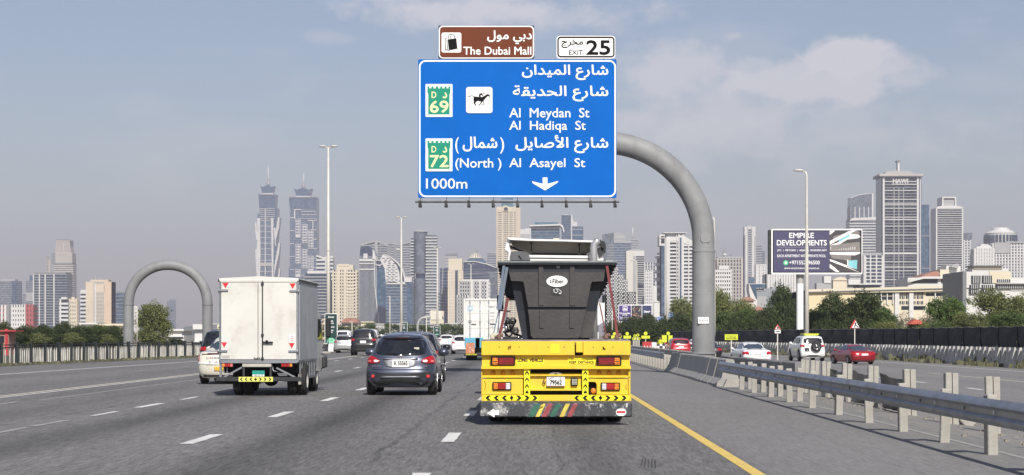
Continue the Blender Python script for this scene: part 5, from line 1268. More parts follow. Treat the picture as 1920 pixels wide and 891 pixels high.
def crown_mesh(kind, seed, w, h, zb, leaves, size, m, lobes=9, droop=0.0):
    """foliage: small leaf-shaped faces in clumps spread through lobes of an uneven crown"""
    rr = random.Random(seed); vs = []; fs = []
    L_ = []
    for i in range(lobes):
        a = rr.uniform(0, 2*math.pi); r = rr.uniform(.1, .62)**.8; t = rr.uniform(.12, .95)
        k = math.sqrt(max(.05, 1-(2*t-.75)**2*.55))
        L_.append((math.cos(a)*r*w*.5*k, math.sin(a)*r*w*.5*k, zb+h*t*.86, w*rr.uniform(.14,.27), h*rr.uniform(.11,.20)))
    L_.append((0,0,zb+h*.5,w*.33,h*.36)); L_.append((0,0,zb+h*.72,w*.24,h*.26))
    per = leaves//len(L_)
    for (cx, cy, cz, rw, rh) in L_:
        nc = max(6, int(per/12))
        for c in range(nc):
            u = rr.uniform(-1,1); a = rr.uniform(0,2*math.pi); q = math.sqrt(1-u*u); rad_ = rr.uniform(.62,1.08)
            px, py, pz = cx+q*math.cos(a)*rw*rad_, cy+q*math.sin(a)*rw*rad_, cz+u*rh*rad_
            cs = size*rr.uniform(1.6,3.2)
            for k in range(12):
                x, y, z = px+rr.gauss(0,.55)*cs, py+rr.gauss(0,.55)*cs, pz+rr.gauss(0,.4)*cs
                if droop: z -= abs(rr.gauss(0,droop))
                if z < zb-.3: z = zb+rr.uniform(0,.4)
                s = size*rr.uniform(.5,1.15)
                d = Vector((rr.gauss(0,1), rr.gauss(0,1), rr.gauss(0,.8)-(.8 if droop else 0))).normalized()
                e = d.cross(Vector((rr.gauss(0,1),rr.gauss(0,1),rr.gauss(0,1)))).normalized()
                p = Vector((x,y,z)); o = len(vs); l_ = s*(1.6 if droop else 1.0)
                vs += [p-d*l_, p+e*s*.5, p+d*l_, p-e*s*.5]; fs.append((o,o+1,o+2,o+3))
    me = bpy.data.meshes.new('crown'); me.from_pydata(vs, [], fs); me.materials.append(m); return me
def trunk_mesh(seed, h, w, r, m, n=5):
    rr = random.Random(seed); mb = MB()
    top = h*.45
    mb.tube([(0,0,-.5),(rr.uniform(-.1,.1),0,top*.5),(rr.uniform(-.2,.2),rr.uniform(-.2,.2),top)], [r,r*.8,r*.6], 0, 8)
    for i in range(n):
        a = 2*math.pi*i/n+rr.uniform(-.4,.4); rx = w*.32*rr.uniform(.6,1)
        mb.tube([(0,0,top*.75),(math.cos(a)*rx*.4,math.sin(a)*rx*.4,top*1.15),(math.cos(a)*rx,math.sin(a)*rx,h*rr.uniform(.6,.85))],[r*.5,r*.33,r*.1],0,6)
    me = bpy.data.meshes.new('trunk'); me.from_pydata(mb.v, [], mb.f); me.materials.append(m); me.polygons.foreach_set('use_smooth',[True]*len(mb.f)); return me
PROTO = {}
def tree(label, px, ytop, Y, wpx, kind='dark', var=0, group=None, name='tree', ybase=None, z0=0.0):
    """tree scaled to the width and height measured in the photo"""
    key = (kind, var)
    if key not in PROTO:
        spec = {'dark':(LEAF_D,BARK,15000,.17,18,0), 'mid':(LEAF_M,BARK,15000,.16,17,0), 'bright':(LEAF_B,BARK,15000,.15,17,0), 'olive':(LEAF_O,PALE_BARK,16000,.15,18,0),
                'willow':(LEAF_O,PALE_BARK,15000,.15,14,.8), 'grey':(LEAF_G,PALE_BARK,6000,.13,9,0), 'far':(LEAF_D,BARK,3200,.24,8,0), 'farm':(LEAF_M,BARK,3200,.24,8,0)}[kind]
        PROTO[key] = (crown_mesh(kind, 100*var+len(kind)*7+ord(kind[0]), 7.0, 6.0, .9, spec[2], spec[3], spec[0], spec[4], spec[5]), trunk_mesh(var+3, 6.6, 7.0, .22, spec[1]))
    cm, tm = PROTO[key]
    X = wx(px, Y); top = wz(ytop, Y)-z0; w = wpx*Y/F
    t = thing(name, label, 'tree', (X, Y, z0), random.Random(px*7+var).uniform(-.5,.5), group)
    s = (w/6.0, w/6.0, top/6.5)
    for nm, me in (('trunk', tm), ('crown', cm)):
        o = link(nm, me, t); o.scale = s
    return t

# left: belt of dark trees behind the railing
G1 = 'dark trees behind the left railing'
for i, (px, yt, Y, w, k, v, lab) in enumerate((
    (8,604,240,38,'dark',0,'dark grey green tree cut by the left edge above the railing'),
    (48,612,235,52,'dark',1,'dark round tree below the white and red flats on the left'),
    (82,611,240,50,'dark',2,'dark tree below the foot of the dark banded tower'),
    (118,605,245,56,'dark',0,'tallest hump of the dark tree belt, below the small white flats'),
    (152,612,238,50,'dark',1,'dark tree below the narrow white tower left of the beige tower'),
    (184,609,242,50,'mid',0,'greener tree below the beige slab tower'),
    (214,613,240,44,'dark',2,'dark tree at the right end of the belt, just left of the arch'))):
    tree(lab, px, yt, Y, w, k, v, G1)
for i,(px,w,y) in enumerate(((30,60,624),(70,60,626),(100,50,627),(135,60,625),(170,60,628),(200,50,628),(225,40,630),(300,40,634),(330,40,636))):
    t = tree('low yellowish shrub, number %s from the left, in front of the dark tree belt' % ['one','two','three','four','five','six','seven','eight','nine'][i], px, y, 215+i, w, 'olive' if i % 2 else 'dark', 3, 'low shrubs in front of the dark belt', 'shrub'); t['category'] = 'shrub'
    t['label'] = ['low dark shrub at the far left below the red kiosk','low olive shrub second from the left in front of the tree belt','low dark shrub below the dark banded tower','low olive shrub below the small white flats','low dark shrub in the middle of the belt','low olive shrub below the beige tower','low dark shrub nearest the left leg of the arch','low olive shrub under the round green tree','low dark shrub right of the round green tree'][i]
tree('big round airy green tree seen through the grey arch', 287, 567, 205, 74, 'olive', 1)
# centre: belt behind the median lamps
G2 = 'trees behind the distant highway'
desc = ['just right of the box truck','behind the first green board','left of the silver SUV','above the silver SUV','between silver and black SUVs','above the black SUV','right of the black SUV','left of the second green board','behind the second green board','right of the second green board','below the perforated sail','left of the small far gantry','under the small far gantry','behind the third green board','right of the third green board','above the far white car','left of the shipping container','touching the shipping container']
for i in range(18):
    px = 612+i*16.6; rr = random.Random(i+50)
    tree('distant %s tree %s' % (('dark','leafy green')[i%2], desc[i]), px, 609+rr.uniform(-3,4), 560+rr.uniform(-40,40), 24+rr.uniform(0,10), ('far','farm')[i%2], i%3, G2)
# right: dark hedge of trees behind the shade cloth
G3 = 'trees behind the black shade cloth'
rows = (
 (1150,600,330,40,'dark',0,'dark tree just right of the trailer, under the low three panel billboard'),
 (1184,596,320,48,'dark',1,'dark tree right under the middle of the low three panel billboard'),
 (1215,591,315,46,'dark',2,'dark tree at the right end of the low three panel billboard'),
 (1246,592,310,44,'dark',0,'dark tree behind the lamp post and blue direction sign'),
 (1283,556,300,50,'willow',0,'pale drooping willow like tree touching the left of the gantry column'),
 (1276,590,280,60,'dark',1,'dark tree under the pale drooping tree'),
 (1352,545,285,62,'willow',1,'tall pale drooping tree right of the gantry column'),
 (1392,561,285,56,'willow',2,'lower pale drooping tree left of the terracotta roofed house'),
 (1362,588,262,70,'mid',1,'mid green tree under the tall pale drooping tree'),
 (1405,580,260,60,'mid',2,'mid green tree below the small white house'),
 (1440,577,255,60,'dark',0,'dark tree under the grey mall building'),
 (1466,538,258,46,'dark',1,'tall dark tree left of the white billboard pole'),
 (1492,566,252,50,'dark',2,'dark tree behind the white billboard pole'),
 (1560,553,235,80,'dark',0,'dark green tree right of the billboard lamp post'),
 (1622,552,232,92,'dark',1,'broad dark green tree below the big dark tower'),
 (1530,580,226,60,'mid',0,'mid green tree directly right of the tall lamp post'),
 (1655,580,228,60,'mid',1,'mid green tree with gaps, right of the broad dark tree'),
 (1697,587,222,60,'grey',0,'pale dusty bush below the square windows'),
 (1735,592,222,54,'grey',1,'pale dusty bush beside the red roof patch'),
 (1775,556,226,78,'bright',0,'bright green rounded tree below the black and white banded tower'),
 (1808,588,215,60,'olive',2,'olive bush right of the bright green tree'),
 (1862,547,210,96,'olive',0,'large olive green tree left of the right edge'),
 (1915,552,206,80,'olive',1,'large olive green tree cut by the right edge'),
 (1890,585,200,90,'mid',2,'darker lower tree in front of the two olive trees'),
 (1835,590,204,60,'olive',2,'feathery olive shrub below the left of the large olive tree'))
for (px, yt, Y, w, k, v, lab) in rows: tree(lab, px, yt, Y, w, k, v, G3, z0=-.35)
for i, (px, yt, Y, w, k) in enumerate(((1168,610,290,60,'dark'),(1215,608,285,60,'dark'),(1262,606,275,60,'dark'),(1320,604,265,60,'dark'),(1375,602,250,60,'dark'),(1430,600,242,60,'dark'),(1480,598,236,60,'dark'),(1545,600,220,70,'dark'),(1600,598,216,70,'dark'),(1660,604,210,70,'olive'),(1720,604,206,60,'olive'),(1765,602,204,60,'mid'))):
    t = tree('x', px, yt, Y, w, k, 4, 'shrubs behind the shade cloth', 'shrub', z0=-.35); t['category'] = 'shrub'
    t['label'] = 'low %s shrub behind the cloth, %s' % ({'dark':'dark','olive':'olive','mid':'green'}[k], ['right of the yellow trailer','below the low three panel billboard','left of the column','hidden by the column','right of the column','above the white sedan','above the triangular merge sign','above the white four wheel drive','left of the larger triangular sign','right of the larger triangular sign','below the red roof patch','below the bright green tree'][i])
tag((lambda mb: (mb.prism([(-.7,0),(.65,0),(.5,.35),(-.1,.5)], 0, 2), mb.build('red_roof_canopy', mat('red_tile',(.5,.10,.07),.7), None, (wx(1718,205),205,wz(608,205))))[1])(MB()), 'small red roofed canopy with white edge among the dusty bushes', 'canopy')

# ---------------------------------------------------------------- right: shade cloth over concrete blocks
fpts = [(50,29.0),(80,28.6),(115,27.8),(160,26.8),(227,20.5),(300,17.5),(380,15.5)]
def fx(Y):
    for (a, x0), (b, x1) in zip(fpts, fpts[1:]):
        if Y <= b: return x0+(x1-x0)*(Y-a)/(b-a)
    return fpts[-1][1]
fc = thing('shade_cloth_fence', 'long black shade cloth fence along the far side of the slip road', 'fence', (0,0,-.35))
rr = random.Random(31)
Y = 90.0
zc_top = 2.35; zc_bot = 1.15
CLOTH_EDGE = mat('cloth_hem', (.16,.16,.155), .8, var=.2)
while Y < 372:
    dY = 4.4 if Y < 170 else 6.5
    nx_, nz_ = 8, 8; mb = MB(); hem = MB()
    ph = rr.uniform(0, 6); tops = []
    for i in range(nx_+1):
        yy = Y+dY*i/nx_
        for j in range(nz_+1):
            t = j/nz_; z = zc_bot+(zc_top-zc_bot)*t + (.03*math.sin(i*1.1+ph) if j == nz_ else 0) + (.02*math.sin(i*2.1+ph) if j == 0 else 0)
            bulge = -.11*math.sin(math.pi*t)*math.sin(math.pi*i/nx_) + .05*math.sin(i*2.3+j*.8+ph)*math.sin(math.pi*t)
            lean = -.12*(1-t)
            mb.v.append((fx(yy)+bulge+lean, yy, z))
            if j == nz_: tops.append((fx(yy)-.01, yy, z))
    for i in range(nx_):
        for j in range(nz_):
            a = i*(nz_+1)+j; mb.f.append((a,a+nz_+1,a+nz_+2,a+1)); mb.m.append(0); mb.s.append(True)
    mb.build('cloth_panel', CLOTH, fc)
    hem.tube(tops, .03, 0, 5, False); hem.build('hem', CLOTH_EDGE, fc)
    mb = MB(); mb.tube([(fx(Y)+.06, Y, 0),(fx(Y)+.06, Y, zc_top+.02)], .04, 0, 6); mb.build('post', DARK, fc)
    # diagonal stay behind the cloth shows as a dark seam
    mb = MB(); mb.tube([(fx(Y)-.02, Y, zc_top-.02),(fx(Y)-.16,Y-.5,zc_bot+.45),(fx(Y)-.18, Y-1.0, zc_bot)], .035, 0, 5); mb.build('seam', INK, fc)
    Y += dY
BLK = mat('weathered_block', (.58,.57,.54), .9, var=.2, scale=1.5, bump=.5, bscale=15, dirt=.75, dcol=(.13,.13,.125), dscale=1.4, streak=True)
bw = thing('block_wall', 'row of weathered grey concrete blocks standing under the black shade cloth', 'barrier', (0,0,-.35))
mb = MB(); mb.prism([(-.30,0),(-.30,.15),(-.17,.45),(-.14,1.16),(.14,1.16),(.14,0)], -.50, .50); b0 = None
Y = 90.0; k = 0
while Y < 350 and k < 285:
    ang = math.atan2(fx(Y+1)-fx(Y), 1)
    if b0 is None: o = mb.build('block', BLK, bw); b0 = o.data
    else: o = link('block', b0, bw)
    o.location = (fx(Y)+.0+rr.uniform(-.03,.03), Y, rr.uniform(-.02,.02)); o.rotation_euler = (rr.uniform(-.01,.01), rr.uniform(-.02,.02), -ang-.16+rr.uniform(-.06,.06)); o.scale = (1,.93+rr.uniform(-.03,.03),1)
    Y += 1.18; k += 1
# weeds and rubble at the foot
mb = MB(); rr = random.Random(77)
for i in range(2600):
    Y = rr.uniform(92, 240); X = fx(Y)-.32-abs(rr.gauss(0,.35)); s = rr.uniform(.05,.16); h = rr.uniform(.05,.28)*(1 if rr.random() < .8 else 2)
    if math.sin(Y*.9)+math.sin(Y*.37) < -.4: continue
    a = rr.uniform(0,3.14); dx, dy = math.cos(a)*s, math.sin(a)*s; o = len(mb.v)
    mb.v += [(X-dx,Y-dy,-.35),(X+dx,Y+dy,-.35),(X+dx*1.4+rr.uniform(-.05,.05),Y+dy,-.35+h),(X-dx*.5,Y-dy,-.35+h*1.1)]; mb.f.append((o,o+1,o+2,o+3)); mb.m.append(0); mb.s.append(False)
stuff(tag(mb.build('roadside_weeds', LEAF_G), 'dry grey green weeds along the foot of the concrete blocks', 'weeds'))
mb = MB()
for i in range(1800):
    Y = rr.uniform(70, 190); X = fence_x(Y)+.1+rr.gauss(.3,.3); s = rr.uniform(.04,.12); h = rr.uniform(.03,.13); a = rr.uniform(0,3.14); dx, dy = math.cos(a)*s, math.sin(a)*s; o = len(mb.v)
    mb.v += [(X-dx,Y-dy,.02),(X+dx,Y+dy,.02),(X+dx,Y+dy,.03+h),(X-dx*.5,Y-dy,.03+h)]; mb.f.append((o,o+1,o+2,o+3)); mb.m.append(0); mb.s.append(False)
stuff(tag(mb.build('verge_grass', LEAF_G), 'thin dry grass along the foot of the left railing', 'grass'))
# rubble in the gore
mb = MB(); rr = random.Random(9)
for i in range(300):
    X = rr.uniform(6.3, 9.6); Y = rr.uniform(22, 62); s = rr.choice((.006,.008,.01,.015,.02,.032)); z = gz(X)
    mb.box(X-s,X+s,Y-s*1.3,Y+s,z-.01,z+s*rr.uniform(.5,1.1))
stuff(tag(mb.build('gravel_scatter', mat('rubble',(.26,.235,.195),.9)), 'bits of gravel and rubble strewn in the gore behind the guard rail', 'gravel'))
# ---------------------------------------------------------------- vehicles
def paint(name, col, metal=.0, dirt=.0): return mat(name, col, .32, metal, var=.03, scale=2, coat=.8, spec=.5, dirt=dirt, dcol=(.30,.27,.23), dscale=1.2)
GLASSD = mat('tinted_car_glass', (.012,.014,.018), .06, var=.2, spec=.9)
GLASSB = mat('blue_car_glass', (.05,.07,.10), .06, var=.15, spec=.9)
TAIL = mat('tail_light_red', (.42,.012,.015), .15, var=.25, scale=14, coat=.6)
TAILO = mat('tail_light_amber', (.80,.25,.03), .2, var=.2, scale=20, coat=.5)
CLEARL = mat('clear_lens', (.75,.76,.78), .15, var=.1, scale=20, coat=.5)
CLAD = mat('grey_black_cladding', (.028,.029,.032), .6, var=.2)
PLATE = mat('plate_white', (.80,.80,.78), .4, var=.03)
RIM = mat('alloy_rim', (.45,.45,.46), .3, .8, var=.05)
def interp(tab, z):
    if z <= tab[0][0]: return tab[0][1]
    for (a, x), (b, y) in zip(tab, tab[1:]):
        if z <= b: return x+(y-x)*(z-a)/(b-a)
    return tab[-1][1]
class Car:
    """body as stacked rounded slices: half width, rear edge and front edge against height"""
    def __init__(s, name, label, cat, X, Y, W, R_, Fr, m, z=0., group=None, yaw=0., Rc=.55, n=3.2, scale=1.0, scz=1.0):
        s.W, s.Rt, s.Ft, s.m, s.Rc, s.n = W, R_, Fr, m, Rc, n
        s.t = thing(name, label, cat, (X, Y, z), yaw, group); s.t.scale = (scale, scale, scz)
    def w(s, z): return interp(s.W, z)
    def rear(s, x, z):
        w = s.w(z); t = min(1, abs(x)/w); return interp(s.Rt, z) + s.Rc*(1-max(0, 1-t**s.n)**(1/s.n))
    def wrap(s, x, z):
        """point on the body for signed arc coordinate x at height z (wraps from rear round to the side)"""
        w = s.w(z)
        if abs(x) <= w*.985: return (x, s.rear(x, z))
        sg = 1 if x > 0 else -1
        y1 = s.rear(w*.985, z); ex = abs(x)-w*.985
        y = y1+ex*1.3; t = min(1, (y-interp(s.Rt, z))/s.Rc); xx = w*max(0, 1-(1-t)**s.n)**(1/s.n)
        return (sg*max(xx, w*.985), y)
    def side(s, y, z):
        w = s.w(z); t = (y-interp(s.Rt, z))/s.Rc
        return w if t >= 1 else w*max(0, 1-(1-max(0,t))**s.n)**(1/s.n)
    def body(s, zs, name='body', fill_top=True):
        mb = MB(); n = 0
        xs = [math.sin(math.pi/2*k/10) for k in range(-10, 11)]
        for z in zs:
            w = s.w(z); yr = interp(s.Rt, z); yf = interp(s.Ft, z); ring = []
            for x in xs: ring.append((x*w, s.rear(x*w, z), z))
            y0 = yr+s.Rc; y1 = yf-s.Rc*.8
            if y1 < y0+.05: y1 = y0+.05
            for k in range(1, 5): ring.append((w, y0+(y1-y0)*k/5, z))
            for x in xs[::-1]: ring.append((x*w, y1+s.Rc*.8*max(0, 1-abs(x)**s.n)**(1/s.n), z))
            for k in range(1, 5): ring.append((-w, y1+(y0-y1)*k/5, z))
            n = len(ring); mb.v += ring
        for i in range(len(zs)-1):
            for j in range(n): mb.f.append((i*n+j, i*n+(j+1)%n, (i+1)*n+(j+1)%n, (i+1)*n+j)); mb.m.append(0); mb.s.append(True)
        k = (len(zs)-1)*n; top = list(range(k, k+n)); mb.f.append(tuple(top)); mb.m.append(0); mb.s.append(True)
        mb.f.append(tuple(range(n))[::-1]); mb.m.append(0); mb.s.append(False)
        return mb.build(name, s.m, s.t, sharp=42)
    def patch(s, name, poly, m, off=.012, th=.03, parent=None, side=0, label=None, smooth=2):
        """panel lying on the body surface; poly in (x,z) on the rear, or (y,z) on a side (side=+1/-1)"""
        for _ in range(smooth):
            q = []
            for i in range(len(poly)):
                a, b = poly[i], poly[(i+1)%len(poly)]
                q += [(a[0]*.82+b[0]*.18, a[1]*.82+b[1]*.18), (a[0]*.18+b[0]*.82, a[1]*.18+b[1]*.82)]
            poly = q
        n = len(poly); cx = sum(p[0] for p in poly)/n; cz = sum(p[1] for p in poly)/n
        mb = MB()
        def P(a, z, o):
            if side: return (side*(s.side(a, z)+o), a, z)
            x, y = s.wrap(a, z); w = s.w(z)
            if abs(x) > w*.9: return (x+math.copysign(o*.7, x), y-o*.7, z)
            return (x, y-o, z)
        rings = (1.0, .8, .55, .28)
        for p in poly: mb.v.append(P(p[0], p[1], -th))
        for r in rings:
            for p in poly: mb.v.append(P(cx+(p[0]-cx)*r, cz+(p[1]-cz)*r, off))
        mb.v.append(P(cx, cz, off))
        for i in range(len(rings)):
            for j in range(n): mb.f.append((i*n+j, i*n+(j+1)%n, (i+1)*n+(j+1)%n, (i+1)*n+j)); mb.m.append(0); mb.s.append(i > 0)
        c = len(mb.v)-1; k = len(rings)*n
        for j in range(n): mb.f.append((k+j, k+(j+1)%n, c)); mb.m.append(0); mb.s.append(True)
        if side < 0 or (not side): mb.f = [f for f in mb.f]
        o = mb.build(name, m, parent or s.t)
        if label: o['label'] = label
        return o
    def wheels(s, ys, r, xw, wd=.22, rim=RIM, detail=True):
        tm = rm = None
        for y in ys:
            for sx in (-1, 1):
                if tm is None:
                    mb = MB(); mb.lathe([(r*.62,-wd/2),(r*.9,-wd/2),(r*.98,-wd*.36),(r,-wd*.2),(r,wd*.2),(r*.98,wd*.36),(r*.9,wd/2),(r*.62,wd/2)], (0,0,0), 'x', 28)
                    o = mb.build('wheel', RUBBER, s.t); tm = o.data
                    mb = MB(); mb.lathe([(0,.0),(r*.14,.0),(r*.16,-.02),(r*.5,-.03),(r*.6,.01),(r*.64,0),(r*.63,-.12)], (wd/2-.02,0,0), 'x', 24)
                    mb.lathe([(r*.62,-wd*.9),(0,-wd*.9)], (wd/2-.02,0,0), 'x', 20)
                    for k in range(5):
                        a = 2*math.pi*k/5; mb.bar((wd/2-.005, math.cos(a)*r*.08, math.sin(a)*r*.08),(wd/2-.008, math.cos(a)*r*.58, math.sin(a)*r*.58), .05, r*.2)
                    ri = mb.build('rim', rim, o); rm = ri.data
                else: o = link('wheel', tm, s.t); ri = link('rim', rm, o)
                o.location = (sx*xw, y, r); o.rotation_euler = (0, 0, 0 if sx > 0 else math.pi)
                mb = MB(); k_ = r*1.14; mb.prism([(y+math.cos(a)*k_, r+math.sin(a)*k_) for a in [math.pi*(-.12+1.24*i/16) for i in range(17)]], sx*(s.side(y, .5)-.02), sx*(s.side(y, .5)+.012), 0, 'x')
                mb.build('wheel_arch', CLAD, s.t)
    def plate(s, x, z, w, h, txt, m=PLATE, tm=None, off=.02):
        y = s.rear(x, z)-off; mb = MB(); mb.box(x-w/2, x+w/2, y-.012, y+.05, z-h/2, z+h/2, 0, .006); o = mb.build('licence_plate', m, s.t)
        if txt:
            mb = MB(); lettering(mb, txt, x-w*.36, x+w*.42, z-h*.22, z+h*.30, y-.016, 0, .03); mb.build('plate_text', tm or INK, o)
        return o
    def mirrors(s, y, z, m, r=.11):
        for sx in (-1, 1):
            x = s.side(y, z-.1); mb = MB(); mb.lathe([(0,-.07),(r*.8,-.05),(r,.0),(r*.85,.06),(0,.09)], (0,0,0), 'y', 14)
            mb.v = [(p[0]*1.15+sx*(x+.14), p[1]+y, p[2]*.85+z) for p in mb.v]; mb.bar((sx*(x-.03),y,z-.04),(sx*(x+.12),y,z-.03),.04,.05); mb.build('wing_mirror', m, s.t)
HATCH_W = [(.20,.74),(.30,.83),(.42,.875),(.60,.885),(.78,.872),(.92,.85),(1.00,.80),(1.08,.755),(1.30,.66),(1.42,.59),(1.50,.50),(1.545,.36),(1.56,.2)]
HATCH_R = [(.20,.16),(.30,.06),(.42,.0),(.62,.0),(.66,.05),(.90,.09),(1.02,.15),(1.28,.40),(1.42,.52),(1.47,.50),(1.50,.62),(1.545,.95),(1.56,1.2)]
HATCH_F = [(.20,4.1),(.45,4.25),(.70,4.2),(.86,4.0),(.95,3.35),(1.05,3.0),(1.30,2.6),(1.45,2.3),(1.52,2.1),(1.56,1.9)]
ZS = [.20,.26,.34,.42,.50,.60,.64,.68,.76,.84,.90,.94,.98,1.02,1.08,1.16,1.24,1.32,1.38,1.42,1.46,1.49,1.515,1.535,1.55,1.56]

# ---- grey crossover
Y0 = 50.4
X0 = wx(750.5, Y0)
c = Car('grey_crossover', 'dark grey crossover car driving in the middle lane', 'car', X0, Y0, HATCH_W, HATCH_R, HATCH_F, paint('gunmetal_paint', (.072,.083,.120), .5, .2), scale=.985)
c.body(ZS)
c.patch('rear_window', [(-.60,1.03),(-.645,1.12),(-.60,1.33),(-.52,1.39),(0,1.415),(.52,1.39),(.60,1.33),(.645,1.12),(.60,1.03),(0,.985)], GLASSD, .012, smooth=2)
c.patch('roof_spoiler', [(-.5,1.425),(.5,1.425),(.46,1.47),(-.46,1.47)], c.m, .05, .06)
c.patch('brake_light', [(-.16,1.425),(.16,1.425),(.16,1.44),(-.16,1.44)], mat('smoked_red',(.10,.02,.02),.3), .065, .02, smooth=0)
for sx in (-1, 1):
    tl = c.patch('tail_light', [(sx*.53,.815),(sx*.52,.87),(sx*.62,.94),(sx*.76,1.0),(sx*.87,.985),(sx*1.0,.93),(sx*.99,.80),(sx*.8,.795)], TAIL, .022, .03)
    c.patch('reverse_lens', [(sx*.56,.835),(sx*.56,.87),(sx*.63,.90),(sx*.69,.88),(sx*.67,.83)], CLEARL, .03, .02, parent=tl)
    c.patch('light_ring', [(sx*.76,.835),(sx*.76,.88),(sx*.82,.88),(sx*.82,.835)], mat('tail_light_pink',(.75,.16,.15),.2,coat=.5), .03, .02, parent=tl)
    c.patch('reflector', [(sx*.66,.445),(sx*.66,.52),(sx*.74,.52),(sx*.74,.445)], mat('lit_reflector_red',(.75,.05,.06),.3), .03, .02)
    c.patch('side_window', [(1.10,1.12),(.85,1.20),(1.1,1.36),(1.7,1.42),(2.0,1.40),(2.0,1.06)], GLASSD, .008, side=sx, smooth=1)
    c.patch('side_window', [(2.08,1.06),(2.08,1.40),(2.5,1.33),(2.95,1.06)], GLASSD, .008, side=sx, smooth=1)
    mb = MB(); mb.tube([(sx*.47,1.3,1.55),(sx*.47,2.2,1.545)],.018,0,6); mb.build('roof_rail', CHROME, c.t)
c.patch('lower_bumper', [(-.86,.22),(-.88,.50),(-.70,.60),(-.6,.57),(0,.56),(.6,.57),(.70,.60),(.88,.50),(.86,.22)], CLAD, .014, smooth=1)
c.patch('bumper_bar', [(-.50,.44),(.50,.44),(.47,.49),(-.47,.49)], mat('satin_grey_trim',(.16,.17,.19),.35,.4), .035, smooth=0)
c.patch('plate_recess', [(-.37,.70),(-.42,.91),(.42,.91),(.37,.70)], mat('recess_grey',(.30,.31,.34),.4,.4), .012, smooth=1)
c.patch('chrome_strip', [(-.44,.905),(.44,.905),(.43,.945),(-.43,.945)], CHROME, .035, smooth=0)
c.patch('tailgate_seam', [(-.70,.645),(.70,.645),(.70,.652),(-.70,.652)], INK, .015, smooth=0)
c.plate(0, .80, .42, .19, 'K 55565', off=.03)
mb = MB(); y_ = c.rear(0,.99)-.02; mb.lathe([(.0,-.01),(.05,-.01),(.055,.01)], (0,y_,.985), 'y', 16); mb.bar((-.07,y_-.01,.985),(.07,y_-.01,.985),.02,.02); mb.build('badge', CHROME, c.t)
mb = MB(); lettering(mb, 'QASHQAI', -.72, -.50, .725, .745, c.rear(-.6,.73)-.03, 0, .02); lettering(mb, '2.0', .56, .68, .725, .745, c.rear(.62,.73)-.03, 0, .02); mb.build('lettering', CHROME, c.t)
mb = MB(); mb.bar((-.08,c.rear(0,1.02)-.03,1.02),(-.36,c.rear(-.3,1.06)-.03,1.045),.03,.03); mb.build('rear_wiper', INK, c.t)
mb = MB(); mb.tube([(0,1.15,1.55),(-.01,.95,1.72)], .008, 0, 5); mb.build('antenna', INK, c.t)
mb = MB(); y_ = c.rear(.2,1.2); mb.box(.10,.20,y_+.02-.06,y_+.04,1.08,1.13); mb.box(.33,.46,y_-.03,y_+.03,1.15,1.20); stuff(mb.build('window_stickers', mat('sticker_cream',(.6,.58,.45),.5), c.t))
mb = MB(); mb.tube([(.52,.1,.3),(.52,.35,.3)], .035, 0, 10); mb.build('exhaust', DARK, c.t)
c.wheels((.78, 3.35), .34, .78); c.mirrors(2.75, 1.06, c.m, .13)
for z, y0, y1 in ((.75,1.1,3.9),):
    c.patch('side_moulding', [(1.1,.42),(3.0,.42),(3.0,.47),(1.1,.47)], CLAD, .02, side=1, smooth=0)

# ---- generic far vehicles
def suv(name, label, px, Y, m, w=1.0, group='cars ahead on the highway', z=0., W=1.88, Ht=1.75, glass=GLASSD, plate_t=None, cat='car', roof_sign=None, yaw=0.):
    k = W/1.77; kz = Ht/1.56
    c = Car(name, label, cat, wx(px, Y), Y, [(a, b*k) for a, b in [(.22,.76),(.34,.86),(.6,.885),(.9,.875),(1.0,.84),(1.08,.80),(1.34,.74),(1.46,.68),(1.52,.56),(1.56,.3)]],
        [(.22,.12),(.34,.0),(.62,.0),(.66,.06),(.95,.10),(1.05,.14),(1.40,.30),(1.46,.30),(1.50,.42),(1.56,.9)], [(a, b*1.08) for a, b in HATCH_F], m, z, group, yaw, Rc=.35, n=4, scz=kz)
    c.body([.22,.28,.34,.45,.6,.66,.8,.92,.98,1.03,1.1,1.2,1.3,1.4,1.46,1.5,1.53,1.55,1.56])
    c.patch('rear_window', [(-.66*k,1.05),(-.62*k,1.40),(.62*k,1.40),(.66*k,1.05)], glass, .012, smooth=1)
    for sx in (-1, 1):
        c.patch('tail_light', [(sx*.60*k,.86),(sx*.62*k,1.0),(sx*.95*k,1.02),(sx*.95*k,.84)], TAIL, .02, smooth=1)
        c.patch('side_window', [(.75,1.08),(.95,1.40),(2.0,1.43),(2.4,1.36),(2.9,1.07)], glass, .01, side=sx, smooth=1)
    c.patch('lower_bumper', [(-.86*k,.24),(-.87*k,.42),(.87*k,.42),(.86*k,.24)], CLAD, .014, smooth=0)
    c.plate(0, .80, .44, .15, plate_t); c.wheels((.80, 3.6), .36/1.0, .80*k); c.mirrors(2.85, 1.08, m, .11)
    return c
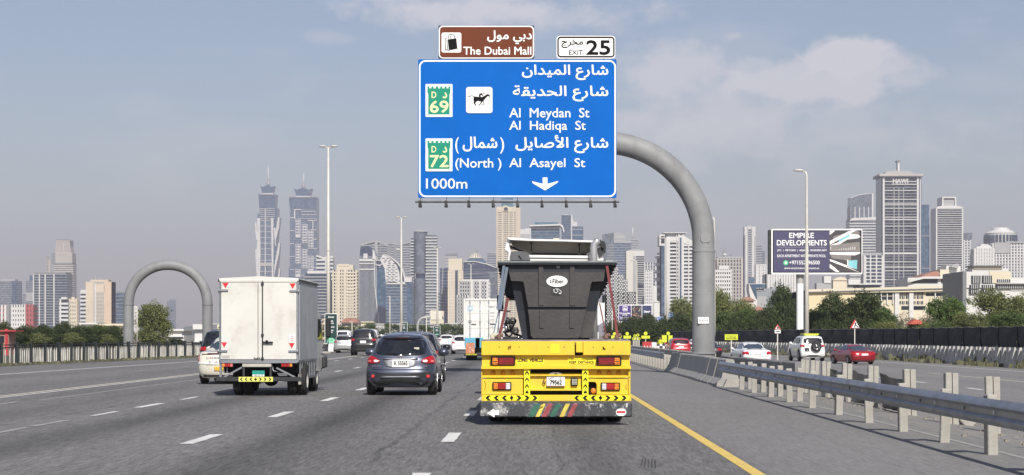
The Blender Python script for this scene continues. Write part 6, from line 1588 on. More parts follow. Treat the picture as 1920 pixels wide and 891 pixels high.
def sedan(name, label, px, Y, m, group='cars ahead on the highway', slim=False, z=0., W=1.80, Ht=1.43, glass=GLASSB, plate_t=None, yaw=0., cat='car'):
    k = W/1.77; kz = Ht/1.43
    c = Car(name, label, cat, wx(px, Y), Y, [(a, b*k) for a, b in [(.18,.76),(.30,.84),(.55,.885),(.8,.87),(.94,.82),(.98,.76),(1.02,.72),(1.28,.60),(1.36,.54),(1.41,.42),(1.43,.25)]],
        [(.18,.16),(.30,.03),(.50,.0),(.60,.0),(.85,.08),(.95,.16),(.97,.70),(1.0,.85),(1.30,1.45),(1.37,1.65),(1.41,1.9),(1.43,2.1)],
        [(.18,4.4),(.45,4.6),(.65,4.55),(.80,4.3),(.92,3.5),(1.0,3.3),(1.30,2.75),(1.40,2.5),(1.43,2.3)], m, z, group, yaw, Rc=.42, n=3.5, scz=kz)
    c.body([.18,.24,.30,.40,.5,.6,.7,.78,.84,.9,.94,.955,.97,1.0,1.06,1.14,1.22,1.30,1.35,1.39,1.415,1.43])
    c.patch('rear_window', [(-.66*k,1.0),(-.56*k,1.33),(.56*k,1.33),(.66*k,1.0)], glass, .012, smooth=1)
    for sx in (-1, 1):
        c.patch('tail_light', [(sx*(.80 if slim else .50)*k,.68),(sx*(.82 if slim else .56)*k,.88),(sx*.95*k,.87),(sx*.95*k,.66)], TAIL, .02, smooth=1)
        c.patch('side_window', [(1.25,1.02),(1.75,1.34),(2.5,1.36),(3.15,1.02)], glass, .01, side=sx, smooth=1)
    c.patch('boot_seam', [(-.6*k,.56),(.6*k,.56),(.6*k,.566),(-.6*k,.566)], INK, .012, smooth=0)
    c.patch('lower_bumper', [(-.84*k,.20),(-.85*k,.30),(.85*k,.30),(.84*k,.20)], CLAD, .014, smooth=0)
    c.plate(0, .70, .44, .14, plate_t); c.wheels((.95, 3.65), .32, .78*k, rim=RIM); c.mirrors(3.05, 1.02, m, .10)
    return c
P_CREAM = paint('taxi_cream_paint', (.72,.68,.58), .1, .2); P_WHITE = paint('white_car_paint', (.74,.74,.73), .0, .15); P_SILVER = paint('silver_car_paint', (.42,.42,.42), .5, .2)
P_BLACK = paint('black_car_paint', (.012,.013,.016), .2); P_RED = paint('red_car_paint', (.42,.018,.03), .2); P_DRED = paint('dark_red_car_paint', (.30,.012,.02), .3)
# cream taxi, half hidden behind the box truck
Y = 62.0
c = sedan('cream_taxi', 'cream taxi saloon half hidden behind the left side of the white box truck', 0, Y, P_CREAM, None, slim=True, W=1.84, Ht=1.50, glass=GLASSB)
c.t.location.x = wx(366, Y)+.95
c.patch('white_band', [(-.86,.66),(.86,.66),(.86,.57),(-.86,.57)], P_WHITE, .016, smooth=0); c.patch('chrome_strip', [(-.6,.90),(.6,.90),(.6,.92),(-.6,.92)], CHROME, .02, smooth=0)
c.patch('light_bar', [(-.95,.86),(-.5,.88),(.5,.88),(.95,.86),(.95,.89),(.5,.905),(-.5,.905),(-.95,.89)], mat('smoked_red',(.1,.02,.02)), .024, smooth=0)
mb = MB(); lettering(mb, 'COAST 2', -.62, .0, .755, .80, c.rear(-.3,.78)-.03, 0, .02); lettering(mb, 'T A X I', -.56, .1, .64, .67, c.rear(-.3,.66)-.05, 0, .02); mb.build('lettering', INK, c.t)
c.patch('yellow_plate', [(-.36,.40),(-.36,.52),(-.02,.52),(-.02,.40)], mat('taxi_plate_yellow',(.75,.45,.05),.4), .03, smooth=0)
c = suv('black_taxi_suv', 'dark glazed SUV taxi with a roof sign, ahead of the cream taxi', 0, 72, P_BLACK, group=None, W=1.85, Ht=1.72)
c.t.location.x = wx(372, 72)+.92
c.patch('black_tailgate', [(-.78,.93),(-.70,1.5),(.70,1.5),(.78,.93)], P_BLACK, .008, smooth=1)
mb = MB(); mb.box(-.42,.30,1.0,1.2,1.55,1.70,0,.03); o = mb.build('roof_sign', mat('taxi_sign_cream',(.72,.68,.45)), c.t)
mb = MB(); lettering(mb, 'CC', -.36, -.12, 1.575, 1.675, .99, 0, .03); mb.build('sign_letters', INK, o)
# cars ahead
suv('silver_suv', 'silver SUV in the left lane beside the black SUV', 644.5, 172, P_SILVER, W=1.72, Ht=1.60)
suv('black_suv', 'large black SUV in the left lanes, left of the grey crossover', 680.5, 150, P_BLACK, W=1.86, Ht=1.98)
suv('white_suv', 'white roofed SUV seen over the top of the black SUV', 691, 205, P_WHITE, W=1.95, Ht=2.15)
suv('dark_suv', 'dark SUV whose roof shows just above the grey crossover', 766, 62, P_BLACK, W=1.88, Ht=1.62)
suv('white_crossover', 'small white crossover with dark bumper far ahead, left of the container truck', 837, 250, P_WHITE, W=1.80, Ht=1.62)
suv('white_hatchback', 'white car partly hidden behind the blue container truck', 866.5, 163, P_WHITE, W=1.74, Ht=1.55)
for i, (px, Y, m_, lab) in enumerate(((633,330,P_WHITE,'tiny white car beyond the silver SUV'),(856,330,P_WHITE,'tiny white car beyond the small white crossover'),(846,420,P_SILVER,'tiny silver car far ahead of the small white crossover'),(832,520,P_WHITE,'tiniest white car near the horizon on the left lanes'),(874,420,P_BLACK,'tiny dark car near the horizon by the container truck'),(862,560,P_SILVER,'tiny grey car at the horizon left of the container truck'),(819,330,P_BLACK,'tiny dark car below the third green board'),(800,400,P_WHITE,'tiny white car behind the grey crossover roof'),(716,300,P_WHITE,'tiny white car right of the black SUV'))):
    (suv if i % 2 == 0 else sedan)('distant_car', lab, px, Y, m_, Ht=1.6 if i%2==0 else 1.45)
# white van roof behind silver suv
c = suv('white_van', 'white van standing above the roof of the silver SUV', 643, 225, P_WHITE, W=1.95, Ht=2.1, cat='van')
# slip road
G5 = 'cars on the slip road'
c = sedan('white_sedan', 'white saloon with red tail lights on the slip road', 1421.5, 122, P_WHITE, G5, z=-.35, W=1.78, Ht=1.45, plate_t='B 1120', yaw=.10)
c.patch('chrome_strip', [(-.30,.80),(.30,.80),(.30,.82),(-.30,.82)], CHROME, .02, smooth=0)
c = suv('white_off_roader', 'white four wheel drive with rear spare wheel and yellow board on its roof', 1525.5, 144, P_WHITE, group=G5, z=-.35, W=1.80, Ht=1.86, yaw=.10, cat='car')
rw = .37/1.0; y_ = c.rear(.15,.9)-.20
mb = MB(); mb.lathe([(rw*.62,.1),(rw*.9,.1),(rw,.06),(rw,-.06),(rw*.9,-.1),(rw*.62,-.1)], (0,0,0), 'y', 28); mb.v = [(p[0]+.18, p[1]+y_, p[2]/1.19+.90) for p in mb.v]; sp_ = mb.build('spare_wheel', RUBBER, c.t)
mb = MB(); mb.lathe([(0,-.09),(rw*.2,-.09),(rw*.22,-.06),(rw*.55,-.05),(rw*.63,-.08),(rw*.63,0),(0,0)], (0,0,0), 'y', 24)
mb.v = [(p[0]+.18, p[1]+y_, p[2]/1.19+.90) for p in mb.v]; mb.build('rim', RIM, sp_)
mb = MB()
for k in range(6):
    a = 2*math.pi*k/6+.3; mb.lathe([(0,0),(.055,0)], (.18+math.cos(a)*rw*.38, y_-.095, .90+math.sin(a)*rw*.38/1.19), 'y', 8)
mb.build('rim_holes', INK, sp_)
mb = MB(); mb.box(-.52,.62,.9,2.0,1.60,1.66,0,.02); mb.box(-.45,.55,.85,.92,1.56,1.62); mb.build('roof_board', LIME, c.t)
c.patch('dark_plate', [(-.62,.60),(-.62,.80),(-.32,.80),(-.32,.60)], GLASSD, .02, smooth=0)
c = sedan('red_sports_car', 'low dark red car with a sunlit boot on the slip road', 1622, 129, P_DRED, G5, z=-.35, W=1.66, Ht=1.28, yaw=.20)
c.patch('light_band', [(-.9,.66),(-.85,.80),(.85,.80),(.9,.66)], TAIL, .022, smooth=1)
c = suv('red_suv', 'bright red SUV on the slip road, left of the gantry column', 1277.5, 178, P_RED, group=G5, z=-.35, W=1.80, Ht=1.62, yaw=.07)
c = sedan('black_sedan', 'black car peeping out from behind the right side of the gantry column', 1332, 150, P_BLACK, G5, z=-.35, W=1.85, Ht=1.5, yaw=.06)
for px, Y, m_, lab in ((1373,235,P_SILVER,'tiny silver car parked left of the white sedan'),(1168,260,P_BLACK,'tiny dark car above the yellow trailer corner'),(1306,240,P_WHITE,'tiny white car just left of the gantry column')):
    sedan('distant_car', lab, px, Y, m_, G5, z=-.35)

# ---------------------------------------------------------------- white box truck
Z0 = 50.0; XO = wx(486, Z0)
bt = thing('box_truck', 'dirty white box truck with double rear doors in the left lane', 'truck', (XO, Z0, 0))
def bx(px): return wx(px, Z0)-XO
def bz(py): return wz(py, Z0)
BOXW = mat('box_body_white', (.62,.61,.57), .5, var=.05, scale=1, dirt=.55, dcol=(.38,.355,.30), dscale=1.3)
BOXS = mat('box_side_grey', (.50,.51,.52), .6, .15, var=.12, scale=.8, dirt=.6, dcol=(.30,.31,.32), dscale=.9)  # side panel set greyer than the rear doors
x0, x1, zb_, zt_ = bx(411), bx(560), bz(680), bz(524.5)
mb = MB(); mb.box(x0,x1,.06,4.3,zb_,zt_,0,.02); mb.build('cargo_box', BOXW, bt)
mb = MB(); mb.box(x1-.005,x1+.012,.10,4.26,zb_+.06,zt_-.08); mb.build('side_panel', BOXS, bt)
mb = MB(); mb.prism([(x0-.02,zt_-.02),(x0+.0,zt_+.035),(0,zt_+.085),(x1-.0,zt_+.035),(x1+.025,zt_-.02)], 0.0, 4.33); mb.build('roof', BOXW, bt)
mb = MB(); mb.box(x1-.01,x1+.03,0,4.33,zt_-.05,zt_+.01); mb.box(x0-.03,x0+.01,0,4.33,zt_-.05,zt_+.01); mb.build('roof_gutter', DARK, bt)
for nm, a, b, c_, d_ in (('frame_top',411,560,524,529.5),('frame_post',411,413.8,526,680),('frame_post',556.5,560.5,526,680),('rear_sill',411,558,675,681.5)):
    mb = MB(); mb.box(bx(a),bx(b),-.02,.07,bz(d_),bz(c_),0,.01); mb.build(nm, GALV if nm != 'frame_top' else BOXW, bt)
doors = []
for a, b in ((414.3,491.3),(492.7,556)):
    mb = MB(); mb.box(bx(a),bx(b),-.012,.065,bz(674.5),bz(530),0,.012); doors.append(mb.build('door', BOXW, bt))
mb = MB(); mb.box(bx(483.3),bx(484.6),-.018,.0,bz(674),bz(531)); mb.build('door_seam', mat('rust_seam',(.16,.12,.10),.8), doors[0])
mb = MB(); mb.box(bx(491.2),bx(492.9),-.01,.05,bz(675),bz(529)); mb.build('door_gap', INK, bt)
mb = MB(); xr = bx(492.6); mb.tube([(xr,-.04,bz(676)),(xr,-.04,bz(526.5))], .012, 0, 8); mb.build('lock_rod', DARK, doors[1])
for y in (532,628,672):
    mb = MB(); mb.box(xr-.035,xr+.03,-.06,-.01,bz(y+2.5),bz(y-2),0,.008); mb.build('rod_bracket', DARK, doors[1])
mb = MB(); mb.bar((xr+.0,-.065,bz(641.5)),(xr+.26,-.07,bz(641.8)),.03,.045); mb.box(xr+.08,xr+.13,-.07,-.01,bz(644.5),bz(638)); mb.build('door_handle', INK, doors[1])
for (a, y, dx) in ((411,545,0),(543,546,1),(409.5,658.5,0),(541,659,1)):
    mb = MB(); mb.box(bx(a),bx(a+17),-.045,-.01,bz(y+2),bz(y-2),0,.01); mb.tube([(bx(a+(17 if dx else 0)),-.04,bz(y+4)),(bx(a+(17 if dx else 0)),-.04,bz(y-4))],.022,0,8); mb.build('hinge', GALV, bt)
for (a, y, w_, h_) in ((417,530.5,12,10),(543,531.5,11.5,10.5),(415,642,11,10),(541.5,643.5,11,10)):
    mb = MB(); mb.prism([(bx(a),bz(y)),(bx(a+w_),bz(y)),(bx(a+w_/2),bz(y+h_))], -.018, -.0125); mb.build('red_triangle', RED, bt)
mb = MB(); mb.box(bx(543),bx(553),-.016,-.0125,bz(640),bz(628)); s_ = mb.build('notice_sticker', WPRINT, bt)
mb = MB()
for k, y in enumerate((630,634,637.5)): mb.box(bx(544.5),bx(552),-.019,-.0165,bz(y+1.1),bz(y))
mb.build('notice_lines', mat('red_print',(.45,.05,.06)), s_)
mb = MB(); mb.box(bx(413.5),bx(431.5),-.016,-.0125,bz(673.5),bz(666)); s_ = mb.build('grey_label', mat('label_grey',(.52,.51,.48),.5), bt)
mb = MB(); lettering(mb, 'NO TOOLS IN TRUCK', bx(415), bx(430), bz(671), bz(668), -.0185, 0, .02); mb.build('label_text', mat('faded_print',(.34,.33,.32)), s_)
mb = MB(); lettering(mb, 'PB-8679', bx(476), bx(488), bz(674.5), bz(670.5), -.0185, 0, .03); mb.build('door_text', INK, doors[0])
# chassis
mb = MB(); mb.box(bx(454),bx(508.5),.0,.25,bz(688.5),bz(681),0,.01); mb.build('cross_beam', mat('dirty_cream_steel',(.45,.43,.38),.7,dirt=.5), bt)
mb = MB(); mb.box(x0+.06,x1-.06,.3,4.2,bz(700),bz(681)); mb.build('chassis', INK, bt)
mb = MB(); mb.box(bx(404.5),bx(567),-.02,.10,bz(715.5),bz(707),0,.015); mb.build('underrun_bar', DARK, bt)
y_ = -.03
mb = MB(); mb.box(bx(448),bx(512),-.045,-.02,bz(715.6),bz(706.8)); pl_ = mb.build('chevron_plate', mat('pale_yellow_tape',(.72,.72,.16),.5,dirt=.2), bt)
for k in range(7):
    cxk = 452.8+k*9.0; zc_k = 711.2; mb = MB()
    if k == 3: mb.prism([(bx(cxk-2.8),bz(zc_k)),(bx(cxk),bz(zc_k-2.8)),(bx(cxk+2.8),bz(zc_k)),(bx(cxk),bz(zc_k+2.8))], -.05, -.046)
    else:
        d = -1 if k < 3 else 1
        mb.prism([(bx(cxk+d*2.6),bz(zc_k)),(bx(cxk-d*.6),bz(zc_k-3)),(bx(cxk-d*3.2),bz(zc_k-3)),(bx(cxk-d*.2),bz(zc_k)),(bx(cxk-d*3.2),bz(zc_k+3)),(bx(cxk-d*.6),bz(zc_k+3))], -.05, -.046)
    mb.build('chevron', INK, pl_)
for (a, b, c_, d_) in ((453,689,420,707),(518,690,553,707.5)):
    mb = MB(); mb.bar((bx(a),.05,bz(b)),(bx(c_),.05,bz(d_)),.04,.05); mb.build('brace', GALV, bt)
for (a, b) in ((454.5,458.5),(505.5,509)):
    mb = MB(); mb.box(bx(a),bx(b),.02,.1,bz(707),bz(689)); mb.build('hanger', DARK, bt)
for (a, b, cols) in ((416.5,436.5,(TAILO,TAIL,TAIL,mat('tail_light_pink',(.75,.16,.15),.2,coat=.5))),(527.5,548,(TAIL,TAIL,TAIL,TAILO))):
    mb = MB(); mb.box(bx(a)-.01,bx(b)+.01,.0,.06,bz(688.6),bz(681.6),0,.008); h_ = mb.build('tail_light', DARK, bt)
    for k in range(4):
        mb = MB(); q0 = a+(b-a)*k/4; mb.box(bx(q0)+.004,bx(q0+(b-a)/4)-.004,-.018,.0,bz(687.8),bz(682.2),0,.006); mb.build('lens', cols[k], h_)
mb = MB(); mb.box(bx(473),bx(496),-.0,.02,bz(706),bz(695)); p_ = mb.build('licence_plate', mat('green_plate',(.02,.28,.24),.4), bt)
mb = MB(); mb.box(bx(473.5),bx(495.5),-.003,-.0005,bz(706),bz(702.5)); mb.build('plate_strip', WPRINT, p_)
mb = MB(); lettering(mb, 'PRIVATE', bx(476), bx(493), bz(705.6), bz(703.2), -.0045, 0, .03); mb.build('plate_text', INK, p_)
for px in (413,418.5,424.5):
    mb = MB(); mb.box(bx(px-.9),bx(px+.9),.12,.18,bz(700),bz(689)); mb.build('mudguard_strip', GALV if px != 413 else BOXW, bt)
mb = MB(); mb.box(bx(411),bx(415.5),.02,.08,bz(708),bz(681)); mb.build('corner_post', GALV, bt)
mb = MB(); mb.tube([(bx(510),.1,bz(688)),(bx(511.5),.1,bz(696)),(bx(520),.1,bz(697))], .018, 0, 6); mb.build('hose', GALV, bt)
mb = MB(); mb.lathe([(.0,-.2),(.14,-.18),(.2,0),(.14,.18),(0,.2)], (bx(498),1.05,.42), 'y', 16); mb.tube([(x0+.2,1.05,.42),(x1-.2,1.05,.42)], .06, 0, 10); mb.build('rear_axle', INK, bt)
def truck_wheel(par, x, y, r, wd, m=RUBBER, sx=1, rimm=None):
    mb = MB(); mb.lathe([(r*.55,-wd/2),(r*.9,-wd/2),(r*.98,-wd*.38),(r,-wd*.3),(r,-wd*.04),(r*.97,-wd*.03),(r*.97,wd*.03),(r,wd*.04),(r,wd*.3),(r*.98,wd*.38),(r*.9,wd/2),(r*.55,wd/2)], (0,0,0), 'x', 32)
    o = mb.build('wheel', m, par, (x, y, r)); mb = MB(); mb.lathe([(0,wd*.3*sx),(r*.2,wd*.32*sx),(r*.25,wd*.1*sx),(r*.5,wd*.1*sx),(r*.57,wd*.5*sx)], (0,0,0), 'x', 24); mb.build('rim', rimm or STEEL, o); return o
for sx, px_c in ((-1, 437), (-1, 455.5), (1, 540.5), (1, 559)):
    truck_wheel(bt, bx(px_c)+ (0.0), 1.05, .40, .225, sx=sx)
for sx in (-1, 1): truck_wheel(bt, sx*.80+ (bx(486)), 4.75, .40, .24, sx=sx)
mb = MB(); mb.box(x1-.06,x1-.0,.45,1.6,bz(722),bz(702)); mb.build('mud_flap', mat('dusty_flap',(.42,.41,.38),.7), bt)
side = MB()
for k in range(9):
    mbk = MB(); yk = .35+k*.42; mbk.box(x1-.02,x1+.005,yk,yk+.05,.42 if k > 2 else .55,zb_); mbk.build('side_guard_post', GALV, bt)
mb = MB(); mb.box(x1-.01,x1+.015,1.7,4.1,.40,.47); mb.build('side_guard_rail', GALV, bt)
# cab ahead of the box
mb = MB(); mb.prism([(4.5,.55),(4.5,2.15),(5.6,2.10),(6.15,1.35),(6.2,.5)], x0+.05, x1-.05, 0, 'x'); mb.build('cab', BOXW, bt)
mb = MB(); mb.prism([(4.7,1.4),(4.7,1.95),(5.5,1.95),(5.95,1.4)], x1-.055, x1-.035, 0, 'x'); mb.build('cab_window', GLASSD, bt)
for sx, xx in ((1, x1), (-1, x0)):
    mb = MB(); mb.box(xx+sx*.12-.08,xx+sx*.12+.08,5.9,5.97,1.45,1.95,0,.03); mb.tube([(xx-sx*.1,5.95,2.0),(xx+sx*.12,5.95,1.98),(xx+sx*.12,5.95,1.2),(xx-sx*.08,5.95,1.15)], .015, 0, 6); mb.build('wing_mirror', BLACK, bt)
mb = MB(); mb.box(x1+.02,x1+.14,5.2,5.6,.62,.92,0,.03); mb.tube([(x1,5.3,.6),(x1+.14,5.3,.65),(x1+.14,5.3,.95),(x1,5.3,1.0)], .02, 0, 6); mb.build('air_filter', DARK, bt)

# ---------------------------------------------------------------- container truck far ahead
Z1 = 121.0; XC = wx(869, Z1)+1.22
ct = thing('container_lorry', 'lorry with a blue tail carrying a white shipping container', 'truck', (XC, Z1, 0))
def cx_(px): return wx(px, Z1)-XC
def cz_(py): return wz(py, Z1)
mb = MB(); mb.box(-1.18,1.18,.55,9.5,.9,1.22); mb.build('chassis', BLACK, ct)
mb = MB(); mb.box(-1.15,-.05,.0,.6,.75,cz_(633.5),0,.02); mb.build('tail_body', mat('sky_blue_truck_paint',(.10,.36,.52),.5,dirt=.3), ct)
mb = MB(); mb.box(cx_(891),cx_(900),.0,.6,.75,cz_(633.5),0,.02); mb.build('tail_body', mat('teal_truck_paint',(.03,.22,.24),.5,dirt=.3), ct)
mb = MB(); mb.box(cx_(873.5),cx_(890),-.03,.0,cz_(663),cz_(643)); dp = mb.build('decorated_panel', mat('truck_art_orange',(.55,.22,.10),.5), ct)
rr = random.Random(2)
for nm, m_ in (('painted_motif', WPRINT), ('painted_motif', mat('truck_art_blue',(.1,.2,.5))), ('painted_motif', RED)):
    mb = MB()
    for k in range(10):
        a = rr.uniform(874.5,888); y = rr.uniform(644.5,660); mb.box(cx_(a),cx_(a+rr.uniform(.5,1.6)),-.036-.002*k/10,-.031,cz_(y+rr.uniform(.6,1.8)),cz_(y))
    stuff(mb.build(nm, m_, dp))
mb = MB()
for k in range(10): mb.prism([(cx_(873.5+k*2.1),cz_(666)),(cx_(874.7+k*2.1),cz_(666)),(cx_(875.2+k*2.1),cz_(663.5)),(cx_(874+k*2.1),cz_(663.5))], -.05, -.02)
stuff(mb.build('striped_bumper_tape', LIME, ct)); mb = MB(); mb.box(-1.2,1.2,-.02,.1,cz_(667.5),cz_(663),0,.02); mb.build('bumper', BLACK, ct)
for x in (-.95,-.62,.62,.95):
    for y in (1.2,2.5): truck_wheel(ct, x, y, .5, .28)
mb = MB(); mb.box(-.9,.9,.4,.6,.45,.95); mb.build('axle_box', BLACK, ct)
cn = thing('shipping_container', 'white shipping container with locking rods on the blue tailed lorry', 'container', (XC, Z1+.2, 1.25))
z0_, z1_ = 0, cz_(560)-1.25
CW = mat('container_white', (.68,.68,.65), .55, var=.05, dirt=.35, dcol=(.42,.38,.33), dscale=1)
mb = MB(); mb.box(-1.2,1.2,.08,9.2,z0_,z1_,0,.03); mb.build('box_body', CW, cn)
for nm, a in (('corner_post',(-1.22,-1.12,0,z1_)),('corner_post',(1.12,1.22,0,z1_)),('header',(-1.12,1.12,z1_-.12,z1_)),('door_sill',(-1.12,1.12,0,.12))):
    mb = MB(); mb.box(a[0],a[1],0,.1,a[2],a[3],0,.012); mb.build(nm, CW, cn)
for sx in (-1, 1):
    mb = MB(); xa, xb = (-1.11,-.012) if sx < 0 else (.012,1.11)
    mb.box(xa,xb,.045,.1,.13,z1_-.13); d_ = mb.build('door', CW, cn)
    mb = MB()
    for k in range(5): mb.box(xa+.05,xb-.05,.03,.046,.2+k*.45,.5+k*.45,0,.008)
    stuff(mb.build('door_ribs', CW, d_))
    for t in (.25, .8):
        x = xa+(xb-xa)*t; mb = MB(); mb.tube([(x,.0,.05),(x,.0,z1_-.05)], .022, 0, 6)
        for zz_ in (.3,1.0,1.7,2.2): mb.box(x-.04,x+.04,-.02,.04,zz_,zz_+.05)
        mb.build('locking_rod', GALV, cn)
    mb = MB(); mb.box(xa+.35,xa+.65,-.02,.0,.9,.94); mb.build('handle', DARK, cn)
mb = MB(); mb.box(-.98,-.68,.022,.03,z1_-.72,z1_-.42); lg = mb.build('logo_square', mat('pale_blue_print',(.35,.55,.68)), cn)
mb = MB(); st = []
for k in range(14):
    a = math.pi*2*k/14; r_ = .12 if k % 2 == 0 else .055; st.append((-.83+math.sin(a)*r_, z1_-.57+math.cos(a)*r_))
mb.prism(st, .018, .022); mb.build('star_logo', WPRINT, lg)
mb = MB(); lettering(mb, 'MRKU 4', .32, .62, z1_-.55, z1_-.45, .025, 0, .04); lettering(mb, '45G1', .72, .98, z1_-.55, z1_-.45, .025, 0, .04)
for k in range(5): mb.box(.35,.62,.024,.028,z1_-.85-k*.22,z1_-.80-k*.22)
for k in range(2): mb.box(-.95,-.75,.024,.028,z1_-1.35-k*.1,z1_-1.29-k*.1)
stuff(mb.build('markings', mat('grey_print',(.3,.3,.32)), cn))
# lorry cab
mb = MB(); mb.box(-1.2,1.2,10.0,12.2,.7,3.2,0,.1); mb.build('cab', mat('teal_truck_paint',(.03,.22,.24)), ct)
# ---------------------------------------------------------------- yellow flatbed trailer (nearest vehicle)
ZT = 33.9; XT = wx(1043, ZT)
ft = thing('flatbed_trailer', 'yellow long vehicle flatbed trailer with scratched black bumper, nearest in the centre', 'trailer', (XT, ZT, 0))
TY = mat('truck_yellow', (.74,.52,.030), .45, var=.05, scale=1.5, coat=.1, dirt=.5, dcol=(.42,.31,.09), dscale=2.4)
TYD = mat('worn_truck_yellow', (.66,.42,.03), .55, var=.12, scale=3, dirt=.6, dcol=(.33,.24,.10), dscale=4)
SCR = N('scratched_bumper'); _c = SCR.coord()
_s = SCR.remap(SCR.noise(SCR.coord(scale=(1.2,1,1)), 5, 10, .82), .50, .68, 0, 1)
_s2 = SCR.remap(SCR.noise(SCR.coord(scale=(.5,1,3)), 9, 6, .8), .60, .66, 0, .8)
_z = SCR.new('ShaderNodeSeparateXYZ'); SCR.l(_c, _z.inputs[0])
_edge = SCR.math('MAXIMUM', SCR.remap(_z.outputs[2], .36, .44, .75, 0), SCR.remap(SCR.math('ABSOLUTE', _z.outputs[0]), 1.0, 1.3, 0, .8))
_m = SCR.math('MULTIPLY', SCR.math('ADD', SCR.math('MULTIPLY', _s, .60), SCR.math('MULTIPLY', _s, _edge), clamp=True), 1.0)
_m = SCR.math('MAXIMUM', _m, SCR.math('MULTIPLY', _s2, .35))
BUMP = SCR.bsdf(SCR.mix(_m, (.050,.052,.060), (.42,.41,.40)), .5, .1, bump=_s, bstr=.3)
def tX(zx): return wx(890+zx/4.948, ZT)-XT
def tZ(zy): return wz(630+zy/4.948, ZT)
def tb(name, x0, x1, y0, y1, m, d0=0., d1=.10, par=ft, b=.008):
    mb = MB(); mb.box(tX(x0), tX(x1), d0, d1, tZ(y1), tZ(y0), 0, b); return mb.build(name, m, par)
# deck, side rails, headboard beam
mb = MB(); mb.box(tX(60),tX(1446),.02,12.2,tZ(50)-.06,tZ(37),0,.01); mb.build('deck', mat('deck_planks',(.24,.20,.185),.85,var=.25,scale=6,dirt=.5), ft)
tb('rear_beam', 62, 928, 50, 180, TY, .0, .14); tb('rear_beam', 1006, 1446, 50, 180, TY, .0, .14); tb('rear_beam', 928, 1006, 50, 62, TY, .0, .14, b=.003)
tb('lock_block', 940, 1003, 60, 154, TY, -.03, .10); tb('dark_slot', 928, 1006, 62, 180, INK, .05, .13, b=0)
for x in (136, 502, 573, 1372): tb('beam_seam', x, x+3, 56, 152, TYD, -.003, .0, b=0)
for (x, y) in ((228,102),(412,102),(683,103),(830,103),(1100,104),(1283,104)): tb('bolt_head', x-4, x+4, y-4, y+4, DARK, -.01, .0, b=.002)
mb = MB(); mb.tube([(tX(312),-.02,tZ(120)),(tX(318),-.03,tZ(98)),(tX(335),-.03,tZ(92)),(tX(330),-.02,tZ(115))],.008,0,6); mb.build('rope_hook', INK, ft)
mb = MB(); mb.prism([(tX(1188),tZ(100)),(tX(1196),tZ(100)),(tX(1200),tZ(112)),(tX(1216),tZ(118)),(tX(1212),tZ(124)),(tX(1190),tZ(120))], -.02, 0); mb.build('rope_hook', INK, ft)
o = tb('tank_sticker', 706, 783, 80, 157, YEL, -.006, -.001, b=0)
mb = MB(); a = disc(tX(745), tZ(117), .032, 20); b_ = disc(tX(745), tZ(117), .027, 20)
for i in range(20): mb.quad((a[i][0],-.009,a[i][1]),(a[(i+1)%20][0],-.009,a[(i+1)%20][1]),(b_[(i+1)%20][0],-.009,b_[(i+1)%20][1]),(b_[i][0],-.009,b_[i][1]))
lettering(mb, 'A', tX(738), tX(752), tZ(124), tZ(110), -.009, 0, .02); mb.build('sticker_ring', mat('dull_olive_print',(.30,.27,.02)), o)
# recess behind the upper lights
tb('recess_panel', 66, 1442, 180, 300, TY, .10, .14, b=0)
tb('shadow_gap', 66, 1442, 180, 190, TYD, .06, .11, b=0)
mb = MB(); mb.prism([(-.06,tZ(306)),(-.06,tZ(297)),(-.0,tZ(280)),(.11,tZ(278)),(.11,tZ(306))], tX(62), tX(1448), 0, 'x'); mb.build('ledge', TY, ft)
# upper light clusters
for sx, (x0, x1) in ((-1,(150,375)),(1,(1133,1361))):
    h = tb('light_cluster', x0, x1, 190, 276, INK, -.02, .11, b=.015)
    xa, xb = x0+14, x1-14
    am = (xa, xa+52) if sx < 0 else (xb-52, xb); rd = (xa+56, xb) if sx < 0 else (xa, xb-56)
    tb('amber_lens', am[0], am[1], 204, 268, TAILO, -.04, -.015, h, .012)
    REDD = mat('deep_red_lens', (.20,.012,.02), .15, var=.3, scale=20, coat=.5)
    tb('red_lens', rd[0], rd[1], 204, 268, REDD, -.04, -.015, h, .012)
    for k in range(3):
        y = 213+k*21; mb = MB(); mb.box(tX(xa+3),tX(xb-3),-.044,-.04,tZ(y+2.5),tZ(y-1)); mb.build('lens_rib', TAIL if k % 2 else REDD, h)
    for k in range(6):
        x = rd[0]+(rd[1]-rd[0])*(k+.5)/6; mb = MB(); mb.box(tX(x)-.0015,tX(x)+.0015,-.0455,-.044,tZ(266),tZ(206)); stuff(mb.build('lens_rib', REDD, h))
    mb = MB(); mb.box(tX(am[0])+.02,tX(am[1])-.02,-.045,-.0405,tZ(240),tZ(233)); mb.build('lens_divider', INK, h)
# stickers
o = tb('warning_sticker', 385, 643, 205, 261, YEL, .094, .099, b=0)
MARO = mat('maroon_print', (.10,.01,.015), .5)
mb = MB(); lettering(mb, 'LONG  VEHICLE', tX(399), tX(634), tZ(241), tZ(211), .090, 0, .06); mb.build('lettering', MARO, o)
o = tb('warning_sticker', 865, 1126, 208, 262, YEL, .094, .099, b=0)
mb = MB(); lettering(mb, 'KEEP  DISTANCE', tX(879), tX(1106), tZ(257), tZ(234), .090, 0, .05); lettering(mb, arabic('مركبة طويلة') if False else arabic('حاول مراعاة'.replace('ا','ا')), tX(900), tX(1095), tZ(228), tZ(212), .091, 0, .03); mb.build('lettering', MARO, o)
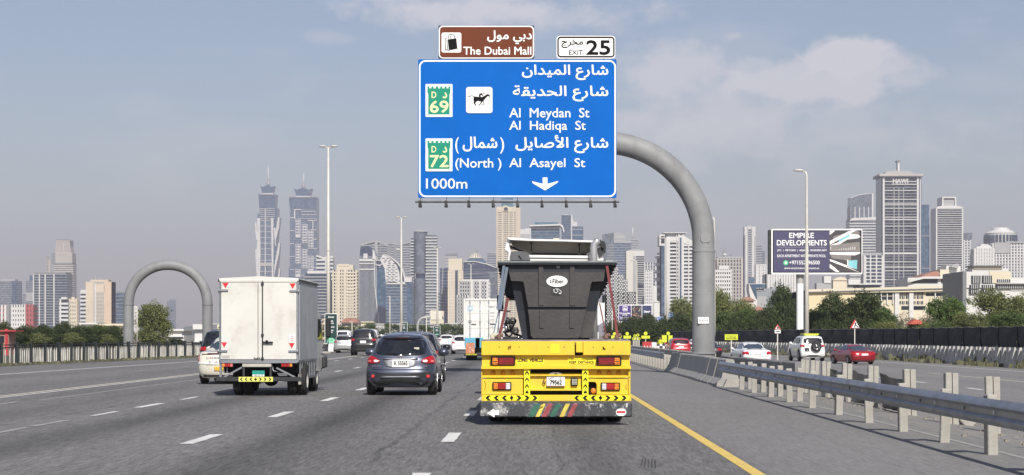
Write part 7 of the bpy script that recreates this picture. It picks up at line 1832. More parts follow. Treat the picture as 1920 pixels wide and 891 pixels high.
# lower left & right boxes
for sx, x0, x1 in ((-1, 68, 452), (1, 1056, 1446)):
    tb('lamp_strip', x0, x1, 308, 368, TYD, .08, .13, b=0)
    mb = MB(); mb.prism([(-.0,tZ(388)),(.0,tZ(380)),(.05,tZ(366)),(.13,tZ(364)),(.13,tZ(388))], tX(x0), tX(x1), 0, 'x'); mb.build('small_ledge', TY, ft)
    for k in range(3):
        x = (172,262,352)[k] if sx < 0 else (1158,1247,1337)[k]
        mb = MB(); r = .038; mb.lathe([(0,-.03),(r*.7,-.027),(r,-.005),(r,.0)], (tX(x),.08,tZ(342)), 'y', 18); l_ = mb.build('round_lamp', mat('faded_amber_lens',(.50,.22,.03),.4,var=.2,scale=20), ft)
        mb = MB(); mb.lathe([(r,.0),(r*1.15,-.006),(r*1.2,.004)], (tX(x),.08,tZ(342)), 'y', 18); mb.build('lamp_rim', TYD, l_)
if True:
    tb('lower_box', 68, 448, 396, 546, TY, .02, .14); tb('lower_box', 1135, 1424, 396, 546, TY, .02, .14); tb('corner_strip', 1426, 1446, 308, 546, TY, .0, .13); tb('corner_strip', 62, 70, 308, 546, TY, .0, .13, b=.003)
    tb('inner_wall', 1056, 1135, 396, 546, INK, .13, .16, b=0)
    mb = MB(); pts = [(tX(1056),tZ(394)),(tX(1137),tZ(394)),(tX(1137),tZ(546)),(tX(1133),tZ(546)),(tX(1133),tZ(455)),(tX(1128),tZ(438)),(tX(1116),tZ(427)),(tX(1056),tZ(425))]
    mb.prism(pts, .02, .13); mb.build('arched_opening', TY, ft)
    mb = MB(); mb.lathe([(0,-.02),(.045,-.01),(.05,.03)], (tX(1105),.10,tZ(513)), 'y', 18); mb.build('orange_marker', mat('orange_marker',(.65,.22,.04),.5), ft)
def lamp3(x0, x1, y0, y1, cols):
    h = tb('rear_lamp', x0, x1, y0, y1, INK, -.02, .03, b=.012); n_ = 3
    xs = (x0+10, x0+10+(x1-x0-20)*.27, x0+10+(x1-x0-20)*.73, x1-10) if True else None
    for k in range(3): tb(('amber_lens','red_lens','clear_lens')[cols[k]], xs[k]+1, xs[k+1]-1, y0+9, y1-9, (TAILO,TAIL,CLEARL)[cols[k]], -.035, -.018, h, .008)
    for k in range(3): 
        y = y0+9+(y1-y0-18)*(k+1)/4; mb = MB(); mb.box(tX(x0+12),tX(x1-12),-.0375,-.035,tZ(y+1),tZ(y-1)); stuff(mb.build('lens_line', MARO, h))
lamp3(164, 341, 428, 504, (0,1,2)); lamp3(1169, 1348, 433, 508, (2,1,0))
# scribbled curves on the paint
mb = MB(); mb.tube([(tX(88),.012,tZ(418)),(tX(100),.012,tZ(440)),(tX(102),.012,tZ(470)),(tX(90),.012,tZ(502))], .003, 0, 4); mb.tube([(tX(1412),.012,tZ(448)),(tX(1403),.012,tZ(465)),(tX(1404),.012,tZ(485)),(tX(1415),.012,tZ(500))], .003, 0, 4); mb.build('cable_loops', DARK, ft)
# chevron posts
for x0, x1 in ((457,514),(998,1055)):
    o = tb('chevron_post', x0, x1, 302, 548, YEL, -.02, .10, b=.003); xc = (x0+x1)/2
    for k in range(4):
        y = 322+k*61; y = min(y, 503)
        P_ = [(xc,y),(xc+18,y+25),(xc+18,y+43),(xc,y+19),(xc-18,y+43),(xc-18,y+25)] if k < 3 else [(xc,503),(xc+15,520),(xc+15,532),(xc-15,532),(xc-15,520)]
        mb = MB(); mb.prism([(tX(a), tZ(b)) for a, b in P_], -.024, -.0205); mb.build('chevron', INK, o)
# centre bay
tb('dark_gap', 514, 998, 310, 545, INK, .16, .20, b=0)
mb = MB(); mb.prism([(.02,tZ(372)),(.02,tZ(362)),(.10,tZ(345)),(.17,tZ(345)),(.17,tZ(372))], tX(515), tX(996), 0, 'x'); mb.build('centre_ledge', TY, ft)
tb('centre_panel', 515, 990, 372, 484, TY, .08, .17, b=0)
mb = MB(); mb.prism([(.02,tZ(508)),(.02,tZ(496)),(.08,tZ(482)),(.17,tZ(482)),(.17,tZ(508))], tX(515), tX(990), 0, 'x'); mb.build('centre_ledge', TY, ft)
# licence plate, its cast shadow painted as a brown strip below
mb = MB(); pp = [(tX(668),tZ(462)),(tX(838),tZ(462)),(tX(838),tZ(378)),(tX(828),tZ(368)),(tX(800),tZ(345)),(tX(775),tZ(338)),(tX(725),tZ(338)),(tX(702),tZ(345)),(tX(676),tZ(368)),(tX(668),tZ(378))]
mb.prism(pp, .045, .06); lp = mb.build('licence_plate', PLATE, ft)
mb = MB(); lettering(mb, '79562', tX(700), tX(807), tZ(452), tZ(413), .042, 0, .05); lettering(mb, 'U', tX(793), tX(812), tZ(405), tZ(387), .042, 0, .03); lettering(mb, arabic('دبي'), tX(684), tX(731), tZ(404), tZ(383), .042, 0, .03); mb.build('plate_text', INK, lp)
mb = MB(); mb.lathe([(0,-.01),(.018,0)], (tX(753),.045,tZ(357)), 'y', 10); mb.build('plate_hole', INK, lp)
tb('plate_shadow', 664, 834, 463, 482, mat('painted_shadow_brown',(.16,.10,.03),.8), .03, .06, ft, .003)
o = tb('square_horn', 893, 956, 392, 466, INK, .02, .08, b=.012)
for i in range(4):
    for j in range(4): 
        x = 903+i*12; y = 402+j*14; mb = MB(); mb.lathe([(0,-.004),(.010,0)], (tX(x+4),.02,tZ(y+4)), 'y', 8); mb.build('led', mat('led_grey',(.42,.42,.36),.3), o)
mb = MB(); mb.tube([(tX(645),.06,tZ(405)),(tX(634),.02,tZ(425)),(tX(645),.02,tZ(442)),(tX(656),.05,tZ(425))], .012, 0, 8); mb.build('tow_hook', mat('rust_brown',(.16,.09,.05),.8), ft)
# bottom strip with chevrons
tb('bottom_strip', 62, 1452, 548, 606, TY, -.02, .12)
st = tb('chevron_tape', 98, 590, 550, 600, YEL, -.025, -.0205, b=0); st2 = tb('chevron_tape', 920, 1414, 550, 600, YEL, -.025, -.0205, b=0)
for par, xs in ((st,(125,203,278,343,410,485,558)),(st2,(948,1026,1102,1167,1234,1310,1385))):
    for k, xc in enumerate(xs):
        if k == 3: P_ = [(xc,550),(xc+18,574),(xc,598),(xc-18,574)]
        else:
            d = -1 if k < 3 else 1; P_ = [(xc+d*25,575),(xc+d*2,553),(xc-d*25,553),(xc-d*2,575),(xc-d*25,597),(xc+d*2,597)]
        mb = MB(); mb.prism([(tX(a), tZ(b)) for a, b in P_], -.029, -.0255); mb.build('chevron', INK, par)
mb = MB(); mb.box(tX(58),tX(1455),-.04,.1,tZ(618),tZ(606),0,.004); mb.build('hinge_strip', mat('grimy_rust',(.13,.11,.09),.8,var=.4,scale=10), ft)
for k in range(9):
    x = 100+k*163; tb('hinge_pin', x-4, x+4, 603, 614, GALV, -.055, -.03, b=.002)
bm = tb('bumper', 50, 1460, 618, 752, BUMP, -.06, .05, b=.02)
bm.location = (0,0,0)
def bpoly(name, pts, m, k=0):
    mb = MB(); mb.prism([(tX(a), tZ(b)) for a, b in pts], -.064-.001*k, -.0605); return mb.build(name, m, bm)
bpoly('white_arrow', [(116,714),(180,672),(184,690),(228,686),(228,732),(186,730),(184,755)], WPRINT)
bpoly('arrow_shadow', [(120,712),(148,696),(200,704),(200,708),(150,706)], mat('sticker_grey',(.55,.55,.56)), 1)
GRN = mat('worn_green_tape',(.035,.13,.085),.6,var=.3,scale=8); RDT = mat('worn_red_tape',(.30,.06,.065),.6,var=.3,scale=8); YTP = mat('worn_yellow_tape',(.70,.52,.08),.6,var=.3,scale=8,dirt=.5)
for x, m_, w_ in ((528,GRN,62),(600,YTP,36),(656,RDT,48),(734,GRN,48),(822,YTP,40),(892,RDT,44)):
    bpoly('diagonal_stripe', [(x+22,628),(x+22+w_,628),(x-36+w_,748),(x-36,748)], m_)
for k in range(3): bpoly('stripe_gap', [(610-k*6,655+k*8),(640-k*6,648+k*8),(638-k*6,653+k*8),(608-k*6,660+k*8)], INK, 1)
mb = MB(); mb.prism(rrect(tX(1310), tX(1405), tZ(740), tZ(674), .06, 6), -.066, -.0605); o = mb.build('reflector_plate', WPRINT, bm)
mb = MB(); mb.prism(rrect(tX(1316), tX(1396), tZ(715), tZ(694), .008), -.070, -.0665); mb.build('reflector_bar', mat('reflector_red',(.60,.05,.07),.4), o)
for (a, b, c_, d_) in ((200,622,212,630),(298,690,312,712),(620,628,632,640),(1070,624,1110,632),(1160,630,1178,660),(1400,625,1420,660)): bpoly('paint_chip', [(a,b),(c_,b),(c_-4,d_),(a,d_)], mat('chip_grey',(.50,.50,.48),.6))
# chassis, axles, wheels
mb = MB(); mb.box(-1.0,1.0,.3,12.0,.95,1.30); mb.build('chassis', INK, ft)
for sx in (-1,1):
    mb = MB(); mb.box(sx*1.20-.05,sx*1.20+.05,.14,12.2,1.18,1.40); mb.build('side_rail', TY, ft)
for y in (1.6, 2.95, 4.3):
    for sx in (-1,1):
        for dx in (.70, 1.03): truck_wheel(ft, sx*dx, y, .50, .28, sx=sx)
    mb = MB(); mb.tube([(-1.0,y,.5),(1.0,y,.5)], .08, 0, 10); mb.build('axle', INK, ft)
for sx in (-1,1):
    mb = MB(); mb.box(sx*.865-.33,sx*.865+.33,.95,.97,.16,.95); mb.build('mud_flap', BLACK, ft)

# ---------------------------------------------------------------- black fibreglass bin on the trailer
ZB = 35.6; XB = wx(1043, ZB)
bn = thing('black_bin', 'dark tapering fibreglass bin with a white oval sticker, riding on the yellow trailer', 'bin', (XB, ZB, tZ(37)))
def qX(zx, Z=ZB): return wx(910+zx/4.052, Z)-XB
def qZ(zy, Z=ZB): return wz(430+zy/4.052, Z)-tZ(37)
FIB = mat('black_fibreglass', (.043,.040,.040), .55, var=.18, scale=2.5, bump=.25, bscale=18, dirt=.35, dcol=(.10,.092,.085), dscale=1.5)
FIBD = mat('blue_black_fibreglass', (.014,.018,.028), .5, var=.3, scale=2)
def loft(name, m, rings, par=bn):
    """rings: list of (x0,x1,y0,y1,z)"""
    mb = MB()
    for (x0,x1,y0,y1,z) in rings: mb.v += [(x0,y0,z),(x1,y0,z),(x1,y1,z),(x0,y1,z)]
    for i in range(len(rings)-1):
        for j in range(4): mb.f.append((i*4+j,i*4+(j+1)%4,(i+1)*4+(j+1)%4,(i+1)*4+j)); mb.m.append(0); mb.s.append(False)
    mb.f.append((3,2,1,0)); mb.m.append(0); mb.s.append(False)
    return mb.build(name, m, par)
zt0 = qZ(258); D_ = 3.0
loft('hopper_shell', FIBD, [(qX(282),qX(795),.22,2.2,0.),(qX(240),qX(850),.20,2.4,qZ(620)),(qX(195),qX(890),.16,2.8,qZ(390)),(qX(172),qX(915),.12,3.0,zt0)])
def fp_(name, pts, m, y0, y1, par=bn, lean=0.):
    mb = MB(); mb.prism([(qX(a), qZ(b)) for a, b in pts], y0, y1)
    if lean: mb.v = [(p[0], p[1]-lean*p[2], p[2]) for p in mb.v]
    bmm = mb.build(name, m, par)
    return bmm
fr = fp_('front_panel_upper', [(180,326),(912,326),(896,395),(812,398),(804,410),(768,590),(325,590),(292,408),(284,396),(196,392)], FIB, -.02, .20)
fp_('front_panel_lower', [(322,612),(770,612),(760,640),(722,812),(706,828),(362,828),(346,808),(330,650)], FIB, -.01, .24)
fp_('panel_groove', [(325,588),(768,588),(766,614),(324,614)], FIBD, .03, .2)
fp_('top_band', [(174,262),(916,262),(910,328),(180,328)], FIBD, .01, .2)
fp_('side_flare', [(765,625),(850,622),(805,825),(722,825)], FIB, .06, .26)
for a, b, y0, y1 in ((405,440,270,578),(642,678,270,580),(412,442,616,750),(640,672,616,750)):
    o = fp_('panel_rib', [(a,y0),(b,y0),(b,y1),(a,y1)], FIB, -.028 if y0 < 600 else -.018, .0); 
for a, b, y0, y1 in ((402,406,330,580),(640,643,330,582),(410,413,616,752),(638,641,616,752)): fp_('seam', [(a,y0),(b,y0),(b,y1),(a,y1)], INK, -.030 if y0 < 600 else -.02, -.005)
for y, a, b in ((577,412,442),(579,642,680),(750,412,442),(750,640,673)): fp_('seam', [(a,y),(b,y),(b,y+4),(a,y+4)], INK, -.030 if y < 600 else -.02, -.005)
mb = MB(); ov = [(qX(544)+math.cos(t)*(qX(624)-qX(544)), qZ(396)+math.sin(t)*(qZ(353)-qZ(396))) for t in [2*math.pi*i/36 for i in range(36)]]
mb.prism(ov, -.040, -.029); oo = mb.build('white_oval', WPRINT, bn)
mb = MB(); lettering(mb, 'Fiber', qX(511), qX(596), qZ(412), qZ(380), -.044, 0, .03)
for y in (392,405): mb.prism(disc(qX(497), qZ(y), .013, 10), -.044, -.041)
mb.build('lettering', INK, oo)
mb = MB(); mb.box(qX(506),qX(580),-.035,-.0295,qZ(497),qZ(445)); oo = mb.build('logo_patch', mat('dark_patch',(.03,.03,.032)), bn)
mb = MB(); mb.tube([(qX(520),-.038,qZ(455)),(qX(522),-.038,qZ(478)),(qX(540),-.038,qZ(486)),(qX(552),-.038,qZ(470)),(qX(540),-.038,qZ(458))], .009, 0, 6)
mb.tube([(qX(530),-.038,qZ(452)),(qX(555),-.038,qZ(456)),(qX(575),-.038,qZ(470)),(qX(577),-.038,qZ(488))], .007, 0, 6); mb.box(qX(560),qX(578),-.04,-.036,qZ(492),qZ(482)); mb.build('logo_swirl', mat('pale_grey_print',(.6,.6,.6)), oo)
mb = MB(); mb.box(qX(540),qX(566),.0,.02,qZ(296),qZ(278)); mb.build('small_plate', mat('plate_grey',(.3,.3,.3)), bn)
# rim and wide upper hopper behind
RIMM = mat('bin_rim_grey_green', (.17,.20,.20), .6, var=.25, scale=2, dirt=.5, dcol=(.30,.30,.28))
mb = MB(); mb.box(qX(90),qX(1003),-.10,3.3,qZ(258),qZ(244),0,.012); mb.build('rim', RIMM, bn)
mb = MB(); mb.box(qX(92),qX(1001),-.085,3.2,qZ(272),qZ(258),0,.008); mb.build('rim_lip', FIBD, bn)
loft('flared_wing', FIBD, [(qX(160),qX(880),.55,3.0,qZ(520)),(qX(150),qX(885),.5,3.0,qZ(500)),(qX(98),qX(996),.35,3.2,qZ(262))])
for k in range(9):
    t = (k+.5)/9; z = 265+t*235; xr_ = 996-(996-885)*t; xl_ = 98+(150-98)*t
    for xx in ((qX(xr_-2), 1),(qX(xl_+2), -1)):
        mb = MB(); mb.box(xx[0]-.03, xx[0]+.03, .34+.15*t, 1.2, qZ(z+6), qZ(z-6), 0, .004); mb.build('wing_rib', BLACK, bn)
# struts and straps
BS = mat('blue_grey_strut', (.09,.13,.19), .5, var=.2, dirt=.3)
for (a, b, c_, d_, w_) in ((142,275,96,612,.045),(165,290,112,612,.05),(104,612,62,800,.02),(112,612,92,790,.02)):
    mb = MB(); mb.bar((qX(a),-.04,qZ(b)),(qX(c_),-.12,qZ(d_)),w_,w_*.8); mb.build('strut', BS, bn)
MRN = mat('maroon_strap', (.17,.035,.035), .7, var=.2); 
for i, (a, b, c_, d_, w_, y_, lab) in enumerate(((170,520,108,805,.05,.2,'left thick maroon ratchet strap holding the black bin'),(922,280,1003,815,.045,-.13,'long maroon ratchet strap down the right side of the bin'),(872,560,918,790,.022,.3,'thin red ratchet strap right of the bin foot'))):
    mb = MB(); mb.bar((qX(a),y_,qZ(b)),(qX(c_),y_-.02,max(.02,qZ(d_))),w_,.012); o = mb.build('ratchet_strap', MRN, None, (XB, ZB, tZ(37))); tag(o, lab, 'strap', 'straps holding the bin')
for i, (x, y, lab) in enumerate(((105,800,'rusty ratchet lying at the left edge of the deck'),(915,795,'small ratchet buckle at the right of the bin'),(998,815,'ratchet buckle at the right edge of the deck'),(55,800,'pale shackle at the far left corner of the deck'))):
    mb = MB(); X = qX(x); mb.box(X-.04,X+.04,-.16,-.08,0,.10,0,.02); mb.lathe([(0,-.05),(.035,-.04),(.035,.04),(0,.05)],(X+.03,-.12,.08),'x',10); tag(mb.build('ratchet_buckle', mat('rusty_buckle',(.16,.09,.07),.7,var=.3) if i != 3 else mat('shackle_cream',(.5,.46,.36),.6), None, (XB, ZB, tZ(37))), lab, 'buckle')
# jumble of fittings at the left foot
rr = random.Random(12)
t = thing('valve_fittings', 'tangle of dark and silver pipe fittings at the left foot of the bin', 'fittings', (XB, ZB, tZ(37)))
for k in range(14):
    x = qX(rr.uniform(150,262)); z = rr.uniform(.03,.40); y = rr.uniform(.25,.6); mb = MB()
    if k % 3 == 0: mb.lathe([(.02,-.03),(.06,-.03),(.065,0),(.06,.03),(.02,.03)], (x,y,z), ('x','y','z')[k%2], 12)
    else: mb.tube([(x,y,z),(x+rr.uniform(-.1,.1),y+.1,z+rr.uniform(-.1,.12)),(x+rr.uniform(-.15,.15),y+.2,max(.02,z+rr.uniform(-.2,.1)))], rr.uniform(.01,.025), 0, 7)
    mb.build('pipe_fitting', (CHROME if k % 4 == 0 else DARK), t)
mb = MB(); mb.box(qX(130),qX(270),.1,.9,.0,.05); mb.build('pallet', BLACK, t)

# ---------------------------------------------------------------- tractor unit ahead of the trailer
ZC = 48.5; XCb = wx(1040, ZC)
tr = thing('tractor_unit', 'white tractor cab with a roof wind deflector seen above the bin', 'truck', (XCb, ZC, 0))
def rX(zx, Z=ZC): return wx(910+zx/4.052, Z)-XCb
def rZ(zy, Z=ZC): return wz(430+zy/4.052, Z)
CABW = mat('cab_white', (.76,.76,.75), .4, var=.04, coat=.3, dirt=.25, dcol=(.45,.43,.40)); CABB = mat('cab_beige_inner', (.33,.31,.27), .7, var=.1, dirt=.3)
def rp(name, pts, m, y0, y1, par=tr):
    mb = MB(); mb.prism([(rX(a), rZ(b)) for a, b in pts], y0, y1); return mb.build(name, m, par)
mb = MB(); mb.box(rX(180),rX(900),.0,2.0,rZ(330),rZ(238),0,.05); mb.box(rX(268),rX(862),.02,2.0,.9,rZ(330),0,.02); mb.build('cab', CABW, tr)
dfl = rp('deflector_top', [(168,66),(190,66),(330,78),(600,84),(860,92),(868,100),(868,106),(600,97),(330,92),(200,86),(176,82)], CABW, -.35, 1.3)
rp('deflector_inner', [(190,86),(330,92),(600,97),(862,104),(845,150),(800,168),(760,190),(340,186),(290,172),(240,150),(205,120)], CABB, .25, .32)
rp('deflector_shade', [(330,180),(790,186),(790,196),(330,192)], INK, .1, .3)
rp('left_fin', [(170,68),(186,80),(182,130),(196,170),(200,240),(172,240),(178,180),(152,158),(158,120)], CABW, -.25, 1.0)
rp('left_brace', [(186,128),(250,135),(345,182),(345,196),(300,186),(240,160),(186,150)], CABB, .02, .1)
rp('left_brace', [(190,120),(250,150),(300,168),(300,176),(240,158),(188,132)], INK, -.02, .02)
rp('right_brace', [(862,140),(830,160),(770,186),(770,198),(840,176),(880,158)], CABW, .02, .1)
rp('right_fin', [(866,96),(872,88),(900,95),(912,130),(910,185),(895,185),(896,240),(846,240),(850,180),(868,150)], CABW, -.15, .9)
rp('torn_flap', [(862,98),(872,80),(880,92),(903,98),(914,130),(910,182),(896,188),(898,150),(880,140),(872,110)], BLACK, -.28, -.16)
rp('right_dark_panel', [(852,150),(895,140),(888,205),(862,215)], DARK, -.2, -.14)
rp('roof_panel', [(320,196),(800,202),(830,240),(320,240)], CABW, -.1, .1)
rp('roof_panel_gap', [(335,216),(790,222),(790,227),(335,222)], INK, -.115, -.10)
rp('grey_hump', [(196,174),(260,170),(305,176),(332,200),(342,240),(196,240)], mat('hump_grey',(.10,.105,.115),.6), -.4, -.12)
rp('hump_slot', [(250,205),(258,203),(278,232),(272,236)], INK, -.42, -.40)
for x, y0, y1 in ((350,100,182),(714,112,192)):
    mb = MB(); mb.tube([(rX(x),-.05,rZ(y0)),(rX(x),-.05,rZ(y1))], .014, 0, 8)
    for yy in (y0+4, y1-4): mb.box(rX(x)-.04,rX(x)+.04,-.08,-.02,rZ(yy+5),rZ(yy-5),0,.01)
    mb.build('gas_strut', DARK, tr)
mb = MB(); mb.tube([(rX(820),-.3,.9),(rX(820),-.3,rZ(200)),(rX(820),-.3,rZ(145)),(rX(826),-.3,rZ(118)),(rX(842),-.3,rZ(100)),(rX(862),-.3,rZ(90))], .095, 0, 20); mb.build('exhaust_stack', mat('brushed_aluminium',(.50,.50,.51),.35,.6,dirt=.3), tr)
mb = MB(); mb.box(rX(515),rX(562),.0,.5,rZ(78),rZ(68),0,.01); mb.build('beacon_base', mat('cab_cream',(.62,.58,.45)), tr)
for sx, x0, x1, y0, y1 in ((1,905,940,486,660),(-1,78,132,486,610)):
    mb = MB(); mb.box(rX(x0),rX(x1),1.6,1.72,rZ(y1),rZ(y0),0,.04); mb.tube([(rX((x0+x1)/2),1.66,rZ(y1)),(rX((x0+x1)/2)-sx*.25,1.66,rZ(y1+8))], .02, 0, 6); mb.build('wing_mirror', BLACK, tr)
rp('white_side_pod', [(838,560),(905,560),(905,700),(838,740)], CABW, -.2, .3)
for sx in (-1,1):
    for y in (-1.2, .9+1.2): truck_wheel(tr, sx*.98, y, .5, .3, sx=sx)
mb = MB(); mb.box(-.45,.45,-2.6,2.0,.6,1.0); mb.build('chassis', INK, tr)
mb = MB(); mb.lathe([(0,-.45),(.26,-.44),(.28,-.4),(.28,.4),(.26,.44),(0,.45)], (-1.15,-.9+.9,.75), 'y', 20); mb.build('fuel_tank', mat('teal_tank',(.03,.13,.16),.4,dirt=.3), tr)
mb = MB(); mb.tube([(-1.25,-.6,1.1),(-1.4,-.6,1.0),(-1.42,-.6,.7)], .03, 0, 6); mb.box(-1.5,-1.3,-.7,-.5,1.1,1.5,0,.05); mb.build('side_gear', DARK, tr)

# ---------------------------------------------------------------- roadworks furniture on the slip road
def stand_sign(name, label, Y, parts, cat, group=None, z=-.35):
    x0 = min(p[1] for p in parts); x1 = max(p[2] for p in parts); y0 = min(p[3] for p in parts); y1 = max(p[4] for p in parts)
    cx = wx((x0+x1)/2, Y); t = thing(name, label, cat, (cx, Y, z), 0, group); top = wz(y1, Y)-z
    for k, (shape, a, b, c_, d_, m) in enumerate(parts):
        xa, xb, za, zb2 = wx(a,Y)-cx, wx(b,Y)-cx, wz(d_,Y)-z, wz(c_,Y)-z
        mb = MB()
        if shape == 'disc': r = (xb-xa)/2; mb.prism(disc((xa+xb)/2, (za+zb2)/2, r, 20), -.03-.01*k, -.01*k)
        elif shape == 'tri': mb.prism([(xa,za),(xb,za),((xa+xb)/2,zb2)], -.03-.01*k, -.01*k)
        else: mb.box(xa,xb,-.03-.01*k,-.01*k,za,zb2)
        mb.build({'disc':'round_face','tri':'triangle_face','box':'board'}[shape], m, t)
    mb = MB()
    w = (wx(x1,Y)-wx(x0,Y))
    for xx in ((-w*.38, w*.38) if w > 1.0 else (0,)): mb.box(xx-.035,xx+.035,.01,.06,0,wz(y0+(y1-y0)*.3,Y)-z)
    mb.build('legs', POLE, t); return t, cx
def txt(t, cx, Y, s, x0, x1, y0, y1, m, z=-.35, d=-.06, ar=False):
    mb = MB(); lettering(mb, arabic(s) if ar else s, wx(x0,Y)-cx, wx(x1,Y)-cx, wz(y1,Y)-z, wz(y0,Y)-z, d, 0, .03); return mb.build('lettering', m, t)
G6 = 'yellow roadworks signs'
t, cx = stand_sign('roadworks_sign', 'yellow board on two posts between the gantry column and the white sedan', 150, [('box',1359,1383.5,627,637.5,LIME)], 'sign', G6); txt(t, cx, 150, 'ROAD WORK', 1362, 1381, 632.5, 635.5, mat('olive_print',(.25,.25,.02))); txt(t, cx, 150, 'تحويلة'.replace('ت','ب').replace('ي','ي'), 1363, 1380, 628.5, 631, mat('olive_print',(.25,.25,.02)), ar=True)
for a, b, c_, d_, Y, lab in ((1169,1183,629.5,635,210,'yellow board with a round top sign, the second right of the trailer'),(1202.5,1218.5,629.5,635,205,'yellow board with a round top sign above the red barrier'),):
    r_ = (b-a)*.22; m_ = (a+b)/2
    stand_sign('roadworks_sign', lab, Y, [('box',a,b,c_,d_,LIME),('disc',m_-r_,m_+r_,c_-2*r_-.6,c_-.6,LIME),('disc',m_-r_*.6,m_+r_*.6,c_-1.6*r_-.6,c_-.4*r_-.6,YEL)], 'sign', G6)
stand_sign('roadworks_sign', 'tilted yellow arrow board nearest the trailer corner', 200, [('disc',1149,1155,623,629,LIME),('box',1146,1154,629,635,LIME)], 'sign', G6)
stand_sign('roadworks_sign', 'tall yellow board with black lettering left of the red SUV', 195, [('box',1241,1250.5,628.5,642,LIME)], 'sign', G6)
t, cx = stand_sign('roadworks_sign', 'slanted yellow board with a round arrow sign above it, beside the red SUV', 196, [('box',1253,1261,629,641,LIME),('disc',1249.5,1256,622,628.5,LIME)], 'sign', G6)
for i, (px, py, lab) in enumerate(((1163,631,'small round chevron sign behind the strap end'),(1190.5,630,'left one of a pair of yellow chevron discs'),(1196,628.5,'right one of a pair of yellow chevron discs'))):
    t, cx = stand_sign('chevron_sign', lab, 207+i, [('disc',px-2.8,px+2.8,py-2.8,py+2.8,LIME)], 'sign', 'yellow chevron discs')
    mb = MB(); Y = 207+i; x = 0; z = wz(py, Y)+.35; s = .09; mb.prism([(x-s,z),(x+s*.5,z+s*1.1),(x+s,z+s*1.1),(x-s*.3,z),(x+s,z-s*1.1),(x+s*.5,z-s*1.1)], -.05, -.04); mb.build('chevron', INK, t)
for i, (px, lab) in enumerate(((1187.5,'first'),(1193,'second'),(1198.5,'third'))):
    t, cx = stand_sign('chevron_board', 'small black and yellow chevron board, %s in a row under the yellow discs' % lab, 203, [('box',px-2,px+2,633,637.5,LIME)], 'sign', 'small chevron boards')
    mb = MB(); z = wz(635.2,203)+.35; s = .07; mb.prism([(-s,z),(s*.5,z+s*1.2),(s*1.1,z+s*1.2),(-s*.2,z),(s*1.1,z-s*1.2),(s*.5,z-s*1.2)], -.05, -.04); mb.build('chevron', INK, t)
# red and white water filled barriers, striped drums
def water_barrier(lab, px0, px1, y0, Y, m, group):
    w = (px1-px0)*Y/F; t = thing('water_barrier', lab, 'barrier', (wx((px0+px1)/2, Y), Y, -.35), 0, group); h = wz(y0, Y)+.35
    mb = MB(); mb.prism([(-.28,0),(-.28,.18),(-.12,.35),(-.09,h),(.09,h),(.12,.35),(.28,.18),(.28,0)], -w/2, w/2, 0, 'x'); mb.build('barrier_body', m, t)
    mb = MB()
    for k in range(3): mb.box(-w*.3+k*w*.3-.03,-w*.3+k*w*.3+.03,-.30,-.10,.2,h*.7)
    mb.build('white_marks', WPRINT, t); return t
water_barrier('red water filled barrier under the second yellow board', 1205, 1222, 641, 190, mat('barrier_red',(.42,.03,.03),.5), 'water filled barriers')
water_barrier('white water filled barrier between the red one and the striped drums', 1222, 1231, 642, 189, mat('barrier_white',(.7,.7,.68),.5), 'water filled barriers')
for i, lab in enumerate(('leftmost','second','third','rightmost')):
    Y = 186; px = 1234+i*5.2; mb = MB(); t = thing('striped_drum', '%s of four black and white striped drums left of the red SUV' % lab, 'drum', (wx(px, Y), Y, -.35), 0, 'striped drums')
    mb.lathe([(0,0),(.13,0),(.12,1.05),(0,1.05)], (0,0,0), 'z', 14); mb.build('drum', CLAD if i%2 == 0 else WPRINT, t)
    mb = MB(); mb.lathe([(.135,.15),(.133,.40)], (0,0,0), 'z', 14); mb.lathe([(.131,.62),(.128,.88)], (0,0,0), 'z', 14); mb.build('band', WPRINT if i%2 == 0 else CLAD, t)
# black and silver stack of dark railing pieces left of it
t = thing('dark_machine', 'low dark machine on the slip road just right of the yellow trailer', 'machine', (wx(1172,215),215,-.35))
mb = MB(); mb.prism([(-1.6,0.2),(-1.6,.9),(-1.1,1.25),(.6,1.3),(1.5,.8),(1.6,.2)], -.8, .8); mb.build('body', BLACK, t)
for x in (-1,1):
    mb = MB(); mb.lathe([(0,-.1),(.35,-.1),(.35,.1),(0,.1)], (x,-.85,.35), 'y', 16); mb.build('wheel', RUBBER, t)
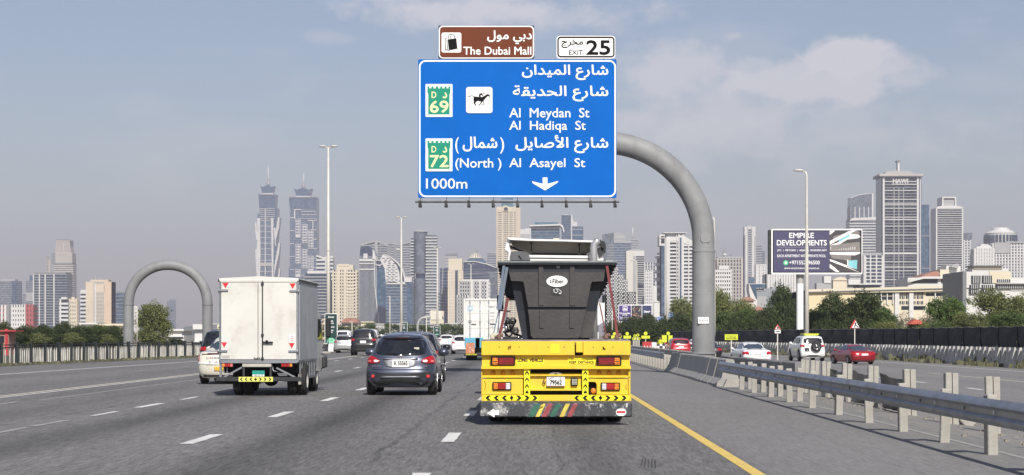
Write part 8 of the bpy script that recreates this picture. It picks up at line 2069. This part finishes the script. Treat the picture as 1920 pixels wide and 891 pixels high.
# workers in yellow vests by the barriers
def worker(lab, px, Y, ztop, ground=-.35, face=0.0, arm=.2, col=LIME):
    """one continuous standing figure: skin modifier over a joint skeleton, then clothing colours by height"""
    t = thing('person', lab, 'person', (wx(px, Y), Y, ground), face, 'roadworkers')
    k = 1.74
    J = {'pel':(0,0,.53),'ab':(0,0,.62),'ch':(0,0,.74),'nk':(0,0,.83),'hd':(0,-.01,.90),'tp':(0,-.005,.965),
         'ls':(-.105,0,.805),'le':(-.14,.01,.65),'lh':(-.135,-.05-arm*.2,.50),'rs':(.105,0,.805),'re':(.145,.0,.65),'rh':(.12,-.10,.52),
         'lk':(-.06,-.01,.28),'lf':(-.065,.01,.035),'lt':(-.07,-.08,.02),'rk':(.06,-.02,.28),'rf':(.075,.03,.035),'rt':(.08,-.06,.02),'lhp':(-.055,0,.49),'rhp':(.055,0,.49)}
    Rr = {'pel':.075,'ab':.075,'ch':.085,'nk':.032,'hd':.055,'tp':.045,'ls':.035,'le':.026,'lh':.02,'rs':.035,'re':.026,'rh':.02,'lk':.034,'lf':.025,'lt':.02,'rk':.034,'rf':.025,'rt':.02,'lhp':.055,'rhp':.055}
    E = [('pel','ab'),('ab','ch'),('ch','nk'),('nk','hd'),('hd','tp'),('ch','ls'),('ls','le'),('le','lh'),('ch','rs'),('rs','re'),('re','rh'),('pel','lhp'),('lhp','lk'),('lk','lf'),('lf','lt'),('pel','rhp'),('rhp','rk'),('rk','rf'),('rf','rt')]
    mb = MB(); n = 10
    ks = list(J)
    me = bpy.data.meshes.new('body'); me.from_pydata([tuple(c*k for c in J[q]) for q in ks], [(ks.index(a), ks.index(b)) for a, b in E], [])
    ob = bpy.data.objects.new('body', me); COL.objects.link(ob)
    sk = ob.modifiers.new('skin', 'SKIN'); sk.use_smooth_shade = True
    for i, q in enumerate(ks): me.skin_vertices[0].data[i].radius = (Rr[q]*k, Rr[q]*k*.85)
    me.skin_vertices[0].data[ks.index('pel')].use_root = True
    ob.modifiers.new('sub', 'SUBSURF').levels = 1; ob.modifiers['sub'].render_levels = 1
    dg = bpy.context.evaluated_depsgraph_get(); m2 = bpy.data.meshes.new_from_object(ob.evaluated_get(dg))
    bpy.data.objects.remove(ob); m2.name = 'body'; m2.materials.clear()
    for m_ in (mat('worker_trousers',(.03,.04,.09),.8), col, mat('worker_skin',(.22,.12,.08),.6), mat('helmet_yellow',(.75,.6,.05),.4)): m2.materials.append(m_)
    for p in m2.polygons:
        z = p.center.z/k; x = abs(p.center.x)/k
        p.material_index = 3 if z > .945 else 2 if (z > .84 or (z < .53 and x > .10 and z > .44)) else 1 if z > .52 else 0
        p.use_smooth = True
    link('body', m2, t); return t
worker('roadworker in a yellow vest bending beside the arrow board', 1151.5, 180, 0, face=.6)
worker('roadworker in a yellow vest standing left of the tall yellow board', 1238, 192, 0, face=-.5)
# triangular warning signs
TRI = [('tri',1452,1464,608,617.5,RED),('tri',1453.8,1462.2,610.5,616.8,SIGNW),('box',1452.5,1463.5,618.5,625,SIGNW)]
t, cx = stand_sign('merge_sign', 'white triangular warning sign with a plate below, left of the white four wheel drive', 150, TRI, 'road sign')
mb = MB(); Y = 150; mb.box(-.035,.035,-.07,-.05,wz(616,Y)+.35,wz(612,Y)+.35); mb.bar((.12,-.06,wz(616,Y)+.35),(.03,-.06,wz(613.5,Y)+.35),.04,.02); mb.build('merge_symbol', INK, t)
mb = MB(); mb.box(-.15,.15,-.075,-.06,wz(622,Y)+.35,wz(620.5,Y)+.35); mb.build('plate_text', INK, t)
Y = 158
t, cx = stand_sign('merge_sign', 'larger red edged triangular merge sign above the shade cloth', Y, [('tri',1593.5,1612,599,615.5,RED),('tri',1597,1611.5,601.5,615,SIGNW)], 'road sign')
mb = MB(); mb.bar((-.02,-.06,wz(614,Y)+.35),(.05,-.06,wz(605.5,Y)+.35),.07,.02); mb.bar((.27,-.06,wz(614,Y)+.35),(.06,-.06,wz(609,Y)+.35),.05,.02); mb.prism([(-.04,wz(607,Y)+.35),(.14,wz(607,Y)+.35),(.06,wz(604,Y)+.35)],-.07,-.05); mb.build('merge_symbol', INK, t)
# fallen post and rubble beside the four wheel drive
mb = MB(); X = wx(1565,150); mb.bar((0,0,.15),(.9,.3,.05),.12,.12); mb.bar((-.5,.2,.5),(.3,.1,.05),.09,.09); tag(mb.build('fallen_post', CONC_PALE, None, (X,150,-.35)), 'broken pale post lying at the foot of the blocks beside the four wheel drive', 'debris')
# red kiosk at the far left
t = thing('red_kiosk', 'red framed kiosk cut by the left edge of the photo above the railing', 'kiosk', (wx(5,150),150,0))
mb = MB(); mb.box(wx(-20,150)-wx(5,150),wx(16,150)-wx(5,150),0,2,0,wz(619,150)); mb.build('body', mat('kiosk_pink',(.40,.22,.17),.7), t)
mb = MB(); mb.box(wx(10,150)-wx(5,150),wx(15,150)-wx(5,150),-.1,.0,0,wz(617,150)); mb.box(wx(-20,150)-wx(5,150),wx(31,150)-wx(5,150),-.3,2.2,wz(622,150),wz(619.5,150)); mb.build('red_frame', mat('kiosk_red',(.42,.04,.05),.6), t)
mb = MB(); mb.box(wx(0,150)-wx(5,150),wx(8,150)-wx(5,150),-.05,.0,wz(642,150),wz(630,150)); mb.build('window', G_DARK, t)
